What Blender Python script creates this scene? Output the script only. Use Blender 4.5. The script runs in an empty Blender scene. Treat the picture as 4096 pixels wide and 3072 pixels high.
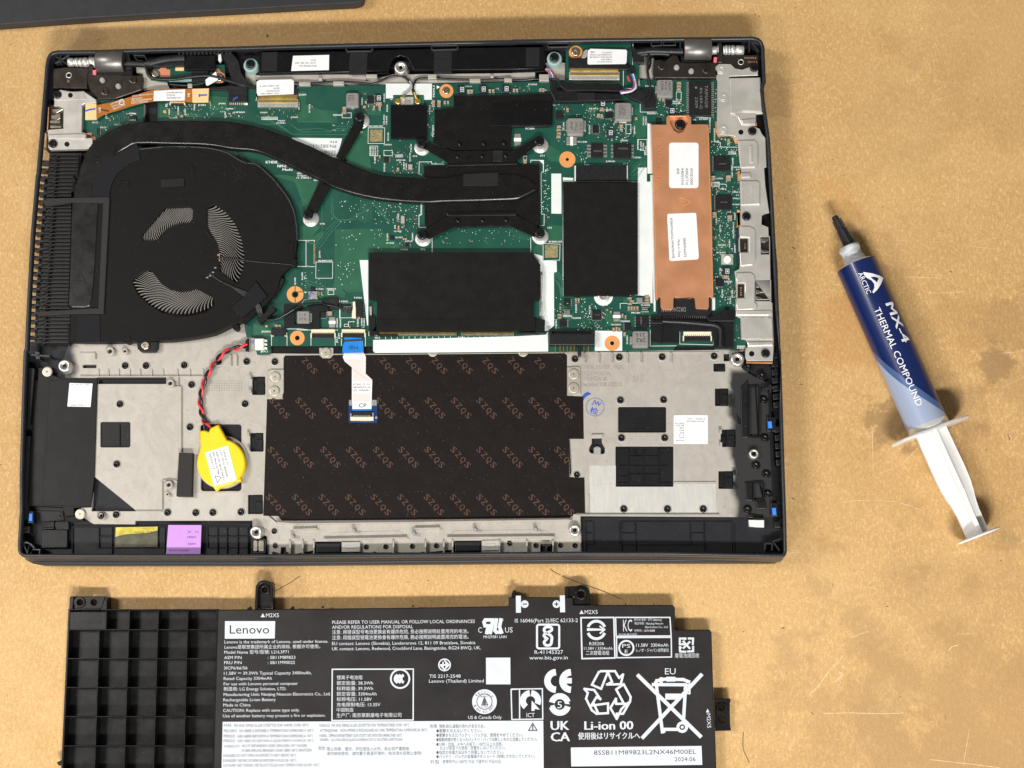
import bpy, math, random
from mathutils import Vector, Matrix
from mathutils.geometry import tessellate_polygon
random.seed(7)
SC = bpy.context.scene
COL = SC.collection
# ---------------- camera (1 unit = 1 cm; the table top is z = 0) ----------------
CR = Matrix(((0.99908432, -0.00549923, -0.04242965), (0.01379414, 0.9801508, 0.19777293), (0.04049985, -0.19817712, 0.97932915)))
CC = Vector((23.0819, -4.7347, 58.3954 + 1.75))
FPX = 5680.0
cam_d = bpy.data.cameras.new('camera')
cam = bpy.data.objects.new('camera', cam_d)
COL.objects.link(cam)
cam_d.sensor_width = 36.0
cam_d.lens = FPX / 4096 * 36.0
cam_d.clip_start = 1.0
cam_d.clip_end = 1000
cam.matrix_world = Matrix.Translation(CC) @ CR.transposed().to_4x4()
SC.camera = cam
# ---------------- world and lamps: an indoor ceiling with tube lights ----------------
W = bpy.data.worlds.new('World')
SC.world = W
W.use_nodes = True
W.node_tree.nodes['Background'].inputs[0].default_value = (1.0, 0.965, 0.92, 1)
W.node_tree.nodes['Background'].inputs[1].default_value = 0.15
SC.view_settings.view_transform = 'Standard'
SC.view_settings.look = 'None'
SC.view_settings.exposure = 0.2
SC.view_settings.gamma = 1.0


def area(name, loc, target, sx, sy, power, color, rot=0):
    d = bpy.data.lights.new(name, 'AREA')
    d.shape = 'RECTANGLE'
    d.size, d.size_y = sx, sy
    d.energy = power
    d.color = color
    o = bpy.data.objects.new(name, d)
    COL.objects.link(o)
    q = (Vector(target) - Vector(loc)).to_track_quat('-Z', 'Y')
    o.matrix_world = Matrix.Translation(loc) @ (q.to_matrix() @ Matrix.Rotation(rot, 3, 'Z')).to_4x4()
    return o


area('ceiling_lamp', (38, -92, 104), (16, 8, 0), 46, 8, 205000, (1.0, 0.965, 0.915))
area('ceiling_lamp', (-95, 25, 140), (14, 12, 0), 60, 26, 140000, (1.0, 0.955, 0.90), 1.2)
area('ceiling_lamp', (-42, -92, 106), (14, 8, 0), 40, 8, 75000, (1.0, 0.965, 0.92))

# ---------------- picture frames: where the zoomed views of the photo sit ----------------
FR = {'A': (0, 0, .46293), 'B': (1024, 0, .46293), 'C': (2048, 0, .46293), 'C2': (2500, 300, .36166), 'D': (0, 700, .46293),
      'E': (1024, 700, .46293), 'F': (2048, 700, .46293), 'G': (3072, 700, .46293), 'H': (0, 1400, .46293), 'I': (1024, 1400, .46293),
      'J': (2048, 1400, .46293), 'K': (3072, 1400, .46293), 'L': (200, 2304, .46293), 'M': (1124, 2304, .46293), 'N': (2048, 2304, .46293),
      'O': (3072, 2304, .46293), 'R': (2750, 850, .36166), 'S': (2800, 1350, .48193), 'Q': (40, 2000, .46293), 'U': (1000, 2000, .6103),
      'V': (2200, 1950, .45208), 'W': (2100, 1150, .40687), 'X': (1450, 500, .36166), 'Y': (900, 1100, .27125), 'B2': (500, 180, .22604),
      'A2': (180, 480, .18083), 'Z': (0, 0, 1.85172)}


def fp(f, x, y):
    a = FR[f]
    return (a[0] + x * a[2], a[1] + y * a[2])


def pl(s):
    """'A:1,2 3,4 B:5,6' -> list of photo points"""
    out = []
    f = 'Z'
    for t in s.split():
        if ':' in t:
            f, t = t.split(':')
        x, y = t.split(',')
        out.append(fp(f, float(x), float(y)))
    return out


def P(q, z=0.0):
    """the point at height z that the photo point q shows"""
    d = CR.transposed() @ Vector(((q[0] - 2048) / FPX, -(q[1] - 1536) / FPX, -1.0))
    k = (z - CC.z) / d.z
    return CC + d * k


def rr(f, x0, y0, x1, y1, r=0, n=3):
    """(rounded) rectangle in frame f as photo points"""
    if r <= 0:
        return [fp(f, x0, y0), fp(f, x1, y0), fp(f, x1, y1), fp(f, x0, y1)]
    out = []
    for cx, cy, a0 in ((x1 - r, y0 + r, -90), (x1 - r, y1 - r, 0), (x0 + r, y1 - r, 90), (x0 + r, y0 + r, 180)):
        for i in range(n + 1):
            a = math.radians(a0 + 90 * i / n)
            out.append(fp(f, cx + r * math.cos(a), cy + r * math.sin(a)))
    return out


def circ(f, x, y, r, n=20, a0=0, a1=360):
    m = n if a1 - a0 == 360 else n + 1
    return [fp(f, x + r * math.cos(math.radians(a0 + (a1 - a0) * i / n)), y + r * math.sin(math.radians(a0 + (a1 - a0) * i / n))) for i in range(m)]


def smooth(pts, n=6, closed=False):
    """Catmull-Rom through 2D or 3D points"""
    pts = [Vector(p) for p in pts]
    m = len(pts)
    out = []
    for i in range(m if closed else m - 1):
        if closed:
            a, b, c, d = pts[(i - 1) % m], pts[i], pts[(i + 1) % m], pts[(i + 2) % m]
        else:
            a, b, c, d = pts[max(i - 1, 0)], pts[i], pts[i + 1], pts[min(i + 2, m - 1)]
        for k in range(n):
            t = k / n
            out.append(0.5 * ((2 * b) + (c - a) * t + (2 * a - 5 * b + 4 * c - d) * t * t + (3 * b - a - 3 * c + d) * t ** 3))
    if not closed:
        out.append(pts[-1])
    return out


# ---------------- materials ----------------
MATS = {}


def mat(name, col, rough=.5, metal=0., var=.08, nscale=2., bump=0., bscale=20., spec=.5, coat=0., fine=0., trans=0., stretch=None):
    m = bpy.data.materials.new(name)
    m.use_nodes = True
    nt = m.node_tree
    b = nt.nodes['Principled BSDF']
    b.inputs['Roughness'].default_value = rough
    b.inputs['Metallic'].default_value = metal
    b.inputs['Specular IOR Level'].default_value = spec
    b.inputs['Coat Weight'].default_value = coat
    if trans:
        b.inputs['Transmission Weight'].default_value = trans
    geo = nt.nodes.new('ShaderNodeNewGeometry')
    src = geo.outputs['Position']
    if stretch:
        mp = nt.nodes.new('ShaderNodeMapping')
        mp.inputs['Scale'].default_value = stretch
        nt.links.new(src, mp.inputs['Vector'])
        src = mp.outputs['Vector']
    n = nt.nodes.new('ShaderNodeTexNoise')
    n.inputs['Scale'].default_value = nscale
    n.inputs['Detail'].default_value = 5
    nt.links.new(src, n.inputs['Vector'])
    mr = nt.nodes.new('ShaderNodeMapRange')
    mr.inputs['From Min'].default_value = .3
    mr.inputs['From Max'].default_value = .7
    mr.inputs['To Min'].default_value = 1 - var
    mr.inputs['To Max'].default_value = 1 + var
    nt.links.new(n.outputs['Fac'], mr.inputs['Value'])
    vm = nt.nodes.new('ShaderNodeVectorMath')
    vm.operation = 'SCALE'
    vm.inputs[0].default_value = col[:3]
    nt.links.new(mr.outputs['Result'], vm.inputs['Scale'])
    nt.links.new(vm.outputs['Vector'], b.inputs['Base Color'])
    rg = nt.nodes.new('ShaderNodeMapRange')
    rg.inputs['To Min'].default_value = max(rough - .1, .02)
    rg.inputs['To Max'].default_value = min(rough + .12, 1)
    nt.links.new(n.outputs['Fac'], rg.inputs['Value'])
    nt.links.new(rg.outputs['Result'], b.inputs['Roughness'])
    if fine:   # tiny pale dust specks
        v = nt.nodes.new('ShaderNodeTexNoise')
        v.inputs['Scale'].default_value = 22
        v.inputs['Detail'].default_value = 1
        nt.links.new(src, v.inputs['Vector'])
        cr = nt.nodes.new('ShaderNodeMapRange')
        cr.inputs['From Min'].default_value = .74
        cr.inputs['From Max'].default_value = .80
        cr.inputs['To Max'].default_value = fine
        nt.links.new(v.outputs['Fac'], cr.inputs['Value'])
        mx = nt.nodes.new('ShaderNodeMix')
        mx.data_type = 'RGBA'
        mx.inputs[7].default_value = (.45, .43, .4, 1)
        nt.links.new(cr.outputs['Result'], mx.inputs[0])
        nt.links.new(vm.outputs['Vector'], mx.inputs[6])
        nt.links.new(mx.outputs[2], b.inputs['Base Color'])
    if bump:
        n2 = nt.nodes.new('ShaderNodeTexNoise')
        n2.inputs['Scale'].default_value = bscale
        n2.inputs['Detail'].default_value = 3
        nt.links.new(src, n2.inputs['Vector'])
        bp = nt.nodes.new('ShaderNodeBump')
        bp.inputs['Strength'].default_value = bump
        bp.inputs['Distance'].default_value = .02
        nt.links.new(n2.outputs['Fac'], bp.inputs['Height'])
        nt.links.new(bp.outputs['Normal'], b.inputs['Normal'])
    MATS[name] = m
    return m


mat('rim_plastic', (.021, .023, .027), .34, spec=.4, bump=.15, bscale=60)
mat('outer_shell', (.026, .027, .031), .48, spec=.35, bump=.2, bscale=70, fine=.3)
mat('black_plastic', (.0075, .008, .0092), .42, spec=.28, bump=.15, bscale=40, fine=.3)
mat('tray_plastic', (.0105, .0115, .0145), .5, spec=.3, bump=.25, bscale=50, fine=.35)
mat('keyboard_film', (.0105, .0078, .0068), .5, spec=.14, bump=.08, bscale=30, fine=.3)
mat('black_film', (.0078, .0074, .0074), .42, spec=.22, bump=.05, bscale=3, fine=.1)
mat('black_gloss', (.004, .004, .0045), .3, spec=.3, fine=.2)
mat('fan_cover', (.0078, .0073, .0068), .5, spec=.12, bump=.06, bscale=90, fine=.25)
mat('pipe_black', (.0036, .0034, .0034), .27, spec=.55, bump=.03, bscale=40, fine=.25)
mat('fin_black', (.016, .015, .0145), .45, spec=.35, var=.4, nscale=12)
mat('blade_metal', (.33, .31, .29), .35, .4)
mat('foam', (.034, .032, .031), .95, spec=.2, var=.3, nscale=30, bump=.8, bscale=45)
mat('cloth_tape', (.015, .0152, .017), .6, spec=.15, bump=.4, bscale=60)
mat('soft_tape', (.010, .010, .0115), .42, spec=.4, var=.3, bump=.6, bscale=6)
mat('steel', (.60, .58, .54), .34, .6, var=.10, nscale=1.5, bump=.05, bscale=30)
mat('shield_steel', (.58, .56, .52), .34, .5, var=.1, nscale=1.2, bump=.05, bscale=40)
mat('bright_steel', (.66, .65, .62), .36, .6, var=.1)
mat('dark_nickel', (.085, .07, .06), .3, .85, var=.15, bump=.08, bscale=30)
mat('hinge_metal', (.20, .19, .18), .38, .75, var=.08)
mat('screw_black', (.02, .02, .023), .28, .6)
mat('screw_silver', (.5, .45, .37), .3, 1.)
mat('screw_head_flat', (.48, .45, .38), .4, .5, var=.08, nscale=8)
mat('alu', (.62, .60, .57), .35, .8, var=.12, nscale=6)
mat('pcb', (.007, .066, .045), .33, var=.12, nscale=1.2, coat=.3)
mat('pcb_pour', (.018, .100, .055), .36, var=.10, nscale=1.5, coat=.2)
mat('pcb_trace', (.040, .150, .098), .35, var=.1)
mat('pcb_blue', (.008, .035, .14), .3)
mat('teal', (.22, .42, .38), .5)
mat('pad_orange', (.78, .34, .11), .42, .25, var=.06)
mat('solder_mask_pink', (.55, .20, .11), .5)
mat('copper', (.69, .325, .168), .36, .55, var=.10, nscale=1.1, bump=.12, bscale=7, coat=.1)
mat('silkscreen', (.75, .78, .76), .6, var=.05)
mat('white_film', (.66, .71, .70), .45, var=.04, nscale=1.5)
mat('label_white', (.73, .74, .76), .45, var=.03)
mat('battery_white', (.56, .60, .65), .45, var=.04)
mat('battery_skin', (.0165, .0150, .0155), .36, spec=.4, var=.10, nscale=.6, bump=.45, bscale=.9, fine=.15)
mat('ink_black', (.02, .02, .03), .6)
mat('ink_grey', (.055, .06, .075), .6)
mat('ink_blue', (.02, .08, .45), .6)
mat('ink_szqs', (.080, .044, .034), .5, spec=.25)
mat('kapton', (.36, .125, .015), .3, var=.12, coat=.5)
mat('stiffener', (.72, .52, .25), .4, var=.05)
mat('gold', (.80, .55, .16), .25, .9)
mat('cream', (.70, .65, .48), .45)
mat('cream_white', (.72, .73, .66), .45)
mat('chip_black', (.011, .0115, .013), .42, spec=.35, var=.15, nscale=8, bump=.05, bscale=50)
mat('chip_print', (.17, .16, .15), .6)
mat('inductor', (.24, .23, .22), .5, .2, var=.08, nscale=9)
mat('solder', (.66, .66, .62), .3, .85, var=.15, nscale=12)
mat('ceramic', (.38, .24, .12), .5, var=.2, nscale=15)
mat('tantalum', (.016, .022, .035), .35)
mat('yellow', (.84, .56, .006), .38, var=.04, bump=.12, bscale=3)
mat('yellow_clear', (.52, .44, .05), .3, var=.3, nscale=3)
mat('smoke_clear', (.07, .065, .035), .3, var=.3, nscale=3)
mat('purple', (.50, .25, .72), .45, var=.03)
mat('wire_red', (.62, .03, .035), .35)
mat('wire_black', (.013, .013, .015), .32)
mat('wire_white', (.6, .6, .62), .4)
mat('wire_blue', (.06, .12, .45), .4)
mat('blue_tab', (.005, .19, .60), .4, var=.05)
mat('blue_rubber', (.03, .20, .75), .5)
mat('ribbon_pink', (.72, .60, .585), .4, var=.03)
mat('ribbon_white', (.72, .73, .74), .4, var=.03)
mat('pink_rubber', (.75, .16, .20), .5)
mat('mint_rubber', (.27, .40, .37), .5)
mat('grey_plastic', (.30, .30, .29), .5)
mat('syringe_white', (.74, .74, .73), .38, var=.02)
mat('syringe_clear', (.70, .70, .69), .3, var=.06, nscale=2, trans=.45)
mat('syringe_paste', (.42, .44, .47), .45, var=.3, nscale=4, stretch=(1, 2.5, 1))
mat('cap_black', (.012, .012, .013), .35, bump=.1)
mat('fibre', (.03, .025, .02), .6)
mat('code_gold', (.24, .20, .10), .5, var=.45, nscale=14)
mat('engrave', (.27, .25, .22), .6, .2)
mat('battery_frame', (.0048, .0048, .005), .32, spec=.4, var=.25, nscale=2, bump=.1, bscale=10, fine=.2)
mat('soft_sheen', (.46, .44, .40), .5, .35, var=.06, nscale=2, bump=.2, bscale=40)
mat('sheen_pad', (.56, .55, .52), .45, .35, var=.05, nscale=3, bump=.3, bscale=60, stretch=(3, .5, 1))


class NB:
    """small helper for node trees"""
    def __init__(s, nt):
        s.nt = nt

    def n(s, t, **kw):
        x = s.nt.nodes.new(t)
        for k, v in kw.items():
            setattr(x, k, v)
        return x

    def val(s, sock, v):
        if hasattr(v, 'is_output') or hasattr(v, 'links'):
            s.nt.links.new(v, sock)
        else:
            sock.default_value = v

    def math(s, op, a, b=0., clamp=False):
        x = s.n('ShaderNodeMath', operation=op, use_clamp=clamp)
        s.val(x.inputs[0], a)
        s.val(x.inputs[1], b)
        return x.outputs[0]

    def ramp(s, v, a, b, c=0., d=1.):
        x = s.n('ShaderNodeMapRange', interpolation_type='SMOOTHSTEP')
        s.val(x.inputs['Value'], v)
        for k, q in zip(('From Min', 'From Max', 'To Min', 'To Max'), (a, b, c, d)):
            x.inputs[k].default_value = q
        return x.outputs[0]

    def noise(s, vec, scale, detail=4, rough=.5, dist=0.):
        x = s.n('ShaderNodeTexNoise')
        x.inputs['Scale'].default_value = scale
        x.inputs['Detail'].default_value = detail
        x.inputs['Roughness'].default_value = rough
        x.inputs['Distortion'].default_value = dist
        s.nt.links.new(vec, x.inputs['Vector'])
        return x.outputs['Fac']

    def mix(s, f, a, b, mode='MIX'):
        x = s.n('ShaderNodeMix', data_type='RGBA', blend_type=mode)
        s.val(x.inputs[0], f)
        s.val(x.inputs[6], a if hasattr(a, 'links') else (*a, 1))
        s.val(x.inputs[7], b if hasattr(b, 'links') else (*b, 1))
        return x.outputs[2]

    def mapping(s, vec, sc, rot=0.):
        x = s.n('ShaderNodeMapping')
        x.inputs['Scale'].default_value = sc
        x.inputs['Rotation'].default_value = (0, 0, rot)
        s.nt.links.new(vec, x.inputs['Vector'])
        return x.outputs[0]


def custom(name):
    m = bpy.data.materials.new(name)
    m.use_nodes = True
    MATS[name] = m
    nb = NB(m.node_tree)
    return nb, m.node_tree.nodes['Principled BSDF'], nb.n('ShaderNodeNewGeometry').outputs['Position']


# hardboard table top: fibres, dents, stains, scuffs, and light falloff painted into the lower right
nb, bs, pos = custom('hardboard')
big = nb.noise(pos, .055, 3)
mid = nb.noise(pos, .5, 5, .6)
fib = nb.noise(nb.mapping(pos, (1, .5, 1), .5), 9.5, 5, .8, .6)
fib2 = nb.noise(nb.mapping(pos, (.6, 1.1, 1), -.3), 15, 3, .8, .4)
c = nb.mix(nb.ramp(big, .35, .65), (.465, .282, .110), (.55, .352, .148))
c = nb.mix(nb.ramp(mid, .38, .7, 0, .40), c, (.43, .25, .085))
c = nb.mix(nb.ramp(fib, .44, .70, 0, .75), c, (.72, .50, .245))
c = nb.mix(nb.ramp(fib2, .52, .74, 0, .62), c, (.25, .14, .045))
speck = nb.noise(pos, 7.5, 2, .5, 1.5)
c = nb.mix(nb.ramp(speck, .70, .78, 0, .7), c, (.74, .56, .33))
c = nb.mix(nb.ramp(nb.noise(pos, 4.2, 1, .5, .8), .765, .80, 0, .8), c, (.10, .055, .022))
# thin pale scuffs where two stretched noises cross a level
for ang, sc, th in ((.15, .33, .012), (1.35, .27, .010), (-.6, .4, .010), (2.2, .23, .008)):
    u = nb.noise(nb.mapping(pos, (.35, 1.6, 1), ang), sc, 1.2, .4, .3)
    line = nb.math('SUBTRACT', 1., nb.ramp(nb.math('ABSOLUTE', nb.math('SUBTRACT', u, .5)), 0., th * .28))
    gate = nb.ramp(nb.noise(nb.mapping(pos, (1, 1, 1), ang), .33, 2), .58, .66)
    c = nb.mix(nb.math('MULTIPLY', nb.math('MULTIPLY', line, gate), .45), c, (.72, .55, .33))
sx = nb.n('ShaderNodeSeparateXYZ')
nb.nt.links.new(pos, sx.inputs[0])
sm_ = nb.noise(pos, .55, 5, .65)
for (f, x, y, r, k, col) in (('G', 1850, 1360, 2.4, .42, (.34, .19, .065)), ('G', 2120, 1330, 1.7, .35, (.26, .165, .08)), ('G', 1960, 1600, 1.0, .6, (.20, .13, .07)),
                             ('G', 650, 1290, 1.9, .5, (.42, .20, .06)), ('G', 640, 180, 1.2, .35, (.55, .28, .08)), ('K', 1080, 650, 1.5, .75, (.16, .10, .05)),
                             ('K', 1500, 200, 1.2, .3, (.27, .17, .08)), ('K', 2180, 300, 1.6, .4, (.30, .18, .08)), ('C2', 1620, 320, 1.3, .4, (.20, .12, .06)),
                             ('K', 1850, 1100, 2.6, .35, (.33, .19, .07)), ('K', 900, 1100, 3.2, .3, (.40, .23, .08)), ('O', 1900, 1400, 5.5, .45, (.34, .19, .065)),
                             ('O', 900, 1500, 6., .3, (.36, .22, .10)), ('O', 1700, 1000, 7.5, .4, (.37, .235, .11)), ('K', 1700, 560, 1.4, .3, (.32, .19, .08)), ('G', 1400, 600, 2.6, .2, (.36, .22, .1)),  # broad 'O' blobs: browner board tone plus light falloff painted into the colour
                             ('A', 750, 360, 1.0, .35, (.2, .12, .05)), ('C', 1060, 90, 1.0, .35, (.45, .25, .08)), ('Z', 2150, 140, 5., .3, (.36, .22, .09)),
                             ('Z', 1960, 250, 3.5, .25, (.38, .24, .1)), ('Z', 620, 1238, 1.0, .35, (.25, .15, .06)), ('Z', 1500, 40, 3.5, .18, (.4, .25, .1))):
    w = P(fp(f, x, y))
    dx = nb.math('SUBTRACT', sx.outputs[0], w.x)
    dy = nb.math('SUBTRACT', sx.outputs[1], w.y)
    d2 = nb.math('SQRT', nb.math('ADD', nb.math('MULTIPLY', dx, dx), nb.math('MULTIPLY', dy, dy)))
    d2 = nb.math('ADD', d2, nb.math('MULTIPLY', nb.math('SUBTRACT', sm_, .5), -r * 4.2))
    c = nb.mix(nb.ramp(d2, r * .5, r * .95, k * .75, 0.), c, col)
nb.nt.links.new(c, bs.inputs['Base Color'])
nb.val(bs.inputs['Roughness'], nb.ramp(mid, .3, .7, .5, .68))
bs.inputs['Specular IOR Level'].default_value = .35
bp = nb.n('ShaderNodeBump')
bp.inputs['Strength'].default_value = .55
bp.inputs['Distance'].default_value = .02
nb.nt.links.new(nb.math('ADD', nb.math('MULTIPLY', fib, .8), nb.noise(pos, 3.2, 6, .8)), bp.inputs['Height'])
nb.nt.links.new(bp.outputs[0], bs.inputs['Normal'])

# cast magnesium deck, sprayed black towards the port side and round two corners
nb, bs, pos = custom('cast_magnesium')
n1 = nb.noise(nb.mapping(pos, (1, .7, 1), .4), 1.1, 6, .62, 1.6)
n2 = nb.noise(pos, 6, 4, .6)
c = nb.mix(nb.ramp(n1, .3, .7), (.385, .362, .325), (.44, .415, .37))
c = nb.mix(nb.ramp(n2, .55, .75, 0, .35), c, (.24, .22, .19))
sx = nb.n('ShaderNodeSeparateXYZ')
nb.nt.links.new(pos, sx.inputs[0])
wob = nb.math('MULTIPLY', nb.math('SUBTRACT', nb.noise(pos, .8, 3), .5), .9)
xb = P(fp('J', 1880, 700), 1.22).x
yb0 = P(fp('J', 1880, 170), 1.22).y
f1 = nb.ramp(nb.math('ADD', sx.outputs[0], wob), xb - .12, xb + .22)
f1 = nb.math('MULTIPLY', f1, nb.ramp(sx.outputs[1], yb0 + .2, yb0 - .2))
cor = P(fp('H', 650, 100), 1.22)
f2 = nb.math('MULTIPLY', nb.ramp(nb.math('ADD', sx.outputs[0], wob), cor.x + .25, cor.x - .2), nb.ramp(sx.outputs[1], cor.y - 1.0, cor.y - .6))
co2 = P(fp('H', 770, 1450), 1.22)
f3 = nb.math('MULTIPLY', nb.ramp(nb.math('ADD', sx.outputs[0], wob), co2.x + .15, co2.x - .25), nb.ramp(sx.outputs[1], co2.y + .2, co2.y - .2))
f = nb.math('MAXIMUM', nb.math('MAXIMUM', f1, f2), f3, True)
c = nb.mix(f, c, (.018, .018, .019))
nb.nt.links.new(c, bs.inputs['Base Color'])
nb.val(bs.inputs['Metallic'], nb.ramp(f, 0, 1, .25, 0.))
bs.inputs['Roughness'].default_value = .5
bp = nb.n('ShaderNodeBump')
bp.inputs['Strength'].default_value = .4
bp.inputs['Distance'].default_value = .03
nb.nt.links.new(nb.math('ADD', n1, nb.math('MULTIPLY', n2, .12)), bp.inputs['Height'])
nb.nt.links.new(bp.outputs[0], bs.inputs['Normal'])

# ribbed tape over the heat pipe and fan wires
def ribbed(name, ang, pitch):
    nb, bs, pos = custom(name)
    w = nb.n('ShaderNodeTexWave', wave_type='BANDS', bands_direction='X')
    w.inputs['Scale'].default_value = 1. / pitch * .314 * 2
    w.inputs['Distortion'].default_value = .3
    nb.nt.links.new(nb.mapping(pos, (1, 1, 1), ang), w.inputs['Vector'])
    c = nb.mix(nb.ramp(w.outputs['Fac'], .3, .8), (.003, .003, .004), (.024, .024, .028))
    nb.nt.links.new(c, bs.inputs['Base Color'])
    bs.inputs['Roughness'].default_value = .6
    bs.inputs['Specular IOR Level'].default_value = .12
    bp = nb.n('ShaderNodeBump')
    bp.inputs['Strength'].default_value = .4
    bp.inputs['Distance'].default_value = .02
    nb.nt.links.new(w.outputs['Fac'], bp.inputs['Height'])
    nb.nt.links.new(bp.outputs[0], bs.inputs['Normal'])


ribbed('ribbed_tape', 1.15, .10)
ribbed('ribbed_tape_low', 1.5708, .085)
ribbed('wire_tape', -.65, .06)

# printed sleeve of the syringe: navy, then two paler wedges (uv: x round the barrel, y along it)
nb = NB(bpy.data.materials.new('syringe_label').node_tree) if False else None
m = bpy.data.materials.new('syringe_label')
m.use_nodes = True
MATS['syringe_label'] = m
nb = NB(m.node_tree)
bs = m.node_tree.nodes['Principled BSDF']
uv = nb.n('ShaderNodeUVMap')
sx = nb.n('ShaderNodeSeparateXYZ')
nb.nt.links.new(uv.outputs[0], sx.inputs[0])
s_, t_ = sx.outputs[0], sx.outputs[1]        # s: across, -1 (left) .. 1 (right); t: 0 at the nozzle end .. 1
s1 = nb.math('ADD', s_, 1.)
cv1 = nb.math('ADD', .50, nb.math('MULTIPLY', nb.math('POWER', s1, .62), .30))
cv2 = nb.math('ADD', .553, nb.math('MULTIPLY', nb.math('POWER', s1, .55), .31))
k1 = nb.ramp(nb.math('SUBTRACT', t_, cv1), -.002, .002)
k2 = nb.ramp(nb.math('SUBTRACT', t_, cv2), -.002, .002)
c = nb.mix(k1, (.003, .013, .082), (.05, .10, .235))
c = nb.mix(k2, c, (.27, .325, .45))
nb.nt.links.new(c, bs.inputs['Base Color'])
bs.inputs['Roughness'].default_value = .3
bs.inputs['Coat Weight'].default_value = .3

# ---------------- mesh builder ----------------
LOC = {}


def inset(pts, d):
    """offset a closed 2D loop inwards by d"""
    n = len(pts)
    ar = sum(pts[i].x * pts[(i + 1) % n].y - pts[(i + 1) % n].x * pts[i].y for i in range(n))
    s = 1 if ar > 0 else -1
    out = []
    for i in range(n):
        a, b, c = pts[i - 1], pts[i], pts[(i + 1) % n]
        e1 = Vector((b.x - a.x, b.y - a.y))
        e2 = Vector((c.x - b.x, c.y - b.y))
        if e1.length < 1e-7 or e2.length < 1e-7:
            e1 = e1 if e1.length > e2.length else e2
            e2 = e1
        e1.normalize()
        e2.normalize()
        n1 = Vector((-e1.y, e1.x)) * s
        n2 = Vector((-e2.y, e2.x)) * s
        m_ = n1 + n2
        if m_.length < 1e-4:
            m_ = n1
        m_.normalize()
        k = d / max(m_.dot(n1), .4)
        out.append(Vector((b.x + m_.x * k, b.y + m_.y * k, b.z)))
    return out


TEXTQ = []
LATE = []


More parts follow.
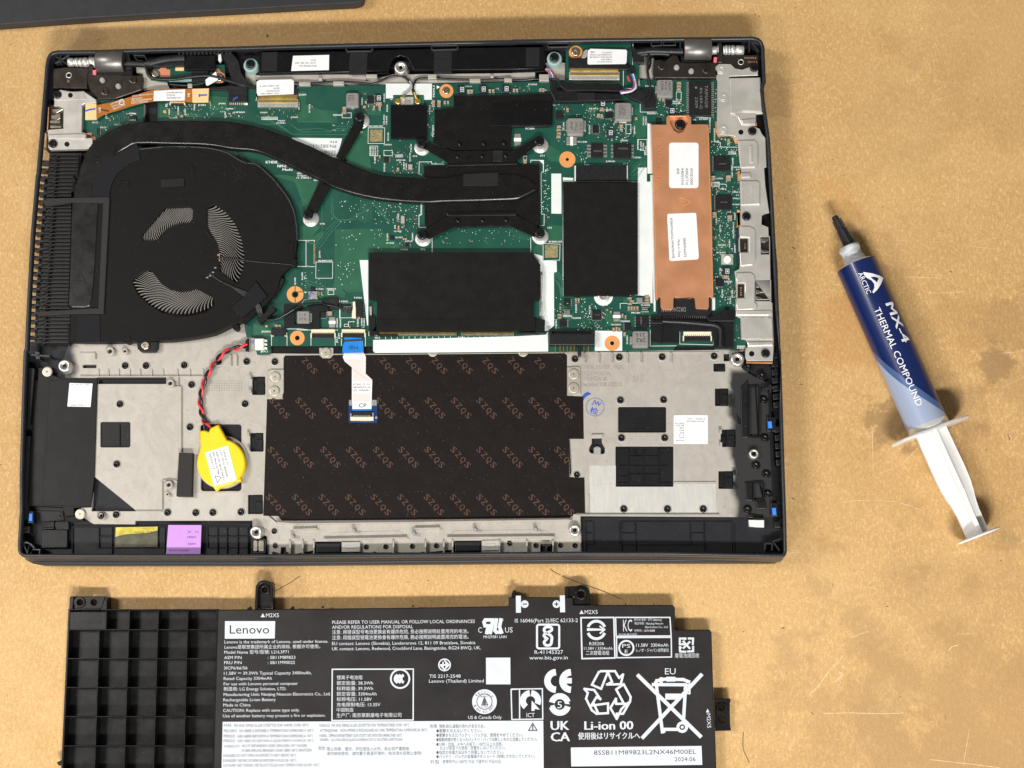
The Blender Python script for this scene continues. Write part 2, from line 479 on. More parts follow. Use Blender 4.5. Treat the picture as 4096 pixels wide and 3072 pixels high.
class MB:
    def __init__(s, m='black_plastic'):
        s.v, s.f, s.mi, s.sm, s.mats, s.m = [], [], [], [], [], m
        s.uv = None
        s.zc = 0

    def _m(s, m):
        m = m or s.m
        if m not in s.mats:
            s.mats.append(m)
        return s.mats.index(m)

    def add(s, v, f, m=None, smooth=False):
        o = len(s.v)
        s.v += [tuple(p) for p in v]
        k = s._m(m)
        for q in f:
            s.f.append([i + o for i in q])
            s.mi.append(k)
            s.sm.append(smooth)

    def wprism(s, top, z0, m=None, ch=0., holes=(), flat=False, bottom=False):
        """top: closed loop of world points (their own z); walls go down to z0"""
        lo = [list(top)] + [list(h) for h in holes]
        if ch:
            ins = [inset(lo[0], ch)] + [inset(h, -ch) for h in lo[1:]]
        else:
            ins = lo
        allp = [p for l in ins for p in l]
        tri = tessellate_polygon([[Vector((p.x, p.y, 0)) for p in l] for l in ins])
        fx = []
        for t in tri:
            a, b, c = (allp[i] for i in t)
            if (b.x - a.x) * (c.y - a.y) - (b.y - a.y) * (c.x - a.x) < 0:
                t = (t[0], t[2], t[1])
            fx.append(t)
        s.add(allp, fx, m)
        if flat:
            return s
        for l, i_ in zip(lo, ins):
            n = len(l)
            if ch:
                if ch >= .03:      # rounded edge in two steps
                    mdl = [Vector((a.x * .3 + b_.x * .7, a.y * .3 + b_.y * .7, b_.z - ch * .3)) for a, b_ in zip(i_, l)]
                    v = [Vector(p) for p in i_] + mdl
                    if n > 12:
                        v = v + [Vector((p.x, p.y, q.z - ch * .7)) for p, q in zip(l, mdl)]
                        s.add(v, [(i + k, i + n + k, (i + 1) % n + n + k, (i + 1) % n + k) for k in (0, n) for i in range(n)], m, True)
                        v = v[2 * n:] + [Vector((p.x, p.y, z0)) for p in l]
                        s.add(v, [(i, i + n, (i + 1) % n + n, (i + 1) % n) for i in range(n)], m)
                        continue
                    s.add(v, [(i, i + n, (i + 1) % n + n, (i + 1) % n) for i in range(n)], m)
                    i_ = mdl
                v = [Vector(p) for p in i_] + [Vector((p.x, p.y, p.z - (ch * .7 if ch >= .03 else ch))) for p in i_]
                v = [Vector(p) for p in i_] + [Vector((p.x, p.y, q.z - (ch * .7 if ch >= .03 else ch))) for p, q in zip(l, i_)]
                s.add(v, [(i, i + n, (i + 1) % n + n, (i + 1) % n) for i in range(n)], m)
                tp = v[n:]
            else:
                tp = l
            v = list(tp) + [Vector((p.x, p.y, z0)) for p in tp]
            s.add(v, [(i, i + n, (i + 1) % n + n, (i + 1) % n) for i in range(n)], m)
        if bottom:
            s.add([Vector((p.x, p.y, z0)) for p in allp], [tuple(reversed(t)) for t in fx], m)
        return s

    def prism(s, pts, z0, z1, m=None, ch=0., holes=(), **k):
        return s.wprism([P(q, z1) for q in pts], z0, m, ch, [[P(q, z1) for q in h] for h in holes], **k)

    def box(s, f, x0, y0, x1, y1, z0, z1, m=None, ch=0., r=0):
        return s.prism(rr(f, x0, y0, x1, y1, r), z0, z1, m, ch)

    def cyl(s, f, x, y, r, z0, z1, m=None, ch=0., n=18, hole=0):
        return s.prism(circ(f, x, y, r, n), z0, z1, m, ch, holes=[circ(f, x, y, hole, max(n // 2, 8))] if hole else ())

    def ribbon(s, pts, w, z, m=None, closed=False):
        """flat stroke; pts photo points, w in photo pixels"""
        ps = [Vector(p) for p in pts]
        s.zc += 1
        z += (s.zc % 12) * .0005
        n = len(ps)
        L, R_ = [], []
        for i in range(n):
            a = ps[i - 1] if (i > 0 or closed) else None
            c = ps[(i + 1) % n] if (i < n - 1 or closed) else None
            b = ps[i]
            e1 = (b - a) if a is not None else (c - b)
            e2 = (c - b) if c is not None else (b - a)
            if e1.length < 1e-6: e1 = e2
            if e2.length < 1e-6: e2 = e1
            e1 = e1.normalized(); e2 = e2.normalized()
            n1 = Vector((-e1.y, e1.x)); n2 = Vector((-e2.y, e2.x))
            mm = n1 + n2
            mm = n1 if mm.length < 1e-3 else mm.normalized()
            k = w / 2 / max(mm.dot(n1), .45)
            L.append(P(b + mm * k, z)); R_.append(P(b - mm * k, z))
        m_ = n if closed else n - 1
        s.add(L + R_, [((i + 1) % n, (i + 1) % n + n, i + n, i) for i in range(m_)], m)
        return s

    def lines(s, st, w, z, m=None, closed=False):
        for part in st.split('|'):
            q = pl(part)
            if w < 5 or closed and len(q) > 6:
                s.ribbon(q, w, z, m, closed)
                continue
            if closed:
                q = q + q[:1]
            for a, b in zip(q, q[1:]):      # separate strokes, each a hair above the last
                d = (Vector(b) - Vector(a))
                d = d.normalized() * w * .36 if d.length > 1e-6 else d
                s.ribbon([Vector(a) - d, Vector(b) + d], w, z, m)
        return s

    def tube(s, pts, r, m=None, n=7, cap=True):
        pts = [Vector(p) for p in pts]
        rs = r if isinstance(r, (list, tuple)) else [r] * len(pts)
        up = Vector((0, 0, 1))
        v = []
        for i, p in enumerate(pts):
            t = (pts[min(i + 1, len(pts) - 1)] - pts[max(i - 1, 0)])
            t = t.normalized() if t.length > 1e-9 else Vector((1, 0, 0))
            a = t.cross(up)
            a = a.normalized() if a.length > 1e-4 else Vector((1, 0, 0))
            b = a.cross(t)
            for k in range(n):
                an = 2 * math.pi * k / n
                v.append(p + (a * math.cos(an) + b * math.sin(an)) * rs[i])
        f = []
        for i in range(len(pts) - 1):
            for k in range(n):
                f.append((i * n + k, i * n + (k + 1) % n, (i + 1) * n + (k + 1) % n, (i + 1) * n + k))
        s.add(v, f, m, True)
        if cap:
            s.add(v[:n], [tuple(range(n))], m)
            s.add(v[-n:], [tuple(reversed(range(n)))], m)
        return s

    def wire(s, st, zs, r, m=None, n=7, k=5):
        q = pl(st)
        if not isinstance(zs, (list, tuple)):
            zs = [zs] * len(q)
        return s.tube(smooth([P(a, z) for a, z in zip(q, zs)], k), r, m, n)

    def lathe(s, o, d, prof, m=None, n=24, smooth_=True, up=(0, 0, 1), sc=(1, 1)):
        """profile [(t, r)] turned about the axis o + t d"""
        o = Vector(o); d = Vector(d).normalized()
        a = d.cross(Vector(up))
        a = a.normalized() if a.length > 1e-4 else Vector((1, 0, 0))
        b = a.cross(d)
        v = []
        for t, r in prof:
            for k in range(n):
                an = 2 * math.pi * k / n
                v.append(o + d * t + a * math.cos(an) * r * sc[0] + b * math.sin(an) * r * sc[1])
        f = []
        for i in range(len(prof) - 1):
            for k in range(n):
                f.append((i * n + k, i * n + (k + 1) % n, (i + 1) * n + (k + 1) % n, (i + 1) * n + k))
        s.add(v, f, m, smooth_)
        s.add(v[:n], [tuple(range(n))], m)
        s.add(v[-n:], [tuple(reversed(range(n)))], m)
        return s

    def text(s, st, f, x0, y0, x1, cap, z, m=None, rot=0, ext=0., bold=0., fn=None):
        """st from (x0,y0) = left end of the baseline; x1 - x0 = its length in frame px; cap = capital height; rot degrees anticlockwise"""
        TEXTQ.append((s, st, f, x0, y0, x1 - x0, cap, z, m, rot, ext, bold, fn))
        return s

    def build(s, name, parent=None, loc=None, label=None, kind=None, late=False):
        if late or late is None:
            pass
        o = bpy.data.objects.new(name, None if False else bpy.data.meshes.new(name))
        COL.objects.link(o)
        s.o = o
        s.want = loc
        s.par = parent
        if label: o['label'] = label
        if kind: o['kind'] = kind
        if parent is not None: o.parent = parent
        LATE.append(s)
        if not any(q[0] is s for q in TEXTQ):
            s.flush()
        return o

    def flush(s):
        o = s.o
        if s in LATE:
            LATE.remove(s)
        else:
            return
        if s.want is not None:
            c = Vector(s.want)
        elif s.v:
            lo = [min(p[i] for p in s.v) for i in range(3)]
            hi = [max(p[i] for p in s.v) for i in range(3)]
            c = Vector(((lo[0] + hi[0]) / 2, (lo[1] + hi[1]) / 2, lo[2]))
        else:
            c = Vector((0, 0, 0))
        me = o.data
        me.from_pydata([(p[0] - c.x, p[1] - c.y, p[2] - c.z) for p in s.v], [], s.f)
        for k in s.mats:
            me.materials.append(MATS[k])
        me.polygons.foreach_set('material_index', s.mi)
        me.polygons.foreach_set('use_smooth', s.sm)
        if s.uv:
            l = me.uv_layers.new(name='uv')
            for lp in me.loops:
                l.data[lp.index].uv = s.uv[lp.vertex_index]
        me.update()
        LOC[o.name] = c
        place(o)
        for ch in [q for q in KIDS if q.parent is o]:
            place(ch)
        KIDS.append(o)


KIDS = []


def place(o):
    c = LOC[o.name]
    if o.parent is not None:
        o.location = c - LOC.get(o.parent.name, Vector((0, 0, 0)))
    else:
        o.location = c


def empty(name, loc, label, cat):
    o = bpy.data.objects.new(name, None)
    o.empty_display_size = .5
    COL.objects.link(o)
    LOC[o.name] = Vector(loc)
    o.location = loc
    o['label'] = label
    o['category'] = cat
    return o


def copy_at(src, w, parent, rz=0., sc=1.):
    o = src.copy()
    COL.objects.link(o)
    LOC[o.name] = Vector(w)
    o.parent = parent
    place(o)
    o.rotation_euler = (0, 0, rz)
    o.scale = (sc, sc, sc)
    KIDS.append(o)
    return o


def finer(v, fc, n=2):
    v = [tuple(p) for p in v]
    tr = []
    for g in fc:
        for i in range(1, len(g) - 1):
            tr.append((g[0], g[i], g[i + 1]))
    for _ in range(n):
        mid, out = {}, []
        def m_(a, b):
            k = (min(a, b), max(a, b))
            if k not in mid:
                mid[k] = len(v)
                v.append(tuple((p + q) / 2 for p, q in zip(v[a], v[b])))
            return mid[k]
        for a, b, c in tr:
            x, y, z = m_(a, b), m_(b, c), m_(c, a)
            out += [(a, x, z), (x, b, y), (z, y, c), (x, y, z)]
        tr = out
    return v, tr


def run_texts():
    """turn every queued string into flat mesh faces with the built-in font"""
    objs = []
    def mk(st, bold, ext):
        cu = bpy.data.curves.new('t', 'FONT')
        cu.body = st
        cu.size = 1.0
        cu.resolution_u = 2
        cu.offset = bold
        cu.extrude = ext
        o = bpy.data.objects.new('t', cu)
        COL.objects.link(o)
        return o
    cache = {}
    href = mk('H', 0, 0)
    for q in TEXTQ:
        k = q[1]
        if k not in cache:
            cache[k] = mk(q[1], 0, 0)
    bpy.context.view_layer.update()
    dg = bpy.context.evaluated_depsgraph_get()
    def verts(o):
        e = o.evaluated_get(dg)
        me = e.to_mesh()
        v = [tuple(x.co) for x in me.vertices]
        f = [tuple(p.vertices) for p in me.polygons]
        e.to_mesh_clear()
        return v, f
    hv, _ = verts(href)
    H = max(p[1] for p in hv)
    data = {k: verts(o) for k, o in cache.items()}
    doub = []
    for q in TEXTQ:      # heavier lettering: a second copy shifted sideways, a hair higher
        doub.append(q)
        if q[11] >= .015 and not q[10]:
            b_ = q[11] * q[6] * 1.6
            for sg in (-1, 1):
                r_ = list(q)
                r_[3] = q[3] + sg * b_ * math.cos(math.radians(q[9]))
                r_[4] = q[4] - sg * b_ * math.sin(math.radians(q[9]))
                r_[7] = q[7] + .0012 * (2 + sg)
                if q[12]:
                    r_[12] = (lambda g, e, k: (lambda X, Y: g(X + e, Y) + upv * k))(q[12], sg * b_, .004 * (2 + sg))
                doub.append(tuple(r_))
    for (s, st, f, x0, y0, w, cap, z, m, rot, ext, bold, fn) in doub:
        v, fc = data[st]
        s.zc += 1
        z += (s.zc % 9) * .0004
        if not v:
            continue
        mx = max(p[0] for p in v)
        mn = min(p[0] for p in v)
        kx = abs(w) / max(mx - mn, 1e-6)
        ky = cap / H
        a = math.radians(rot)
        ca, sa = math.cos(a), math.sin(a)
        out = []
        if fn:      # cut finer so that it follows the curved surface
            v, fc = finer(v, fc)
        for p in v:
            X, Y = (p[0] - mn) * kx, p[1] * ky
            if fn:
                out.append(fn(X, Y))
            else:
                out.append(P(fp(f, x0 + X * ca - Y * sa, y0 - X * sa - Y * ca), z))
        s.add(out, fc, m)
        if ext:   # raised lettering: short walls along the outline
            cnt = {}
            for g in fc:
                for i in range(len(g)):
                    e = (g[i], g[(i + 1) % len(g)])
                    cnt[tuple(sorted(e))] = cnt.get(tuple(sorted(e)), 0) + 1
            vv, ff = [], []
            for (i, j), n in cnt.items():
                if n == 1:
                    b = len(vv)
                    vv += [out[i], out[j], out[j] - Vector((0, 0, ext)), out[i] - Vector((0, 0, ext))]
                    ff.append((b, b + 1, b + 2, b + 3))
            s.add(vv, ff, m)
    for o in list(cache.values()) + [href]:
        cu = o.data
        bpy.data.objects.remove(o)
        bpy.data.curves.remove(cu)
    for s in list(LATE):
        s.flush()
# ---------------- table, loose panel, hairs ----------------
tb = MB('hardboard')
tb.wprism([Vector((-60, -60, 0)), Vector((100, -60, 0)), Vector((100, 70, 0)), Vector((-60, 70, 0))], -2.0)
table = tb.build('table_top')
table['kind'] = 'structure'
table['label'] = 'scuffed tan hardboard workbench top'
for i, (st, w, mt_) in enumerate((('K:620,1320 800,1300 960,1300 1150,1325 1330,1385', 2.2, 'scr'), ('K:1330,820 1210,930 1150,990 960,1070', 1.8, 'scr'),
                                  ('O:350,1025 420,970 520,830 650,690', 4.0, 'scr'), ('O:480,1190 700,1183 1000,1190 1170,1182', 3.2, 'scr'),
                                  ('O:1400,1585 1700,1620 2000,1655', 3.0, 'scr'), ('O:1740,1320 1710,1500 1690,1640', 2.4, 'scr'),
                                  ('G:1200,880 1300,884 1500,892', 2.4, 'scr'), ('K:900,700 905,860 910,1050', 2.0, 'scr'), ('O:700,535 800,500 880,475', 2.5, 'scr'),
                                  ('A:700,225 665,300 610,400', 2.2, 'scr'), ('A:520,430 600,420 650,350', 1.6, 'scr'), ('V:150,660 160,720 150,770', 3.5, 'scr'),
                                  ('V:640,765 740,715 830,675', 2.5, 'scr'), ('G:1640,70 1645,240', 2.0, 'scr'), ('C:1900,0 2000,30 2212,48', 2.2, 'scr'),
                                  ('H:0,590 100,555 175,540', 1.8, 'scr'), ('G:2020,1540 2212,1520', 2.2, 'scr'), ('O:1640,600 1590,610 1560,650', 3.5, 'scr'))):
    if 'scuff_mark' not in MATS:
        mat('scuff_mark', (.66, .50, .29), .6, var=.25, nscale=6)
    q = smooth(pl(st), 6)
    q = [Vector((p.x + random.uniform(-.8, .8), p.y + random.uniform(-.8, .8))) for p in q]
    b = MB('scuff_mark')
    b.ribbon(q, w * .8, .003)
    b.build('scuff', table)


def hair(st, r, label):
    b = MB('fibre')
    b.tube([P(q, .02) for q in smooth(pl(st), 6)], r, n=5)
    o = b.build('hair')
    o['label'] = label
    o['category'] = 'hair'
    o['group'] = 'loose dark hairs on the bench'


hair('O:1998,-954 1998,-954' if False else 'N:2000,1350 1995,1420 2000,1500 2030,1570 2050,1615', .010, 'short bent dark hair on the bench right of the battery, near the bottom edge')
hair('N:430,0 560,50 700,100 830,150 940,198', .011, 'long straight dark hair above the plus terminal of the battery')
hair('L:2160,0 2080,55 1960,125 1900,165', .008, 'dark hair beside the loop tab of the battery, below the laptop')
hair('V:0,720 40,750 90,774', .010, 'thin dark hair just below the laptop front edge, right of the middle')
hair('K:205,1278 218,1287 228,1296', .010, 'tiny dark fibre on the bench between laptop side and syringe plunger')

cov = MB('outer_shell')
q = pl('A:-900,300 0,214 700,160 1500,112 2212,75 B:500,45 860,27 900,20 925,5 935,-40 930,-500') + pl('A:-900,-900')
cov.prism(q, .52, .62, ch=.06)
q2 = pl('A:-900,325 0,238 700,185 1500,137 2212,100 B:500,68 860,52 905,44 940,20 950,-30 945,-500') + pl('A:-900,-900')
w1 = [P(a, .55) for a in q[:11]]
w2 = [P(a, .0) for a in pl('A:-900,340 0,258 700,208 1500,158 2212,121 B:500,92 860,75 905,66 937,45 950,-30 945,-500')]
cov.add(w1 + w2, [(i + 1, i, i + 11, i + 12) for i in range(10)], None, True)
o = cov.build('bottom_cover')
o['label'] = 'dark grey laptop bottom cover lying at the top left, cut off by the photo'
o['category'] = 'laptop cover'

# ---------------- the laptop ----------------
ZT, ZY, ZP, ZB = 1.75, 1.06, 1.22, 1.38
LAP = empty('laptop', (15.9, 11.3, 0), 'opened dark grey laptop lying upside down, circuit board, fan and keyboard back exposed', 'laptop')

outer = pl('A:383,620 388,560 400,500 420,462 450,440 500,431 700,429 845,427 1090,419 1500,408 2000,398 '
           'B:300,382 1000,366 1700,350 2212,341 C:0,337 700,327 1460,318 1720,316 2080,311 2130,322 2165,352 2183,400 2190,560 2196,705 2172,775 '
           'R:915,-820 960,0 990,600 1015,1100 1038,1659 S:672,100 690,600 706,1150 718,1500 V:2098,560 2092,590 2076,610 2040,618 '
           'V:1000,598 0,598 Q:2212,497 1000,497 130,495 95,485 75,465 64,435 62,380 80,100 H:165,1100 185,400 200,0 D:210,1500 235,980 262,500 305,0 A:310,1500 345,1100')
inner = inset([Vector((p[0], p[1], 0)) for p in outer], 14)
inner = [(p.x, p.y) for p in inner]
# lid (closed below) and base shell
lid_o = pl('A:420,640 470,470 700,445 C:0,352 2060,330 2140,400 R:1000,600 1030,1659 S:700,1100 V:2075,590 2060,640 2010,662 1960,664 0,664 '
           'Q:2212,562 600,562 250,560 190,548 130,515 100,470 110,200 H:260,1000 290,400 D:380,1400 390,1300 440,400 A:520,1400 480,1200')
b = MB('outer_shell')
b.prism([(p[0], p[1]) for p in lid_o], 0, .80, ch=.10)
b.build('lid', LAP)
b = MB('rim_plastic')
fr_top = [P(q, ZT) for q in outer]
b.wprism(fr_top, 1.52, ch=.05, holes=[[P(q, ZT) for q in inner]])
# outer wall sloping out to the base line along the front, inwards elsewhere
n = len(outer)
lo = []
for i, p in enumerate(fr_top):
    dz = -.0
    lo.append(Vector((p.x, p.y, .70)))
fw = [i for i in range(n) if outer[i][1] > 2150]
rg = [i for i in range(n) if i not in fw or True]
v = [Vector((p.x, p.y, ZT - .05)) for p in fr_top]
for i in fw:
    lo[i] = Vector((lo[i].x, lo[i].y - .13, .70))
skip = lambda i: (outer[i][0] < 200 and 640 < outer[i][1] < 1400)
f = []
for i in range(n):
    j = (i + 1) % n
    if skip(i) or skip(j):
        continue
    f.append((i, i + n, j + n, j))
b.add(v + lo, f, None, True)
# small moulding line on the front edge
b.ribbon(pl('V:2040,634 1000,622 0,620 Q:2212,520 1000,521 160,518'), 3, 1.30, 'outer_shell')
b.build('rim', LAP)
# inner floor tray
tray = pl('A:410,520 480,455 C:0,365 2090,340 2160,420 2170,690 R:945,0 980,600 1025,1659 S:695,1000 V:2070,580 0,590 Q:2212,485 120,478 85,440 95,100 H:215,200')
tray += pl('D:240,1440 300,1440 310,1050 360,400 385,0 A:400,1640 430,1330 400,1300')
b = MB('tray_plastic')
b.prism(tray, .75, ZY)
# inner sloping faces of the rim
b.build('tray', LAP)

# left grille: bars across the air outlet, table seen between
nb_ = 23
for i in range(nb_):
    t = i / (nb_ - 1)
    y = 1345 + t * (1659 - 1345 + 1430) if False else None
bar_src = None
for i in range(23):
    py = 640 + i * 31.9
    x_o = 152 - (py - 640) * (152 - 99) / 730
    b = MB('rim_plastic')
    b.prism([(x_o, py), (x_o + 46, py + 1), (x_o + 46, py + 8), (x_o, py + 7)], .9, 1.50, ch=.02)
    b.build('grille_bar', LAP)
# ---- magnesium deck with its openings
deck = pl('D:575,1505 640,1350 2000,1250 F:2000,1330 2080,1500 J:1900,30 2000,170 2100,230 S:575,380 585,700 600,1100 610,1480 V:1990,262 270,252 V:283,568 '
          'U:2172,575 U:1990,570 1970,345 1300,345 1290,350 440,350 430,362 110,362 100,240 Q:2092,300 2092,178 1085,180 1080,210 720,207 690,190 640,155 600,60 600,0 H:700,1100 740,300 560,240 540,100')
deck = pl('D:575,1505 640,1350 2000,1250 F:2000,1330 2080,1500 J:1900,30 2000,170 2100,230 S:575,380 585,700 600,1100 610,1480 V:1990,262 270,252 V:283,568 '
          'U:1988,342 1985,290 1905,290 1903,345 1640,345 1515,345 1515,265 1340,262 1335,325 1150,345 600,345 598,275 428,275 425,330 270,360 240,360 235,310 205,310 200,355 115,358 110,240 Q:2095,235 2092,178 1085,180 1080,210 720,207 690,190 640,155 610,60 H:700,1100 740,300 560,240 540,100')
key_hole = pl('J:690,762 775,760 777,800 802,845 802,885 790,897 768,897 768,850 745,832 720,835 706,855 706,892 685,892 668,875 668,845 690,805')
holes = [rr('H', 868, 620, 1125, 840, 15), pl('H:812,1092 1180,1392 792,1392'), rr('H', 845, 236, 1435, 292), rr('H', 715, 125, 832, 155, 8),
         rr('H', 1735, 640, 2085, 1218, 25), rr('J', 918, 490, 1332, 712, 14), rr('J', 895, 832, 1394, 1180, 8), key_hole,
         rr('J', 1742, 115, 1842, 185, 6), rr('J', 1755, 330, 1872, 482, 6), rr('J', 1805, 685, 1930, 835, 4), rr('J', 1785, 1045, 1912, 1198, 6),
         rr('H', 2180, 228, 2290, 386, 6), rr('H', 2162, 715, 2275, 876, 6), rr('H', 2143, 1250, 2270, 1416, 6),
         rr('J', 1830, 30, 1880, 95)]
b = MB('cast_magnesium')
b.prism(deck, 1.0, ZP, ch=.015, holes=holes)
DECK = b.build('deck', LAP)
# shallow steps and ribs cast into the deck
for (f_, x0, y0, x1, y1, h) in (('H', 690, 20, 820, 28, .03), ('H', 815, 20, 825, 75, .05), ('H', 1405, 1120, 1520, 1128, .05), ('H', 1396, 1130, 1404, 1380, .05),
                                ('H', 1176, 1388, 1400, 1396, .04), ('H', 1560, 310, 1568, 880, .05), ('H', 1440, 312, 1565, 320, .04),
                                ('H', 1535, 230, 1543, 312, .05), ('H', 690, 222, 1760, 230, .05), ('J', 495, 15, 1790, 25, .02), ('J', 1400, 1138, 1760, 1146, .03),
                                ('V', 262, 236, 1500, 246, .06), ('V', 262, 246, 272, 560, .03), ('V', 340, 60, 352, 232, .02)):
    c_ = MB('cast_magnesium')
    c_.box(f_, x0, y0, x1, y1, ZP - .02, ZP + h * 1.7, ch=.01)
    c_.build('rib', DECK)
for x in (850, 935, 1025, 1120, 1210, 1310, 1408, 1532, 1640, 1755):
    c_ = MB('cast_magnesium')
    c_.box('H', x - 5, 165, x + 5, 226, ZP - .02, ZP + .05, ch=.01)
    c_.build('rib', DECK)
for x in (632, 752, 865, 998, 1118, 1376):
    c_ = MB('cast_magnesium')
    c_.prism(pl('J:%d,20 %d,20 %d,108 %d,108' % (x - 7, x + 7, x + 4, x - 6)), ZP, ZP + .10, ch=.015)
    c_.build('rib', DECK)
for x, y in ((2045, 60), (1995, 60)):
    c_ = MB('cast_magnesium')
    c_.box('H', x - 5, y - 20, x + 5, y + 75, ZP, ZP + .08, ch=.015)
    c_.build('rib', DECK)
c_ = MB('cast_magnesium')
c_.prism(circ('J', 1088, 242, 104, 40), ZP, ZP + .004, holes=[circ('J', 1088, 242, 101, 40)])
c_.text('#5', 'J', 1033, 272, 1138, 62, ZP + .012, 'cast_magnesium', ext=.012)
for st, x0, y, x1, cap in (('KT4D0_COVER_MGAL', 592, 162, 968, 34), ('EA2XV000100', 598, 219, 848, 32), ('CHUNQIU #5', 602, 262, 822, 32),
                           ('Recycled 90% AZ91D', 600, 314, 950, 34)):
    c_.text(st, 'J', x0, y, x1, cap, ZP + .012, 'cast_magnesium', ext=.012)
    c_.text(st, 'J', x0 + 2, y + 3, x1 + 2, cap, ZP + .0025, 'engrave')  # darker offset copy: shade painted beside the raised letters
c_.text('#5', 'J', 1035, 275, 1141, 62, ZP + .0025, 'engrave')
c_.build('cast_lettering', DECK, kind='stuff')
for i in range(4):
    for j in range(9):
        pass
c_ = MB('cast_magnesium')
for j in range(5):
    c_.box('H', 1785, 268 + j * 21, 2088, 271 + j * 21, ZP, ZP + .010)
for j in range(15):
    c_.box('H', 1785 + j * 21.4, 272, 1788 + j * 21.4, 352, ZP, ZP + .012)
c_.build('date_grid', DECK)
c_ = MB('label_white')
c_.prism(rr('J', 1397, 563, 1692, 811, 8), ZP, ZP + .012)
for st, x, y, L, cp_ in (('KT4D0J', 1665, 588, 72, 14), ('W/I', 1555, 586, 36, 14), ('AP2XV000C00', 1664, 610, 155, 14), ('240714', 1488, 628, 78, 13), ('0A 070', 1488, 646, 74, 13), ('CQK1', 1488, 667, 46, 13),
                         ('64CO', 1488, 688, 46, 13), ('47E', 1488, 708, 36, 13), ('6  R', 1488, 728, 50, 13), ('ASSY', 1488, 750, 50, 13), ('MADE IN CHINA', 1490, 776, 78, 10)):
    c_.text(st, 'J', x, y, x + L, cp_, ZP + .015, 'ink_grey', rot=180)
c_.build('sticker', DECK, label='white rounded sticker on the cast deck at the right')
c_ = MB('sheen_pad')
c_.box('J', 670, 998, 897, 1157, ZP, ZP + .004)
c_.build('machined_pad', DECK)
c_ = MB('sheen_pad')
c_.prism(pl('J:672,1192 672,1159 897,1159 897,1182 1396,1182 1396,1158 1762,1158 1768,1414 676,1412'), ZP, ZP + .005)
c_.build('machined_pad', DECK)
c_ = MB('soft_sheen')
c_.prism(pl('H:1700,1235 2100,1235 2095,1370 2050,1370 2040,1465 1480,1465 1480,1330 1500,1235'), ZP, ZP + .004)
c_.build('machined_pad', DECK)
c_ = MB('ink_blue')
for k in range(36):
    a = k * 10
    c_.ribbon(circ('J', 718, 492, 78, 2, a, a + 7), 2.6, ZP + .004)
c_.text('JW', 'J', 690, 462, 765, 36, ZP + .004, 'ink_blue', rot=-22, bold=.02)
c_.text('检', 'J', 670, 540, 738, 44, ZP + .004, 'ink_blue', rot=-15, bold=.02)
for k in range(6):
    c_.ribbon(circ('J', 700, 470, 92 + k * 5, 4, 180 + k * 3, 262 - k * 3), 2.0, ZP + .0035)
c_.build('ink_stamp', DECK, kind='stuff')
mat('engraved_dummy', (.3, .3, .3)) if False else None

# ribbed black inserts seen through the deck
def insert(f_, x0, y0, x1, y1, bars, z=1.15, name='window_insert'):
    c = MB('black_plastic')
    c.box(f_, x0, y0, x1, y1, 1.0, z, ch=.01)
    for (a, b2, c2, d) in bars:
        c.box(f_, a, b2, c2, d, z, z + .05, ch=.008)
    return c


c = insert('J', 920, 492, 1330, 710, [])
for st, x0, y, x1 in (('>PC-GF50FR(40)<', 950, 530, 1175), ('SABIC DF00AN', 952, 556, 1150), ('CHUNQIU EBK-CAPC MLHL', 952, 580, 1290),
                      ('JT4C010_COVER BK-47', 952, 620, 1275), ('PA213000500', 952, 662, 1155), ('>PC-GF50FR(40)<', 962, 702, 1205)):
    c.text(st, 'J', x0, y, x1, 22, 1.162, 'tray_plastic', ext=.012)
c.build('window_insert', LAP, kind=None)
insert('J', 897, 834, 1392, 1178, [(1015, 915, 1260, 930), (930, 998, 1352, 1010), (1015, 1072, 1275, 1084), (1130, 860, 1144, 1150), (1005, 850, 1015, 1160),
                                   (1262, 850, 1272, 1160), (915, 850, 1015, 860), (1260, 850, 1360, 860), (915, 1145, 1010, 1155), (1270, 1145, 1370, 1155),
                                   (1050, 850, 1056, 908), (1070, 850, 1076, 908), (915, 1090, 1010, 1096)]).build('window_insert', LAP)
insert('H', 870, 622, 1123, 838, [(1030, 640, 1036, 830)]).build('window_insert', LAP)
insert('H', 1736, 642, 2084, 1216, [], 1.10).build('window_insert', LAP)
for f_, x0, y0, x1, y1, side in (('J', 1757, 332, 1870, 480, 1), ('J', 1787, 1047, 1910, 1196, 1), ('J', 1807, 687, 1928, 833, 2), ('H', 2182, 230, 2288, 384, 0),
                                 ('H', 2164, 717, 2273, 874, 0), ('H', 2145, 1252, 2268, 1414, 0), ('J', 1744, 117, 1840, 183, 3)):
    c = MB('black_plastic')
    w = x1 - x0
    c.box(f_, x0, y0, x1, y1, 1.0, 1.12)
    c.prism(rr(f_, x0 + w * .35, y0 + 4, x1 - 3, y1 - 4, 8), 1.1, 1.23, ch=.02)
    c.box(f_, x0 + w * .5, y0 + (y1 - y0) * .35, x1 - 3, y1 - 8, 1.1, 1.29, ch=.02)
    if side == 2:
        c.box(f_, x0 + 3, (y0 + y1) / 2 - 2, x1 - 3, (y0 + y1) / 2 + 2, 1.2, 1.25)
    c.build('latch_clip', LAP)
for f_, x0, y0, x1, y1 in (('J', 1880, 376, 1905, 488), ('J', 1908, 1036, 1936, 1078), ('J', 1908, 1158, 1936, 1194), ('J', 1793, 682, 1815, 718), ('J', 1796, 795, 1818, 832),
                           ('H', 2150, 210, 2172, 245), ('H', 2150, 335, 2172, 365), ('H', 2135, 705, 2155, 740), ('H', 2135, 830, 2155, 860)):
    c = MB('grey_plastic' if x0 < 1850 or f_ == 'H' else 'tray_plastic')
    c.box(f_, x0, y0, x1, y1, 1.15, 1.40, ch=.03)
    c.build('clip_hook', LAP)
c = MB('grey_plastic')
c.prism(rr('J', 706, 838, 766, 914, 12), 1.0, 1.24, ch=.02)
c.build('hook_tab', LAP)
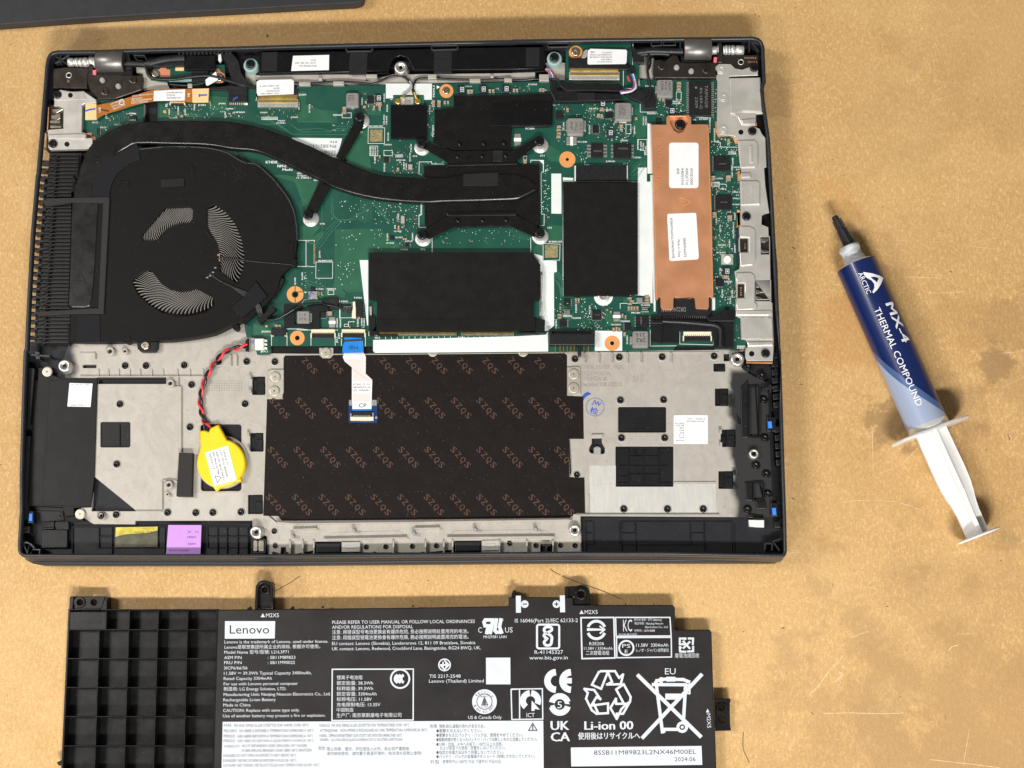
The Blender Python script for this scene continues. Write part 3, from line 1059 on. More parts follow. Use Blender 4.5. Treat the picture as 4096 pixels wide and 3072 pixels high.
c = MB('cast_magnesium')
c.prism(pl('J:695,725 795,725 775,748 690,748'), 1.1, 1.30, ch=.02)
c.build('hook_tab', LAP)

# heat-staked plastic rivets
rv = MB('screw_black')
rv.lathe((0, 0, 0), (0, 0, 1), [(-.06, .185), (.012, .185), (.022, .172), (.022, .15)], 'cast_magnesium', 20)
rv.lathe((0, 0, 0), (0, 0, 1), [(.0, .145), (.05, .142), (.085, .12), (.095, .085), (.07, .05), (.055, .012)], 'black_gloss', 20)
rvd = MB('screw_black')
rvd.lathe((0, 0, 0), (0, 0, 1), [(-.06, .2), (.01, .2), (.02, .185), (.02, .15)], 'black_plastic', 20)
rvd.lathe((0, 0, 0), (0, 0, 1), [(.0, .145), (.05, .142), (.085, .12), (.095, .085), (.07, .05), (.055, .012)], 'black_gloss', 20)
spots = [('J', x, y, 1) for x, y in ((543, 80), (926, 65), (1296, 62), (1745, 55), (936, 436), (1308, 433), (945, 762), (1318, 762), (965, 1376), (1342, 1376), (1651, 1376))]
spots += [('H', x, y, 1) for x, y in ((1082, 138), (1262, 138), (1592, 134), (1890, 104), (2132, 102), (1656, 302), (2118, 468), (1642, 668), (1037, 470), (1010, 988),
                                      (1005, 1424), (1449, 1406), (1840, 1406), (2083, 1402), (1692, 1408))]
spots += [('I', 163, 104, 1), ('I', 158, 1568, .8), ('J', 560, 1080, .9)]
spots += [('U', x, y, .72) for x, y in ((164, 300), (158, 206), (760, 308), (888, 306), (1062, 304), (1220, 300), (1700, 284), (1872, 298), (2033, 297), (2128, 298))]
dspots = [('S', x, y, 1) for x, y in ((510, 318), (395, 245), (525, 515), (537, 832), (548, 1132), (560, 1298), (392, 1426), (462, 1060))] + [('Q', 448, 130, .7)]
rob = None
rod = None
for f_, x, y, k in spots:
    w = P(fp(f_, x, y), ZP)
    if rob is None:
        rob = rv.build('rivet', LAP, loc=(0, 0, 0)); LOC[rob.name] = w; place(rob); rob.scale = (k, k, k)
    else:
        copy_at(rob, w, LAP, random.uniform(0, 6), k)
for f_, x, y, k in dspots:
    w = P(fp(f_, x, y), ZP if f_ == 'S' else 1.08)
    if rod is None:
        rod = rvd.build('rivet', LAP, loc=(0, 0, 0)); LOC[rod.name] = w; place(rod)
    else:
        copy_at(rod, w, LAP, 0, k)

# screws: head with a real cross recess
def screw_mesh(m, r, h, cr, flat=False, ring=None):
    b = MB(m)
    n = 20
    cross = []
    a = cr * .30
    for (x, y) in ((-a, -cr), (a, -cr), (a, -a), (cr, -a), (cr, a), (a, a), (a, cr), (-a, cr), (-a, a), (-cr, a), (-cr, -a), (-a, -a)):
        c_, s_ = math.cos(.5), math.sin(.5)
        cross.append(Vector((x * c_ - y * s_, x * s_ + y * c_, h)))
    ring_ = [Vector((math.cos(2 * math.pi * i / n) * r * .72, math.sin(2 * math.pi * i / n) * r * .72, h)) for i in range(n)]
    tri = tessellate_polygon([ring_, cross])
    allp = ring_ + cross
    b.add(allp, [t if (allp[t[1]] - allp[t[0]]).cross(allp[t[2]] - allp[t[0]]).z > 0 else (t[0], t[2], t[1]) for t in tri], m)
    v = cross + [p - Vector((0, 0, .05)) for p in cross]
    b.add(v, [(i, i + 12, (i + 1) % 12 + 12, (i + 1) % 12) for i in range(12)], m)
    b.add([p - Vector((0, 0, .05)) for p in cross], [(0, 1, 2, 11), (2, 3, 4, 5), (5, 6, 7, 8), (8, 9, 10, 11), (2, 5, 8, 11)], m)
    prof = [(h, .72), (h * .93, .86), (h * .7, .96), (h * .45, 1), (0, 1)] if not flat else [(h, .72), (h, .9), (h * .8, .98), (h * .5, 1), (0, 1)]
    v, f = [], []
    for t, q in prof:
        v += [Vector((math.cos(2 * math.pi * i / n) * r * q, math.sin(2 * math.pi * i / n) * r * q, t)) for i in range(n)]
    for i in range(len(prof) - 1):
        f += [(i * n + k, (i + 1) * n + k, (i + 1) * n + (k + 1) % n, i * n + (k + 1) % n) for k in range(n)]
    b.add(v, f, m, True)
    if ring:
        b.lathe((0, 0, 0), (0, 0, 1), ring[1], ring[0], 24)
    return b


SCREWS = {}


def screw(kind, f_, x, y, z, parent=None, k=1.):
    spec = {'black': ('screw_black', .185, .09, .085), 'bracket': ('dark_nickel', .19, .06, .10), 'silver': ('screw_silver', .175, .07, .08),
            'flat': ('screw_head_flat', .225, .05, .045, True), 'board': ('screw_silver', .16, .08, .08)}[kind]
    w = P(fp(f_, x, y), z)
    key = kind
    p = parent or LAP
    if key not in SCREWS:
        o = screw_mesh(*spec).build('screw', p, loc=(0, 0, 0))
        LOC[o.name] = w
        place(o)
        o.scale = (k, k, k)
        SCREWS[key] = o
        return o
    o = copy_at(SCREWS[key], w, p, random.uniform(0, 1.5), k)
    return o


for f_, x, y, z in (('H', 410, 188, 1.28), ('H', 695, 1418, 1.26), ('I', 168, 233, 1.30), ('I', 160, 354, 1.30), ('J', 535, 208, 1.30), ('J', 534, 328, 1.30),
                    ('I', 606, 22, 1.30), ('I', 1528, 15, 1.24), ('J', 97, 15, 1.24)):
    screw('flat', f_, x, y, z)
for pts in ('I:103,185 130,168 240,168 240,360 222,418 95,410', 'J:475,148 575,142 590,150 592,375 545,385 510,392 478,392'):
    b = MB('screw_head_flat')
    b.prism(pl(pts), ZP, 1.30, ch=.015)
    b.build('mount_plate', LAP)
b = MB('cast_magnesium')
b.prism(pl('I:545,-20 668,-20 668,40 640,70 575,70 548,45'), ZP, 1.295, ch=.015)
b.build('mount_plate', LAP)

# brass standoffs / bosses
def boss(f_, x, y, r, z1, m='alu', hole=.35, z0=1.1, name='standoff', cone=True):
    w = P(fp(f_, x, y), z1)
    b = MB(m)
    b.lathe((w.x, w.y, 0), (0, 0, 1), [(z0, r * 1.15), (z1 - .05, r), (z1, r * .93), (z1, r * .55), (z1 - .02, r * .52), (z1 - .05, r * hole), (z1 - .25, r * hole)][:6], m, 28)
    b.lathe((w.x, w.y, 0), (0, 0, 1), [(z1 - .05, r * hole), (z1 - .045, r * hole * .9)], 'black_gloss', 16)
    b.build(name, LAP)


boss('H', 554, 134, .27, 1.62)
boss('J', 1948, 78, .28, 1.60)
boss('J', 2092, 895, .20, 1.45, 'alu', .45)
boss('I', 0, 1572, .26, 1.62, 'alu', .35)
boss('J', 543, 1556, .24, 1.55, 'alu', .35)
boss('B', 1250, 580, .29, 1.70, 'alu', .3)
for f_, x, y, r in (('D', 948, 1520, .20), ('H', 1470, 285, .18), ('H', 1457, 1162, .18), ('H', 870, 1430, .18), ('D', 1078, 1520, .13), ('H', 1447, 1245, .09),
                    ('Q', 786, 135, .16)):
    boss(f_, x, y, r, 1.40, 'cast_magnesium', .38)

# ---- keyboard back film with its repeated print
film = pl('I:250,48 1000,40 J:0,30 455,28 475,45 475,395 615,402 620,768 488,768 496,1098 626,1102 632,1408 555,1408 497,1450 0,1456 '
          'I:1100,1468 225,1475 190,1435 62,1432 95,425 232,425 238,70')
b = MB('keyboard_film')
b.prism(film, ZP - .02, ZP + .02, ch=.008)
FILM = b.build('keyboard_backing', LAP)
b = MB('ink_szqs')
rows = [(128, (195, 430, 655, 1105, 1330, 1552, 1772, 1992, 2216, 2440, 2650), (45,)), (515, (190, 415, 640, 1100, 1310, 1535, 1760, 1980, 2205, 2430, 2655), ()),
        (940, (175, 400, 630, 855, 1085, 1305, 1530, 1755, 1980, 2205, 2430, 2652), ()), (1350, (160, 385, 615, 845, 1065, 1295, 1525, 1750, 1980, 2205, 2430, 2650), ())]
xs_lim = {128: (250, 2670), 515: (95, 2825), 940: (80, 2695), 1350: (60, 2840)}
glyph = {'S': 0, 'Z': 1, 'Q': 2, 'S2': 3}
for y, xs, _ in rows:
    for x in xs:
        for k, ch in enumerate('SZQS'):
            t = (k - 1.5) * 57
            gx, gy = x + t * .70, y + t * .76
            if not (xs_lim[y][0] + 18 < gx < xs_lim[y][1] - 14) or gy < 66 or gy > 1452 or (gx > 2480 and y == 128 and gx > 2490):
                continue
            b.text(ch, 'I', gx - 22 + 3, gy + 3 - 14, gx - 22 + 44, 50, ZP + .0235, rot=-46, bold=.02)
b.build('printed_pattern', FILM, kind='stuff')
b = MB('black_film')   # strip between board and film
b.prism(pl('E:130,1480 1010,1480 1010,1540 130,1545'), 1.0, 1.23, ch=.01)
b.build('backing_strip', LAP)
b = MB('cast_magnesium')
b.prism(pl('E:125,1540 545,1545 1010,1545 F:480,1530 480,1537 E:1010,1552 125,1548'), 1.15, 1.28, ch=.01)
b.build('deck_lip', LAP)
b = MB('black_plastic')
b.prism(pl('J:488,772 498,772 512,1050 500,1096'), 1.1, 1.27)
b.build('backing_edge', LAP)

# ribbon cable of the touchpad, folded twice
b = MB('ribbon_pink')
ZR = 1.27
b.prism(pl('I:762,25 930,22 950,60 948,205 1005,258 1000,440 830,442 828,150 765,98 750,60'), ZR - .012, ZR)
b.prism(pl('I:828,160 950,250 1003,262 1000,440 828,442'), ZR, ZR + .012)
b.lines('I:836,165 832,300 834,436|I:944,60 942,205', 3.0, ZR + .016, 'ribbon_white')
b.lines('I:995,265 991,436', 3.0, ZR + .016, 'ribbon_white')
b.prism(pl('I:762,25 930,22 950,60 945,80 762,78 750,60'), ZR, ZR + .006, 'ribbon_white')
b.prism(pl('I:838,272 1003,270 1000,378 834,375'), ZR + .012, ZR + .018, 'label_white')
for st, x0, y, x1 in (('KT4D0_CP_FFC', 842, 305, 990), ('NBX00023S10 0A', 838, 330, 992), ('LJYI  24/06/08', 836, 355, 972)):
    b.text(st, 'I', x0, y, x1, 15, ZR + .020, 'ink_black')
b.prism(pl('I:832,442 998,442 998,508 832,510'), ZR - .01, ZR + .008, 'ribbon_white')
b.text('CP', 'I', 955, 464, 890, 34, ZR + .013, 'ink_black', rot=0) if False else b.text('CP', 'I', 888, 496, 955, 34, ZR + .013, 'ink_black')
b.prism(pl('I:832,510 1000,508 1000,522 832,524'), ZR - .01, ZR + .010, 'blue_tab')
b.prism(pl('E:762,1402 915,1408 925,1440 930,1535 745,1538 750,1470 768,1440'), ZB, ZB + .03, 'blue_tab')
b.lines('E:766,1432 918,1424', 8, ZB + .034, 'ink_black')
b.text('MB', 'E', 880, 1474, 806, 30, ZB + .034, 'ink_black', rot=180)
b.build('touchpad_ribbon', LAP)
b = MB('pcb_blue')
b.prism(rr('I', 800, 430, 1046, 630, 10), ZP, ZP + .03)
b.box('I', 805, 432, 835, 480, ZP + .03, ZP + .034, 'solder')
b.box('I', 1000, 432, 1042, 480, ZP + .03, ZP + .034, 'solder')
b.prism(circ('I', 1038, 585, 9, 12), ZP + .03, ZP + .034, 'silkscreen', holes=[circ('I', 1038, 585, 6, 12)])
CPB = b.build('touchpad_board', LAP)
b = MB('cream')
b.box('I', 815, 575, 1015, 608, ZP + .03, ZP + .14, ch=.015)
b.box('I', 822, 535, 1012, 578, ZP + .03, ZP + .11, 'chip_black', ch=.01)
for k in range(13):
    b.box('I', 840 + k * 11.6, 564, 846 + k * 11.6, 582, ZP + .1, ZP + .145, 'solder')
    b.box('I', 840 + k * 11.6, 606, 845 + k * 11.6, 618, ZP + .03, ZP + .06, 'gold')
b.box('I', 812, 545, 826, 605, ZP + .03, ZP + .12, 'solder', ch=.01)
b.box('I', 1004, 540, 1018, 605, ZP + .03, ZP + .12, 'solder', ch=.01)
b.build('connector', CPB)

# ---- front bay: cast wall, pins, pockets
b = MB('cast_magnesium')
b.prism(pl('U:110,95 180,150 290,158 2110,128 2120,90 2165,95 2170,240 2010,252 1990,262 430,272 190,262 180,160'), 1.0, ZP + .10, ch=.02)
b.build('front_shelf', LAP)
b = MB('cast_magnesium')
b.prism(pl('U:172,140 292,150 1100,140 2085,124 2108,130 2085,140 1200,150 292,160 180,155'), 1.0, ZP + .24, ch=.02)
b.build('front_wall', LAP)
for st in ('U:485,258 545,212 975,202 1025,246', 'U:1290,244 1345,200 1850,196 1940,200 1990,236', 'U:285,184 325,162 430,160 440,184', 'U:1080,176 1110,150 1215,148 1242,176'):
    b = MB('tray_plastic' if False else 'cast_magnesium')
    q = pl(st)
    b.prism(q, ZP + .0, ZP + .115)
    b.build('pocket_slope', LAP)
for st in ('U:480,252 1030,240 1032,250 500,264', 'U:1290,240 1950,234 2000,236 1996,246 1300,252', 'U:280,186 440,182 440,192 282,195', 'U:1078,180 1245,176 1245,188 1080,190'):
    b = MB('cast_magnesium')
    b.prism(pl(st), ZP, ZP + .26, ch=.02)
    b.build('pocket_lip', LAP)
for x, y in ((680, 198), (1476, 192), (1872, 190), (278, 236), (1074, 218)):
    w = P(fp('U', x, y), 1.62)
    b = MB('grey_plastic')
    b.lathe((w.x, w.y, 0), (0, 0, 1), [(1.2, .09), (1.58, .078), (1.62, .05)], None, 14)
    b.build('locating_pin', LAP)
for f_, st, z, m in (('U', '600,275 722,272 722,340 600,342', 1.38, 'shield_steel'), ('U', '1518,265 1632,262 1632,330 1518,332', 1.38, 'shield_steel')):
    b = MB(m)
    q = pl('U:' + st)
    b.prism(q, 1.1, z, ch=.02)
    q2 = inset([Vector((p[0], p[1], 0)) for p in q], 14)
    b.prism([(p.x, p.y) for p in q2], z, z + .02, ch=.01)
    b.build('magnet_plate', LAP)
for k, x in enumerate((262, 345, 418, 940, 1150, 1270, 1328, 1636, 1815, 1986)):
    b = MB('cast_magnesium')
    b.box('U', x - 5, 275 - 12, x + 5, 352, 1.1, 1.42, ch=.015)
    b.build('rib', DECK)
for x0, x1, y in ((430, 598, 280), (1340, 1515, 270)):
    b = MB('tray_plastic')
    b.prism(smooth(pl('U:%d,%d %d,%d %d,%d %d,%d' % (x0, y, x1, y - 2, x1 - 4, y + 66, x0 + 2, y + 70)), 1), 1.0, 1.36, ch=.06)
    b.build('speaker_grille', LAP)
for x in (150, 230, 810, 958, 1130, 1688, 1832, 1942, 2082):
    b = MB('rim_plastic')
    b.box('U', x - 8, 338, x + 8, 362, 1.1, 1.50, ch=.02)
    b.build('rim_notch', LAP)
b = MB('rim_plastic')
b.box('U', 1935, 290, 1949, 352, 1.1, 1.55, ch=.02)
b.box('U', 1915, 290, 1970, 302, 1.1, 1.55, ch=.02)
b.build('screw_rib', LAP)
# magnet in the front left
b = MB('rim_plastic')
b.prism(rr('U', 8, 252, 104, 352, 14), 1.1, 1.40, ch=.02, holes=[rr('U', 16, 260, 94, 340, 10)])
b.build('magnet_holder', LAP)
b = MB('screw_silver')
b.box('U', 16, 262, 50, 338, 1.1, 1.33, ch=.02, r=10)
b.box('U', 53, 262, 92, 338, 1.1, 1.33, ch=.02, r=10)
b.build('magnet', LAP)

# ---- left front tray: ribs, stickers
TR = MB('tray_plastic')
TR.prism(pl('Q:532,228 2075,205 2090,300 2068,312 2068,490 530,480'), 1.0, 1.12)
TRAYL = TR.build('palm_rest_bay', LAP)
def rib(par, f_, x0, y0, x1, y1, z=1.2, m='tray_plastic'):
    b = MB(m)
    b.box(f_, x0, y0, x1, y1, 1.0, z, ch=.012)
    b.build('rib', par)
for a in ((532, 226, 2070, 234), (532, 228, 541, 480), (762, 236, 770, 415), (876, 236, 884, 480), (765, 312, 880, 319), (765, 408, 1345, 415), (1332, 236, 1340, 480),
          (1700, 228, 1708, 415), (1788, 230, 1795, 470), (1870, 230, 1877, 470), (1962, 230, 1969, 470), (1700, 312, 2045, 319), (1700, 408, 2045, 415), (2048, 228, 2056, 470),
          (500, 180, 2090, 188)):
    rib(TRAYL, 'Q', *a)
for k in range(22):
    x = 600 + k * 114.5 * (1 if k < 7 else .59) - (0 if k < 7 else -330)
    if x > 2060: break
    b = MB('rim_plastic')
    b.prism(pl('Q:%g,470 %g,470 %g,494 %g,494' % (x - 1, x + 8, x + 14, x + 2)), 1.06, 1.62, ch=.015)
    b.build('rim_notch', LAP)
for x in (250, 305, 362, 420, 478):
    b = MB('rim_plastic')
    b.box('Q', x, 474, x + 12, 492, 1.06, 1.6, ch=.015)
    b.build('rim_notch', LAP)
b = MB('purple')
b.prism(pl('Q:1368,216 1654,217 1645,468 1348,470'), 1.36, 1.375)
for st, x0, y, x1, cap in (('JW', 1535, 283, 1566, 16), ('T.A', 1595, 283, 1630, 16), ('240623', 1530, 328, 1606, 16), ('60J4H', 1538, 387, 1603, 16), ('A110115250078A', 1375, 443, 1546, 13)):
    b.text(st, 'Q', x0, y, x1, cap, 1.379, 'ink_black')
b.build('sticker', TRAYL, label='square purple inspection sticker')
b = MB('yellow_clear')
b.prism(pl('Q:914,236 1275,230 1275,262 1200,282 1100,290 1000,296 910,318'), 1.21, 1.225)
b.prism(pl('Q:910,320 1000,298 1100,292 1200,284 1275,264 1275,405 905,408'), 1.21, 1.222, 'smoke_clear')
b.text('JWINJ  07D', 'Q', 1072, 290, 1238, 20, 1.228, 'ink_black')
b.build('sticker', TRAYL, label='yellow see-through tape sticker')
# right front tray
TR = MB('tray_plastic')
TR.prism(pl('V:285,266 1640,262 1990,262 2060,300 2050,590 285,590'), 1.0, 1.14)
TRAYR = TR.build('palm_rest_bay', LAP)
for a in ((315, 298, 372, 304), (315, 300, 322, 585), (320, 402, 372, 407), (320, 500, 372, 505), (628, 298, 636, 590), (636, 300, 1615, 306), (748, 318, 754, 402), (640, 402, 754, 407),
          (756, 320, 763, 590), (640, 503, 1370, 509), (1236, 318, 1243, 503), (1252, 402, 1362, 407), (1358, 318, 1364, 503), (1243, 408, 1250, 503), (1604, 305, 1612, 590),
          (1366, 320, 1370, 560), (385, 300, 389, 500), (612, 300, 616, 500), (1630, 310, 1634, 580)):
    rib(TRAYR, 'V', *a, z=1.2)
for x in (330, 392, 452, 512, 572, 634, 770, 895, 1018, 1142, 1266, 1390, 1515, 1655, 1718, 1778, 1838, 1895):
    b = MB('rim_plastic')
    b.prism(pl('V:%g,562 %g,562 %g,590 %g,590' % (x - 3, x + 3, x + 9, x - 4)), 1.06, 1.60, ch=.012)
    b.build('rim_notch', LAP)
# corner gussets
for st in ('V:1900,488 1960,486 1975,500 1968,560 1958,560 1962,502 1912,500 1905,560 1895,560', 'V:1965,470 2050,446 2052,458 1985,480 2040,560 2030,566',
           'Q:105,362 150,358 190,380 215,410 205,418 160,378 112,372', 'Q:190,420 262,422 260,478 248,478 250,436 200,432', 'Q:120,378 160,470 150,475 112,390',
           'Q:165,385 150,478 140,478', 'Q:205,425 165,478 158,476', 'A:470,540 590,470 596,480 480,552', 'A:475,470 570,540 562,548 465,482', 'A:515,470 528,470 530,545 516,545',
           'C:2040,350 2120,350 2150,380 2150,390 2060,362 2055,440 2045,440', 'C:2070,350 2140,440 2130,446 2060,362',
           'D:262,1545 430,1555 432,1575 262,1560', 'D:300,1520 340,1530 345,1590 310,1590', 'S:515,425 640,398 642,412 520,440', 'S:578,388 590,388 592,460 580,460'):
    b = MB('rim_plastic')
    b.prism(pl(st), 1.0, 1.55, ch=.01)
    b.build('gusset', LAP)
# blocks and deep pockets at the right side
b = MB('black_plastic')
b.prism(pl('S:215,350 400,310 570,300 600,620 620,1200 625,1480 400,1500 340,1340 320,1150 215,1050 240,700'), 1.0, 1.225) if False else None
for x0, y0, x1, y1 in ((402, 402, 500, 830), (438, 1200, 534, 1356)):
    b = MB('black_plastic')
    b.prism(rr('S', x0, y0, x1, y1, 10), 1.1, 1.36, ch=.015, holes=[rr('S', x0 + 12, y0 + 10, x1 - 12, y1 - 10, 6)])
    b.build('speaker_pocket', LAP)
    b = MB('black_gloss')
    b.prism(smooth(pl('S:%d,%d %d,%d %d,%d %d,%d' % (x0 + 55, y0 + 12, x0 + 62, y0 + 12, x1 - 14, y1 - 60, x1 - 20, y1 - 14)), 4), 1.22, 1.30, ch=.03)
    b.build('pocket_fin', LAP)
for st, z in (('S:335,415 400,350 400,830 345,835', 1.29), ('S:372,1200 436,1195 436,1358 380,1350', 1.29), ('S:468,1360 545,1358 548,1420 470,1425', 1.34),
              ('S:300,625 345,690 345,740 305,720', 1.25), ('S:400,1460 520,1480 500,1500 395,1495', 1.3)):
    b = MB('black_plastic')
    b.prism(pl(st), 1.1, z, ch=.03)
    b.build('pocket_wall', LAP)
# slotted side wall
for k in range(14):
    y = 130 + k * 68
    if 590 < y < 740: continue
    x = 590 + (y - 130) * .045
    b = MB('black_plastic')
    b.prism(pl('S:%g,%g %g,%g %g,%g %g,%g' % (x, y, x + 52, y - 12, x + 55, y + 40, x + 4, y + 50)), 1.1, 1.42, ch=.03)
    b.build('side_rib', LAP)
b = MB('black_plastic')
b.prism(pl('S:572,460 584,460 630,1350 612,1350'), 1.1, 1.46, ch=.02)
b.build('side_rail', LAP)
for f_, x0, y0, x1, y1 in (('S', 556, 660, 630, 780), ('S', 585, 1370, 648, 1485), ('V', 1985, 300, 2040, 355), ('Q', 150, 95, 205, 200), ('Q', 290, 235, 380, 250), ('Q', 110, 225, 172, 282)):
    b = MB('black_plastic')
    b.box(f_, x0, y0, x1, y1, 1.0, 1.42, ch=.03)
    b.build('rubber_holder', LAP)
for st in ('S:563,695 596,692 602,750 568,752', 'S:598,1413 632,1410 636,1470 604,1474', 'Q:165,115 192,115 192,180 160,182'):
    b = MB('blue_rubber')
    b.prism(pl(st), 1.1, 1.50, ch=.02)
    b.build('blue_pad', LAP)
b = MB('cream_white')
b.prism(pl('V:1760,285 1895,286 1896,350 1765,342'), 1.1, 1.42, ch=.02)
b.box('V', 1808, 287, 1894, 350, 1.40, 1.45, ch=.02)
b.build('foam_block', LAP)
b = MB('black_plastic')
b.prism(pl('V:1800,265 1895,268 1890,288 1800,286'), 1.1, 1.40)
b.build('foam_holder', LAP)

# ---- left: speaker box panel
b = MB('black_film')
b.prism(pl('H:330,152 455,150 455,215 520,240 842,242 815,1100 785,1360 640,1365 640,1430 560,1440 545,1360 240,1345 300,260 325,250'), 1.05, 1.26, ch=.02)
b.box('H', 433, 262, 437, 300, 1.26, 1.262)
SPK = b.build('speaker_panel', LAP)
b = MB('black_film')
b.prism(pl('H:430,262 842,245 815,1100 785,1355 365,1340'), 1.2, 1.29, ch=.012)
b.build('panel_skin', SPK)
b = MB('label_white')
b.prism(pl('H:600,285 800,290 782,492 582,488'), 1.29, 1.30)
b.text('1A  T10-C2A  CGET', 'H', 612, 306, 770, 13, 1.304, 'ink_black')
b.text('67W0 CPWW  A', 'H', 612, 484, 745, 13, 1.304, 'ink_black')
b.build('sticker', SPK, label='square white sticker on the black speaker panel')
for f_, st, z in (('Q', '200,90 460,95 470,180 200,190', 1.1), ('Q', '385,190 505,185 510,255 390,260', 1.3), ('Q', '270,255 495,258 495,412 270,415', 1.32),
                  ('Q', '300,210 380,180 385,245 290,240', 1.2), ('H', '245,150 300,160 260,640 235,640', 1.45), ('H', '225,740 262,742 235,1340 205,1340', 1.45)):
    b = MB('black_plastic')
    b.prism(pl(f_ + ':' + st), 1.0, z, ch=.02)
    b.build('bay_block', LAP)
b = MB('tray_plastic')
b.prism(pl('H:845,236 1435,234 1435,250 845,252'), 1.0, 1.2, ch=.01)
b.build('bay_block', LAP)

# ---- coin cell in yellow sleeve
w = P(fp('H', 1910, 960), 1.55)
b = MB('cast_magnesium')
b.lathe((w.x, w.y, 0), (0, 0, 1), [(1.1, 1.13), (1.25, 1.12), (1.28, 1.10), (1.28, 1.06), (1.2, 1.05)], None, 48)
b.build('coin_cell_ring', LAP)
sl = pl('H:1720,700 1765,690 1800,705 1815,672 1885,640 1935,730 1960,775') + circ('H', 1908, 975, 210, 18, -68, 38) + pl('H:2080,1100 2080,1136 2030,1136 1985,1165 1900,1188 1862,1216 1835,1175') + circ('H', 1912, 975, 213, 16, 115, 206) + pl('H:1730,830')
b = MB('yellow')
b.prism(sl, 1.25, 1.56, ch=.07)
COIN = b.build('coin_cell', LAP, label='round yellow coin cell in a shrink sleeve')
b = MB('label_white')
b.prism(pl('H:1772,885 1968,825 2045,1122 1848,1180'), 1.56, 1.572)
for k, st in enumerate(('CR2016-T5', 'LCFC PN:GC00000S00', 'ASM PN SB10T44433', 'FRU PN:01AY996', '2024.07.13')):
    L = (130, 240, 250, 200, 142)[k]
    x, y = ((1925, 868), (1895, 868), (1862, 880), (1832, 885), (1803, 895))[k]
    b.text(st, 'H', x, y, x + L, 17, 1.576, 'ink_black', rot=-75)
b.lines('H:1858,1088 1912,1100 1878,1146', 2, 1.576, 'ink_black', True)
b.build('sticker', COIN)
def twist(path, r, pr, m1, m2, parent, turns_per_cm=1.6):
    pts = smooth([P(q, z) for q, z in path], 10)
    # even spacing
    d = 0
    A, B_ = [], []
    up = Vector((0, 0, 1))
    for i, p in enumerate(pts):
        t = (pts[min(i + 1, len(pts) - 1)] - pts[max(i - 1, 0)]).normalized()
        s_ = t.cross(up).normalized()
        u = s_.cross(t)
        if i: d += (p - pts[i - 1]).length
        a = d * turns_per_cm * 2 * math.pi
        off = (s_ * math.cos(a) + u * math.sin(a)) * pr
        A.append(p + off); B_.append(p - off)
    for L_, m_ in ((A, m1), (B_, m2)):
        q = MB(m_)
        q.tube(L_, r, n=7)
        q.build('wire', parent)
tw = [(fp('E', -75, 1475), 1.55), (fp('D', 2060, 1478), 1.5), (fp('D', 1990, 1510), 1.42), (fp('D', 1900, 1570), 1.40), (fp('H', 1800, 200), 1.40), (fp('H', 1755, 310), 1.38),
      (fp('H', 1730, 430), 1.36), (fp('H', 1745, 560), 1.36), (fp('H', 1775, 640), 1.4)]
tw = [(fp('E', -75, 1475), 1.55)] + tw[2:]
twist(tw, .058, .062, 'wire_red', 'wire_black', COIN, 1.15)
for m_, st in (('wire_red', 'H:1778,635 1800,650 1820,668'), ('wire_black', 'H:1760,620 1764,655 1770,690')):
    q = MB(m_)
    q.wire(st, 1.42, .055)
    q.build('wire', COIN)
b = MB('foam')
b.prism(pl('H:1545,885 1665,890 1655,1265 1522,1262'), ZP, 1.50, ch=.03)
b.build('foam_pad', LAP)
# ---------------- circuit board ----------------
pcb = pl('A:1362,1300 1362,885 1560,770 2212,745 B:700,738 1100,735 C:330,700 330,690 462,690 465,395 490,382 1030,370 1040,540 1100,560 1100,690 1800,690 1800,1150 1930,1190 1990,1290 R:620,0 640,1400 660,1440 650,1500 '
         'W:2080,608 1880,608 1850,575 1480,575 1460,612 940,625 230,632 F:300,1528 E:2212,1530 1010,1538 1008,1480 128,1478 120,1550 10,1552 -30,1400 D:2130,1400 '
         'E:-100,1300 200,900 370,600 300,300 100,0 B:0,1500')
b = MB('black_plastic')
b.prism(pl('W:1470,560 1870,560 1870,612 1455,618'), 1.2, 1.29)
b.build('board_gap', LAP)
b = MB('pcb')
b.prism(pcb, 1.30, ZB, holes=[circ('C', 478, 1378, 14, 12), circ('W', 857, 548, 24, 12), circ('E', 346, 1032, 15, 12), circ('E', 357, 1410, 20, 12)])
BRD = b.build('circuit_board', LAP)
pours = ['B:310,840 400,790 430,800 430,900 560,950 700,960 700,1060 360,1060 340,1000 390,960 390,880',
         'B:960,880 1080,930 1080,1000 960,990', 'B:880,1130 975,1120 975,1300 1000,1480 950,1460 700,1370 760,1280',
         'E:60,0 260,0 520,60 540,90 440,300 400,260 380,170 330,60 190,20', 'E:480,540 575,480 575,540 480,600 380,560 380,440 560,440',
         'E:680,470 1080,465 1110,500 1240,600 1240,670 970,672 970,735 895,735 925,1010 780,1012 760,990 660,990 680,900',
         'F:315,430 435,440 438,570 310,570', 'F:230,580 265,600 270,700 170,670', 'F:800,1140 850,1140 850,1200 950,1210 930,1320 830,1300 800,1230',
         'F:420,1100 540,1200 500,1260 430,1230', 'C:300,1240 420,1310 420,1400 320,1390 290,1330', 'C:1060,930 1120,960 1160,1040 1160,1180 1080,1200 1040,1120',
         'C:640,900 760,930 700,1000 640,960', 'R:300,240 470,300 420,430 300,420', 'A:1810,830 1960,840 1960,960 1810,960',
         'F:960,1060 1180,1080 1180,1110 960,1100', 'E:560,1000 740,990 770,1020 770,1060 560,1050', 'A:1500,960 1700,980 1800,1040 1380,1042 1380,900',
         'Y:420,720 560,760 700,830 700,900 420,900']
b = MB('pcb_pour')
for s_ in pours:
    b.prism(pl(s_), 0, ZB + .0015, flat=True)
b.build('copper_pour', BRD, kind='stuff')
b = MB('pcb_trace')
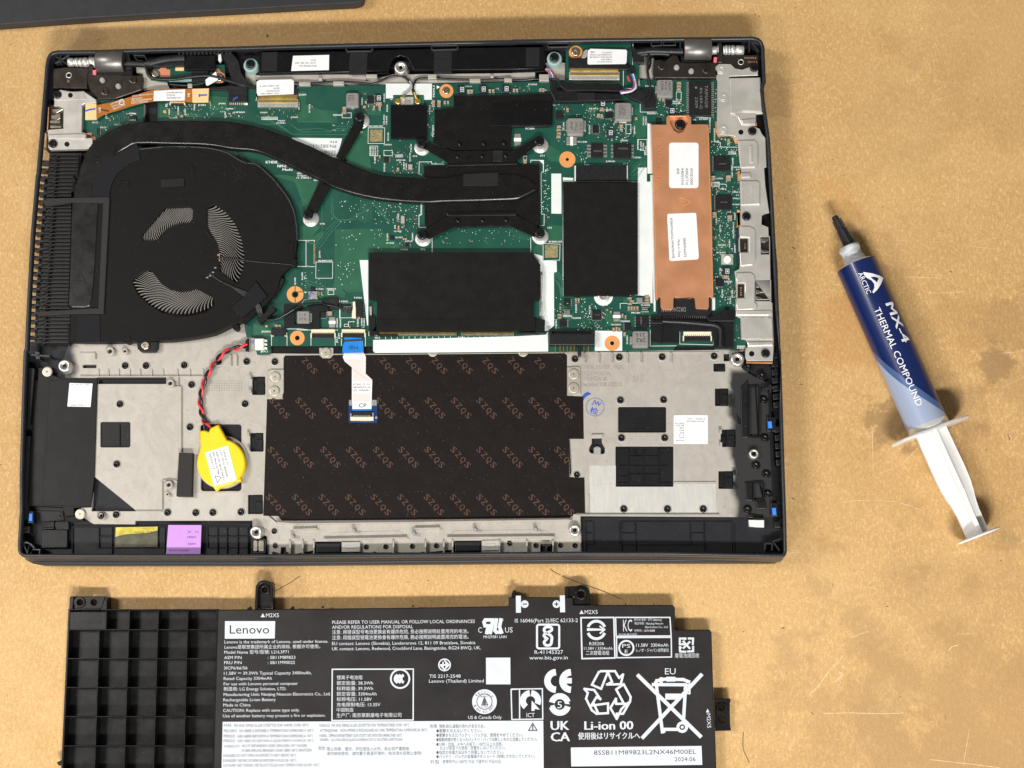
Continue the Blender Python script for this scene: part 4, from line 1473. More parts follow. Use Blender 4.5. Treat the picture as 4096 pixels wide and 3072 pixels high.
tr = ['B:0,1070 200,1075 310,1160 1000,1165', 'B:300,1070 360,1120 560,1110 620,1130 780,1130', 'B:330,1100 400,1140 640,1140 700,1110 800,1112', 'B:400,1050 640,1050 680,1090 820,1095',
      'B:0,1000 120,1050 240,1100', 'B:30,960 160,1060 280,1140', 'E:650,240 650,330 710,385 800,385 960,300', 'E:330,45 380,100 380,180 440,240', 'E:570,260 575,520 520,600',
      'E:710,380 620,460 500,620', 'E:720,392 640,470 520,630', 'E:740,400 660,480 540,640', 'E:660,200 670,360 730,400 860,380 900,330',
      'F:260,1180 330,1280 340,1330', 'F:1100,1160 1160,1240', 'F:370,850 430,920 430,1040', 'F:380,840 440,910 440,1060', 'F:395,835 450,900',
      'Y:1150,60 1480,170 1500,260 1700,215 1770,280', 'E:430,930 600,990', 'E:440,940 560,1060', 'C:1040,1480 1120,1400 1160,1400', 'C:1030,1500 1110,1420 1160,1418', 'C:1050,1520 1130,1440 1165,1440',
      'C:560,1300 620,1360 640,1480', 'C:540,1310 600,1370 610,1480', 'C:700,1020 720,1060', 'C:1100,990 1160,1010']
for s_ in tr:
    b.ribbon(pl(s_), 2.2, ZB + .003)
for k in range(9):    # fan-out bundles
    b.ribbon(pl('E:%d,225 %d,%d %d,%d' % (905 + k * 12, 905 + k * 12, 300 + k * 9, 860 + k * 10, 370 + k * 6)), 1.3, ZB + .003)
    b.ribbon(pl('E:%d,240 %d,%d %d,%d' % (1030 + k * 11, 1030 + k * 11, 270 + k * 8, 1080 + k * 9, 340 + k * 10)), 1.2, ZB + .003)
    b.ribbon(pl('C:%d,%d %d,%d' % (1040 + k * 6, 1440 + k * 12, 1160, 1330 + k * 12)), 1.3, ZB + .003)
    b.ribbon(pl('F:%d,%d %d,%d %d,%d' % (370 + k * 5, 900 + k * 9, 405 + k * 4, 930 + k * 9, 420, 1050 + k * 3)), 1.2, ZB + .003)
    b.ribbon(pl('F:%d,430 %d,%d %d,560' % (5 + k * 18, 5 + k * 18, 480 + k * 8, 30 + k * 18)), 1.2, ZB + .003)
b.build('trace_lines', BRD, kind='stuff')

# white silkscreen areas and lettering
b = MB('white_film')
ZS = ZB + .005
for s_ in ('B:1122,722 1520,722 1520,862 1450,862 1450,820 1185,820 1185,850 1122,850', 'A:1,1 1,2 2,2' if False else 'C:340,1500 425,1500 427,1659 F:427,335 340,333',
           'C:1090,1448 1165,1448 1165,1570 1210,1570 1215,1659 F:1215,1100 1195,1105 1190,1050 1100,1040 1028,1035 1028,1048 440,1048 437,1036 440,20 1088,60 1088,0',
           'E:895,735 970,735 970,1300 960,1300', 'E:1012,1425 2212,1395 F:290,1380 F:312,1350 312,1525 E:2212,1528 1030,1538 1012,1520',
           'F:190,680 265,700 265,738 385,742 388,835 362,845 364,1300 312,1345 240,1350 200,800', 'F:718,1345 952,1348 952,1518 715,1520',
           'B:310,1190 745,1195 700,1360 350,1330', 'C:1170,1065 1205,1072 1215,1100 1215,1500 1170,1500'):
    b.prism(pl(s_), 0, ZS, flat=True)
b.prism(pl('F:1218,0 1240,1075 1240,1180 1225,1180 1195,0'), 0, ZS + .001, flat=True)
b.prism(pl('F:1728,1060 1755,1060 1755,1170 1728,1170'), 0, ZS, flat=True)
b.build('white_insulation', BRD, kind='stuff')
b = MB('silkscreen')
ZI = ZB + .008
def lab(st, f_, x0, y, x1, cap, rot=0):
    b.text(st, f_, x0, y, x1, cap, ZI, 'silkscreen', rot=rot, bold=.025)
def labv(st, f_, x, y0, y1, cap):       # reads upwards: starts at y0 (low), ends at y1
    b.text(st, f_, x, y0, x + abs(y0 - y1), cap, ZI, 'silkscreen', rot=90, bold=.025)
for a in (('JCAM1', 'B', 370, 825, 432, 14), ('D9503', 'B', 38, 978, 98, 12), ('D9501D9502', 'B', 62, 1030, 184, 12), ('F9502', 'B', 302, 1019, 362, 12), ('F9507', 'B', 190, 1050, 252, 12),
          ('FL9501', 'B', 178, 1069, 252, 12), ('PJ0501', 'B', 668, 1000, 740, 13), ('ST7', 'B', 888, 1150, 926, 13), ('MAC BARCODE', 'B', 973, 1096, 1096, 12), ('D0503', 'B', 1106, 1256, 1170, 12),
          ('D0504', 'B', 1206, 1346, 1268, 12), ('D0502', 'B', 1206, 1360, 1268, 12), ('PR2108', 'B', 1214, 1390, 1290, 12), ('ST5', 'B', 1354, 1356, 1392, 13), ('KT4D0_', 'B', 85, 1412, 200, 22),
          ('NM-E', 'B', 186, 1446, 262, 22), ('Made', 'B', 230, 1475, 316, 20), ('VENDO', 'B', 352, 1504, 420, 13), ('Tripod', 'B', 354, 1524, 450, 14), ('IT-158GL1', 'B', 352, 1543, 474, 14),
          ('GUAN', 'B', 500, 1564, 552, 18), ('ST8', 'E', 552, 428, 592, 13), ('ST6', 'E', 1422, 648, 1462, 13), ('U1501', 'E', 1248, 650, 1310, 13), ('D1502', 'E', 1128, 594, 1192, 13),
          ('Q1504', 'E', 1192, 491, 1256, 12), ('Q1503', 'E', 1204, 545, 1266, 12), ('JCMOS', 'E', 1286, 578, 1350, 12), ('45J BARCODE', 'E', 536, 747, 660, 13), ('S1501', 'E', 516, 992, 580, 13),
          ('PJ0604', 'E', 612, 990, 690, 13), ('F4701', 'E', 848, 1068, 912, 14), ('JFAN1', 'E', 730, 1098, 792, 13), ('JPSEN1', 'E', 48, 1360, 124, 14), ('JRTC1', 'E', 40, 1532, 102, 14),
          ('202', 'E', 1026, 1413, 1058, 13), ('JDDR1', 'E', 1742, 1410, 1802, 13), ('14', 'E', 688, 1346, 706, 12), ('14', 'E', 916, 1322, 934, 12), ('ST4', 'F', 306, 463, 344, 14),
          ('8S BARCODE', 'F', 318, 583, 434, 14), ('JBATT1', 'F', 390, 1362, 466, 14), ('PR0204', 'F', 442, 1226, 518, 14), ('PQ0204', 'F', 518, 1242, 596, 13), ('PC0251', 'F', 862, 1300, 940, 13),
          ('PQ0202', 'F', 940, 1270, 1018, 13), ('PRC201', 'F', 1032, 1197, 1106, 13), ('PL0202', 'F', 1116, 1131, 1194, 12), ('H9', 'F', 770, 1130, 796, 12), ('L5701', 'F', 1760, 36, 1820, 12),
          ('D6208', 'F', 1726, 76, 1788, 12), ('D6207', 'F', 1726, 92, 1788, 12), ('U8B1', 'F', 1796, 126, 1846, 12), ('D9514', 'F', 1906, 154, 1968, 12), ('D9515', 'F', 1910, 208, 1970, 12),
          ('10 D620', 'F', 1904, 260, 1968, 12), ('Q5302', 'F', 1780, 611, 1846, 13), ('RT4302', 'F', 1768, 677, 1846, 13), ('U6701', 'F', 1836, 928, 1900, 14), ('13', 'F', 1758, 886, 1780, 12),
          ('D8404', 'F', 1946, 1486, 2014, 13), ('D8401', 'F', 1946, 1501, 2014, 13), ('PC0909', 'C', 142, 736, 216, 13), ('PC1004', 'C', 118, 1119, 194, 14), ('ST3', 'C', 244, 1352, 282, 14),
          ('PR0412', 'C', 668, 945, 742, 12), ('PU0401', 'C', 792, 956, 866, 12), ('PC1348', 'C', 570, 1232, 646, 13), ('D2201', 'C', 940, 1220, 1000, 13), ('U2201', 'C', 1054, 1367, 1114, 13),
          ('JWWAN1', 'C', 812, 1400, 888, 13), ('1121', 'C', 626, 1428, 668, 12), ('75', 'C', 960, 1420, 982, 12), ('PL0301', 'C', 1154, 750, 1224, 12), ('PJ0301', 'C', 1390, 882, 1460, 12),
          ('PU0301', 'C', 1390, 900, 1460, 12), ('PR0302', 'C', 1168, 987, 1242, 13), ('H6', 'C', 1570, 1040, 1592, 12), ('RT4301', 'C', 1618, 1035, 1690, 13), ('D9510', 'C', 1872, 1320, 1934, 12),
          ('D9509', 'C', 1872, 1336, 1934, 12), ('D6104', 'C', 1916, 1450, 1970, 12), ('JUS', 'C', 1934, 1470, 1968, 12), ('C1111', 'B', 1806, 752, 1864, 11), ('U102', 'A', 1120, 988, 1176, 12),
          ('JPWR1', 'A', 1888, 901, 1950, 12), ('D4806', 'A', 1952, 945, 2016, 12), ('K4F4809', 'A', 2020, 976, 2116, 12), ('FL4802', 'A', 1465, 1026, 1536, 13), ('JUSB1', 'A', 1712, 914, 1776, 13),
          ('PC0605', 'B', 1, 1, 2, .5), ('401', 'C', 520, 706, 552, 11), ('PC01', 'C', 352, 916, 374, 12), ('3', 'F', 1766, 985, 1776, 12)):
    lab(*a)
for a in (('P9503', 'B', 378, 945, 884, 12), ('RT4305', 'B', 468, 972, 900, 12), ('PU0501', 'B', 922, 906, 846, 12), ('PC0524', 'B', 1114, 880, 808, 12), ('P0500', 'B', 1140, 965, 905, 12),
          ('UMLANZA', 'B', 1112, 1076, 990, 12), ('UMLANE', 'B', 1134, 1076, 1000, 12), ('PD2108', 'B', 1148, 1216, 1146, 12), ('PD2102', 'B', 998, 1340, 1268, 13), ('PD2107', 'B', 1018, 1340, 1268, 13),
          ('PD2105', 'B', 1038, 1340, 1268, 13), ('R1822', 'B', 1034, 1410, 1350, 13), ('PU2101', 'B', 1116, 1482, 1412, 13), ('R1809', 'B', 1284, 1462, 1402, 12), ('Y1401', 'B', 1304, 1470, 1412, 12),
          ('PQ2101', 'B', 1346, 1315, 1245, 12), ('PD2101', 'B', 1336, 1394, 1324, 12), ('M2XL3', 'B', 1544, 838, 738, 16), ('PQ7201', 'B', 1506, 986, 912, 11), ('PQ72025', 'B', 1536, 1180, 1080, 13),
          ('Y1402', 'E', 1236, 392, 334, 13), ('J4E', 'E', 1206, 466, 432, 12), ('D1501', 'E', 1142, 566, 506, 13), ('Q0601', 'E', 1358, 566, 502, 12), ('J2101', 'E', 556, 716, 656, 13),
          ('D1505', 'E', 406, 906, 842, 13), ('Q1505', 'E', 344, 950, 886, 13), ('PC0605', 'E', 708, 1314, 1238, 13), ('PR0602', 'E', 736, 1316, 1240, 13), ('JCP1', 'E', 724, 1416, 1368, 14),
          ('JSC1', 'E', 706, 1450, 1400, 14), ('D4605', 'E', 886, 1308, 1244, 13), ('D4604', 'E', 920, 1300, 1236, 12), ('D4601', 'E', 940, 1304, 1240, 12), ('PQ0203', 'F', 560, 1190, 1114, 13),
          ('PU0201', 'F', 678, 1202, 1130, 13), ('PQ0101', 'F', 388, 1326, 1250, 13), ('PL0201', 'F', 1002, 1460, 1388, 13), ('L5501', 'F', 1772, 426, 370, 12), ('Q5301', 'F', 1806, 494, 432, 13),
          ('D53C5D9512', 'F', 1920, 545, 408, 12), ('Y5401', 'F', 1932, 390, 332, 12), ('D5301', 'F', 1886, 620, 560, 13), ('JHDMI1', 'F', 1932, 672, 604, 12), ('C6705', 'F', 1806, 864, 804, 13),
          ('FL6701', 'F', 1824, 1060, 990, 13), ('D6701', 'F', 1892, 1110, 1052, 12), ('D6703', 'F', 1908, 1056, 996, 12), ('Y5601 UBB2', 'C', 1908, 1538, 1428, 12), ('D6109', 'C', 1914, 1420, 1364, 12),
          ('PL1201', 'C', 452, 1124, 1058, 12), ('PU1201', 'C', 676, 1156, 1084, 12), ('PL0401', 'C', 1046, 990, 930, 12), ('PJ0401', 'C', 1064, 1158, 1092, 12), ('PQ2201', 'C', 1142, 1080, 1008, 12),
          ('PQ2201', 'C', 1164, 1080, 1008, 12), ('PC1203', 'C', 1096, 1282, 1210, 12), ('PL1202', 'C', 1120, 1300, 1222, 12), ('PL1203', 'C', 1140, 1300, 1236, 12), ('PR1202', 'C', 1162, 1330, 1262, 12),
          ('D7801D7802', 'C', 1716, 1145, 1024, 12), ('D8101D6107', 'C', 1756, 1225, 1108, 12), ('JSPK1', 'C', 1104, 740, 684, 12), ('FL101', 'A', 924, 1022, 1082, 13), ('P4601', 'A', 1468, 990, 940, 12),
          ('D9508', 'A', 1546, 990, 934, 12), ('D9507', 'A', 1606, 994, 938, 12), ('F9508', 'A', 1686, 952, 900, 12), ('M2_', 'A', 1448, 922, 884, 18), ('D4807', 'A', 1952, 1020, 964, 12)):
    labv(a[0], a[1], a[2], a[3], a[4], a[5])
# silkscreen outlines
for s_ in ('B:50,1012 185,1012 185,1033 50,1033', 'B:745,975 823,975 823,1018 745,1018', 'B:970,1104 1112,1104 1110,1240 968,1240', 'B:984,1262 1052,1262 1052,1345 984,1345',
           'B:1105,1300 1178,1300 1178,1345 1105,1345', 'E:518,752 663,752 661,892 516,892', 'E:622,995 672,995 672,1033 622,1033', 'F:268,592 415,597 412,735 270,740',
           'C:1420,795 1462,795 1462,862 1420,862', 'C:985,1075 1027,1075 1027,1154 985,1154', 'C:1085,1205 1165,1205 1170,1336 1145,1336 1145,1300 1085,1290', 'F:1724,62 1792,62 1792,98 1724,98',
           'E:728,1105 830,1105 830,1234 726,1234', 'F:182,1450 184,1452' if False else 'E:763,1290 800,1290 800,1310 763,1310'):
    b.ribbon(pl(s_), 1.6, ZI, closed=True)
for s_ in ('B:0,872 20,780', 'B:1340,690 1350,700' if False else 'B:360,755 362,830', 'E:362,565 505,565 505,580', 'E:360,790 508,792', 'E:432,565 432,790', 'E:1522,520 1522,670', 'F:162,540 162,668',
           'X:655,560 655,548 625,545 627,408 765,408 765,430 905,435', 'X:655,865 655,990 625,995 623,1130 700,1132', 'X:1860,415 1862,388 2003,390 2002,522 1975,522', 'X:1975,530 1980,985 2010,985 2008,1112 1940,1110',
           'E:475,1370 475,1475', 'E:684,1340 684,1475', 'E:738,1415 738,1475', 'E:945,1340 945,1480', 'E:478,1408 684,1408', 'E:268,1390 268,1475', 'E:134,1390 134,1475', 'E:975,1350 975,1388 1050,1390',
           'C:1108,880 1108,968 1238,968', 'C:1045,380 1042,560', 'C:962,580 962,760 1080,770', 'C:1580,1010 1720,1020', 'F:1195,1340 1193,1478 1420,1476', 'F:1450,1345 1450,1460 1740,1468 1740,1345',
           'F:935,1155 935,1110 1230,1104', 'C:1750,1225 1800,1230 1800,1270 1948,1272', 'C:160,1385 270,1385 270,1490', 'E:270,1330 380,1330 460,1340 475,1340', 'Y:1135,410 1170,365 1230,365',
           'Y:1820,760 1820,690 1900,688', 'F:1795,78 1850,80 1855,106', 'A:700,985 700,1200' if False else 'A:1815,870 1815,900', 'C:1038,1000 1040,1001', 'Y:1690,360 1690,640', 'Y:905,795 1050,795 1110,812 1260,812',
           'C:1250,680 1250,681', 'B:1175,825 1175,860 1160,860', 'E:1425,240 1425,345 1408,350 1408,450 1470,452', 'F:282,1360 170,1365'):
    b.ribbon(pl(s_), 1.8, ZI)
for k in range(24):
    x = 1068 + k * 51
    b.ribbon(pl('E:%g,1395 %g,1418' % (x, x)), 1.6, ZI) if k != 13 else None
for s_ in ('B:1562,738 1562,768 1590,752', 'E:420,1004 420,1020 440,1012', 'Y:1178,240 1178,268 1210,254', 'Y:1895,680 1895,700 1912,690', 'X:1955,392 2000,435 2000,392'):
    b.prism(pl(s_), 0, ZI, flat=True)
# vias and test pads
def vias(f_, x0, y0, x1, y1, n, r=(2.2, 4.4)):
    for _ in range(int(n * 1.5)):
        b.prism(circ(f_, random.uniform(x0, x1), random.uniform(y0, y1), random.uniform(*r), 6), 0, ZB + random.uniform(.0035, .0065), flat=True)
for a in (('E', 640, 220, 1080, 420, 26), ('E', 690, 470, 1100, 650, 16), ('E', 690, 740, 850, 950, 16), ('E', 1080, 240, 1420, 420, 26), ('X', 820, 1130, 1900, 1320, 36), ('E', 400, 820, 560, 980, 8),
          ('C', 560, 1240, 660, 1420, 10), ('C', 280, 1400, 340, 1500, 8), ('F', 260, 0, 330, 330, 22), ('F', 370, 1050, 440, 1340, 12), ('F', 560, 1060, 840, 1340, 34), ('C', 1720, 760, 1780, 1000, 14),
          ('C', 1720, 1200, 1950, 1400, 30), ('F', 1730, 100, 1960, 330, 26), ('F', 1730, 360, 1940, 760, 40), ('F', 1730, 900, 1930, 1150, 22), ('B', 640, 1050, 860, 1140, 10), ('A', 1400, 900, 2100, 1020, 24),
          ('C', 540, 880, 900, 1100, 30), ('C', 900, 1100, 1060, 1240, 14), ('C', 1240, 880, 1500, 1030, 20), ('C', 380, 1100, 470, 1230, 5)):
    vias(*a)
b.build('silkscreen_print', BRD, kind='stuff')

# etched barcode squares (left as plain gold fields), bare copper rings and pads
b = MB('code_gold')
b.prism(pl('B:985,1120 1093,1120 1093,1225 983,1225'), 0, ZI, flat=True)
b.build('code_field', BRD)
b = MB('code_gold')
b.prism(pl('F:285,605 398,605 396,715 284,715'), 0, ZI, flat=True)
b.build('code_field', BRD)
for f_, x, y, r, h in (('C', 478, 1378, 70, 14), ('W', 857, 548, 75, 24), ('E', 338, 1032, 72, 24), ('E', 357, 1408, 63, 21), ('B', 1645, 786, 60, 20), ('C', 550, 452, 58, 20)):
    q = MB('pad_orange')
    q.prism(circ(f_, x, y, r, 32), 1.36, ZB + .012, holes=[circ(f_, x, y, h, 16)])
    if (f_, x) == ('E', 338):
        q.prism(pl('E:334,962 342,962 342,1008 334,1008'), 0, ZB + .016, 'pcb_pour', flat=True)
        q.prism(pl('E:334,1056 342,1056 342,1102 334,1102'), 0, ZB + .016, 'pcb_pour', flat=True)
        q.prism(circ(f_, 338, 1032, 30, 16), 0, ZB + .015, 'pcb_pour', holes=[circ(f_, x, y, 24, 16)], flat=True)
        q.ribbon(pl('E:352,1012 400,1008'), 3, ZB + .02, 'ink_black')
    q.prism(circ(f_, x, y, h * .9, 14), 0, ZB + .0065, 'black_gloss', flat=True)
    q.build('ground_pad', BRD)
q = MB('pad_orange')
q.prism(circ('E', 90, 1306, 11, 12), 0, ZB + .01, flat=True)
q.prism(circ('A', 1422, 965, 13, 12), 0, ZB + .01, flat=True)
for f_, x, y in (('E', 1232, 446), ('E', 1232, 464), ('E', 1276, 554), ('E', 1296, 554)):
    q.prism(circ(f_, x, y, 8, 10), 0, ZB + .01, flat=True)
q.build('test_pad', BRD, kind='stuff')

# chips
def chip(f_, x0, y0, x1, y1, h=.09, pins='', n=8, txt=(), pl_=9, name='chip', pm='solder', body='chip_black'):
    c = MB(body)
    c.box(f_, x0, y0, x1, y1, ZB, ZB + h, ch=.015)
    for side in pins:
        if side in 'lr':
            for k in range(n):
                y = y0 + (y1 - y0) * (k + .5) / n
                w = (y1 - y0) / n * .28
                xa, xb = (x0 - pl_, x0 + 1) if side == 'l' else (x1 - 1, x1 + pl_)
                c.box(f_, xa, y - w, xb, y + w, ZB, ZB + h * .45, pm)
        else:
            for k in range(n):
                x = x0 + (x1 - x0) * (k + .5) / n
                w = (x1 - x0) / n * .28
                ya, yb = (y0 - pl_, y0 + 1) if side == 't' else (y1 - 1, y1 + pl_)
                c.box(f_, x - w, ya, x + w, yb, ZB, ZB + h * .45, pm)
    for t in txt:
        c.text(t[0], f_, t[1], t[2], t[3], t[4], ZB + h + .003, 'chip_print', rot=t[5] if len(t) > 5 else 0)
    c.build(name, BRD)
chip('C', 1530, 705, 1722, 1000, .16, 'lr', 16, (('TAIMAG®', 1662, 740, 1860, 27, -90), ('IH-189-G', 1620, 750, 1788, 22, -90), ('2309', 1583, 838, 1932, 22, -90)) if False else
     (('TAIMAG®', 1664, 738, 1862, 27, -90), ('IH-189-G', 1622, 752, 1944, 22, -90)) if False else (), 22)
q = MB('chip_print')
for st, x, y0, y1, cap in (('TAIMAG®', 1666, 738, 932, 27), ('IH-189-G', 1622, 760, 940, 24), ('2309', 1582, 838, 932, 24)):
    q.text(st, 'C', x, y0, x + (y1 - y0), cap, ZB + .165, rot=-90)
q.prism(circ('C', 1590, 757, 10, 12), 0, ZB + .164, flat=True)
q.build('chip_lettering', BRD, kind='stuff')
chip('C', 682, 1244, 788, 1360, .13, 'lr', 4, (('25Q256', 705, 1310, 775, 12),), 34)
chip('C', 876, 1244, 1032, 1366, .13, 'lr', 4, (('W25Q', 915, 1290, 1000, 14),), 20)
chip('C', 1742, 1345, 1882, 1478, .08, 'l', 12, (('DR2241', 1790, 1420, 1850, 10),), 12)
chip('F', 1758, 170, 1898, 300, .08, 'l', 12, (('CCG5', 1800, 240, 1860, 10),), 12)
chip('F', 1760, 893, 1828, 962, .07, 'lb', 5)
chip('W', 660, 222, 750, 318, .07, 'lrb', 8, (('SN74', 690, 275, 735, 9),), 9)
chip('W', 385, 112, 448, 182, .08, 'r', 4, (), 14)
chip('W', 342, 314, 412, 386, .08, 'r', 4, (), 14)
chip('W', 1090, 280, 1220, 390, .10, 'lr', 4, (), 12)
q = MB('chip_print')
q.text('HP8K24', 'W', 1150, 362, 1225, 16, ZB + .104, rot=90)
q.build('chip_lettering', BRD, kind='stuff')
chip('W', 978, 352, 1040, 422, .07, 'l', 4, (), 10)
chip('B', 962, 828, 1018, 895, .06, 'rb', 6, (), 10)
chip('C', 805, 968, 868, 1022, .06, 'b', 6, (), 10)
chip('C', 696, 1082, 750, 1150, .06, 'lrb', 6, (), 9)
chip('C', 1325, 862, 1378, 925, .06, 'l', 7, (), 12)
chip('C', 822, 1128, 878, 1182, .08)
chip('C', 1242, 1022, 1290, 1062, .06)
chip('Y', 1410, 540, 1490, 630, .06, 'rb', 4, (), 14)
chip('E', 470, 968, 510, 1005, .08)
chip('B', 1108, 1358, 1150, 1402, .05, 'r', 4, (), 10)
chip('E', 1292, 582, 1328, 618, .05, 'r', 3, (), 8)
chip('E', 1158, 522, 1192, 560, .05)
chip('A', 1118, 1000, 1178, 1030, .06, 'b', 4, (), 14)
chip('A', 836, 1110, 862, 1160, .05, 'r', 5, (), 8)
chip('F', 1842, 1135, 1872, 1160, .05)
chip('C', 382, 965, 438, 1030, .14)
chip('C', 1000, 575, 1062, 625, .16)

# inductors
def induct(f_, x0, y0, x1, y1, h, lines, tx, rot=180, pad=None):
    c = MB('inductor')
    if pad:
        c.box(f_, *pad, ZB, ZB + h * .5, 'solder', ch=.015)
    c.box(f_, x0 - 4, y0 + 6, x1 + 4, y1 + 8, ZB, ZB + h * .75, ch=.02, r=14)
    c.box(f_, x0, y0, x1, y1, ZB, ZB + h, ch=.02, r=14)
    for (st, x, y, L, cap) in lines:
        c.text(st, f_, x, y, x + L, cap, ZB + h + .003, tx, rot=rot)
    c.build('inductor', BRD)
induct('C', 892, 888, 1030, 1035, .24, (('100', 962, 915, 80, 18), ('1R0', 942, 905, 80, 18), ('X00N', 922, 905, 90, 18)), 'ink_grey', -90, (925, 1040, 990, 1060))
induct('C', 478, 1020, 615, 1160, .24, (('2R2', 585, 1050, 70, 20), ('2422', 545, 1050, 80, 20), ('9NP', 505, 1050, 70, 20)), 'ink_grey', -90, (466, 1040, 640, 1130))
induct('C', 1255, 688, 1388, 832, .26, (('1R5X', 1352, 705, 80, 20), ('R16', 1322, 705, 70, 18), ('1330', 1290, 705, 75, 18)), 'ink_black', -90, (1238, 740, 1260, 800))
induct('B', 782, 802, 885, 918, .22, (('1R5', 812, 870, 50, 18), ('1T5', 832, 866, 45, 18), ('2X1', 850, 868, 45, 18)), 'ink_black', 90, (822, 915, 850, 936))
induct('W', 1060, 428, 1210, 580, .30, (('2R2', 1188, 500, 96, 38), ('215', 1180, 448, 90, 34)), 'ink_black', 180, (1030, 480, 1065, 555))
induct('Y', 1064, 532, 1242, 705, .24, (('R33', 1195, 632, 100, 36), ('311', 1195, 568, 98, 30)), 'ink_grey', 180, (1245, 560, 1280, 690))
# R10 shunts
for f_, x0, y0, x1, y1, z_, st, rot in (('W', 372, 215, 446, 265, .1, 'R010', 180), ('W', 1142, 190, 1218, 240, .1, 'R010', 0)):
    c = MB('solder')
    c.box(f_, x0, y0, x1, y1, ZB, ZB + .09, ch=.01)
    c.box(f_, x0 - 1, y0 + 12, x1 + 1, y1 - 12, ZB, ZB + .105, 'chip_black')
    c.text(st, f_, (x1 - 10 if rot else x0 + 10), (y0 + 20 if rot else y1 - 20), (x1 - 10 if rot else x0 + 10) + 52, 11, ZB + .109, 'silkscreen', rot=rot)
    c.build('shunt_resistor', BRD)
# chip capacitors
def cap(f_, x0, y0, x1, y1, h=.10, body='ceramic', vert=None, name='capacitor'):
    c = MB(body)
    w, hh = x1 - x0, y1 - y0
    v = hh > w if vert is None else vert
    c.box(f_, x0, y0, x1, y1, ZB, ZB + h, ch=.008)
    e = .27
    if v:
        c.box(f_, x0 - .6, y0 - .6, x1 + .6, y0 + hh * e, ZB, ZB + h + .006, 'solder', ch=.008)
        c.box(f_, x0 - .6, y1 - hh * e, x1 + .6, y1 + .6, ZB, ZB + h + .006, 'solder', ch=.008)
    else:
        c.box(f_, x0 - .6, y0 - .6, x0 + w * e, y1 + .6, ZB, ZB + h + .006, 'solder', ch=.008)
        c.box(f_, x1 - w * e, y0 - .6, x1 + .6, y1 + .6, ZB, ZB + h + .006, 'solder', ch=.008)
    c.build(name, BRD)
W_caps = [(1008, 95, 1050, 115), (1028, 122, 1070, 142), (1010, 150, 1052, 170), (1178, 85, 1222, 105), (1178, 112, 1222, 132), (1180, 138, 1224, 158), (492, 102, 510, 146), (518, 102, 536, 146),
          (320, 258, 360, 276), (320, 284, 360, 302), (1010, 182, 1030, 222), (1038, 182, 1058, 222), (1066, 182, 1086, 222), (1096, 182, 1116, 222), (860, 392, 882, 434), (890, 386, 910, 430),
          (918, 392, 938, 434), (968, 436, 992, 476), (950, 256, 968, 292), (980, 270, 998, 306), (836, 228, 852, 246), (338, 186, 356, 196), (795, 210, 815, 220), (410, 150, 425, 160)]
for a in W_caps: cap('W', *a)
for a in ((748, 920, 780, 962), (748, 965, 778, 980), (1035, 880, 1088, 908), (1010, 910, 1028, 945), (1058, 908, 1078, 945), (1518, 862, 1545, 920), (1568, 862, 1595, 920), (1622, 870, 1640, 895),
          (1650, 870, 1668, 895), (925, 910, 950, 930), (1825, 772, 1848, 805), (1852, 772, 1875, 805), (2010, 770, 2030, 798), (2040, 770, 2060, 798), (940, 870, 956, 890)):
    cap('B', *a)
for a in ((1062, 1010, 1084, 1030), (388, 1082, 425, 1102), (384, 1110, 422, 1130), (388, 1140, 425, 1160), (384, 1168, 420, 1188), (930, 1070, 955, 1120), (735, 980, 760, 1010), (765, 985, 785, 1015),
          (1425, 705, 1462, 725), (1425, 732, 1462, 752), (1425, 758, 1460, 778), (1300, 845, 1318, 862), (1268, 848, 1288, 862), (758, 928, 795, 955), (100, 1350, 128, 1378), (98, 1384, 128, 1410),
          (470, 930, 490, 960), (1380, 1000, 1400, 1015), (1438, 870, 1452, 885), (884, 1040, 905, 1058), (8, 765, 26, 790), (34, 765, 52, 790), (238, 760, 256, 788), (262, 760, 280, 788),
          (1862, 1198, 1882, 1238)):
    cap('C', *a)
for f_, x0, y0, x1, y1 in (('F', 1722, 5, 1752, 40), ('F', 1850, 0, 1892, 45), ('F', 1732, 318, 1768, 358), ('F', 1862, 345, 1902, 392), ('F', 1818, 866, 1876, 892), ('Y', 1508, 535, 1578, 592),
                           ('X', 505, 432, 552, 490), ('X', 1775, 335, 1820, 388), ('E', 1252, 350, 1280, 418), ('E', 192, 1294, 215, 1306), ('E', 165, 1290, 185, 1310), ('E', 875, 1225, 900, 1240),
                           ('A', 1560, 990, 1582, 1012), ('E', 540, 1010, 548, 1035), ('E', 560, 1010, 572, 1035), ('X', 180, 330, 200, 360), ('X', 380, 470, 405, 505), ('X', 900, 215, 940, 245)):
    cap(f_, x0, y0, x1, y1)
# large pads with white bars
for f_, x0, y0, x1, y1 in (('W', 870, 236, 934, 330), ('C', 128, 752, 212, 790) if False else ('Y', 1535, 620, 1625, 772), ('C', 470, 1185, 560, 1250), ('X', 1680, 95, 1750, 225)):
    c = MB('solder')
    c.box(f_, x0, y0, x1, y1, ZB, ZB + .03, ch=.01)
    if (x1 - x0) > (y1 - y0) * 1.2:
        c.box(f_, (x0 + x1) / 2 - (x1 - x0) * .13, y0 - 4, (x0 + x1) / 2 + (x1 - x0) * .13, y1 + 4, ZB, ZB + .05, 'silkscreen')
    else:
        c.box(f_, x0 - 5, (y0 + y1) / 2 - (y1 - y0) * .14, x1 + 5, (y0 + y1) / 2 + (y1 - y0) * .14, ZB, ZB + .05, 'silkscreen')
    c.build('solder_bridge', BRD)
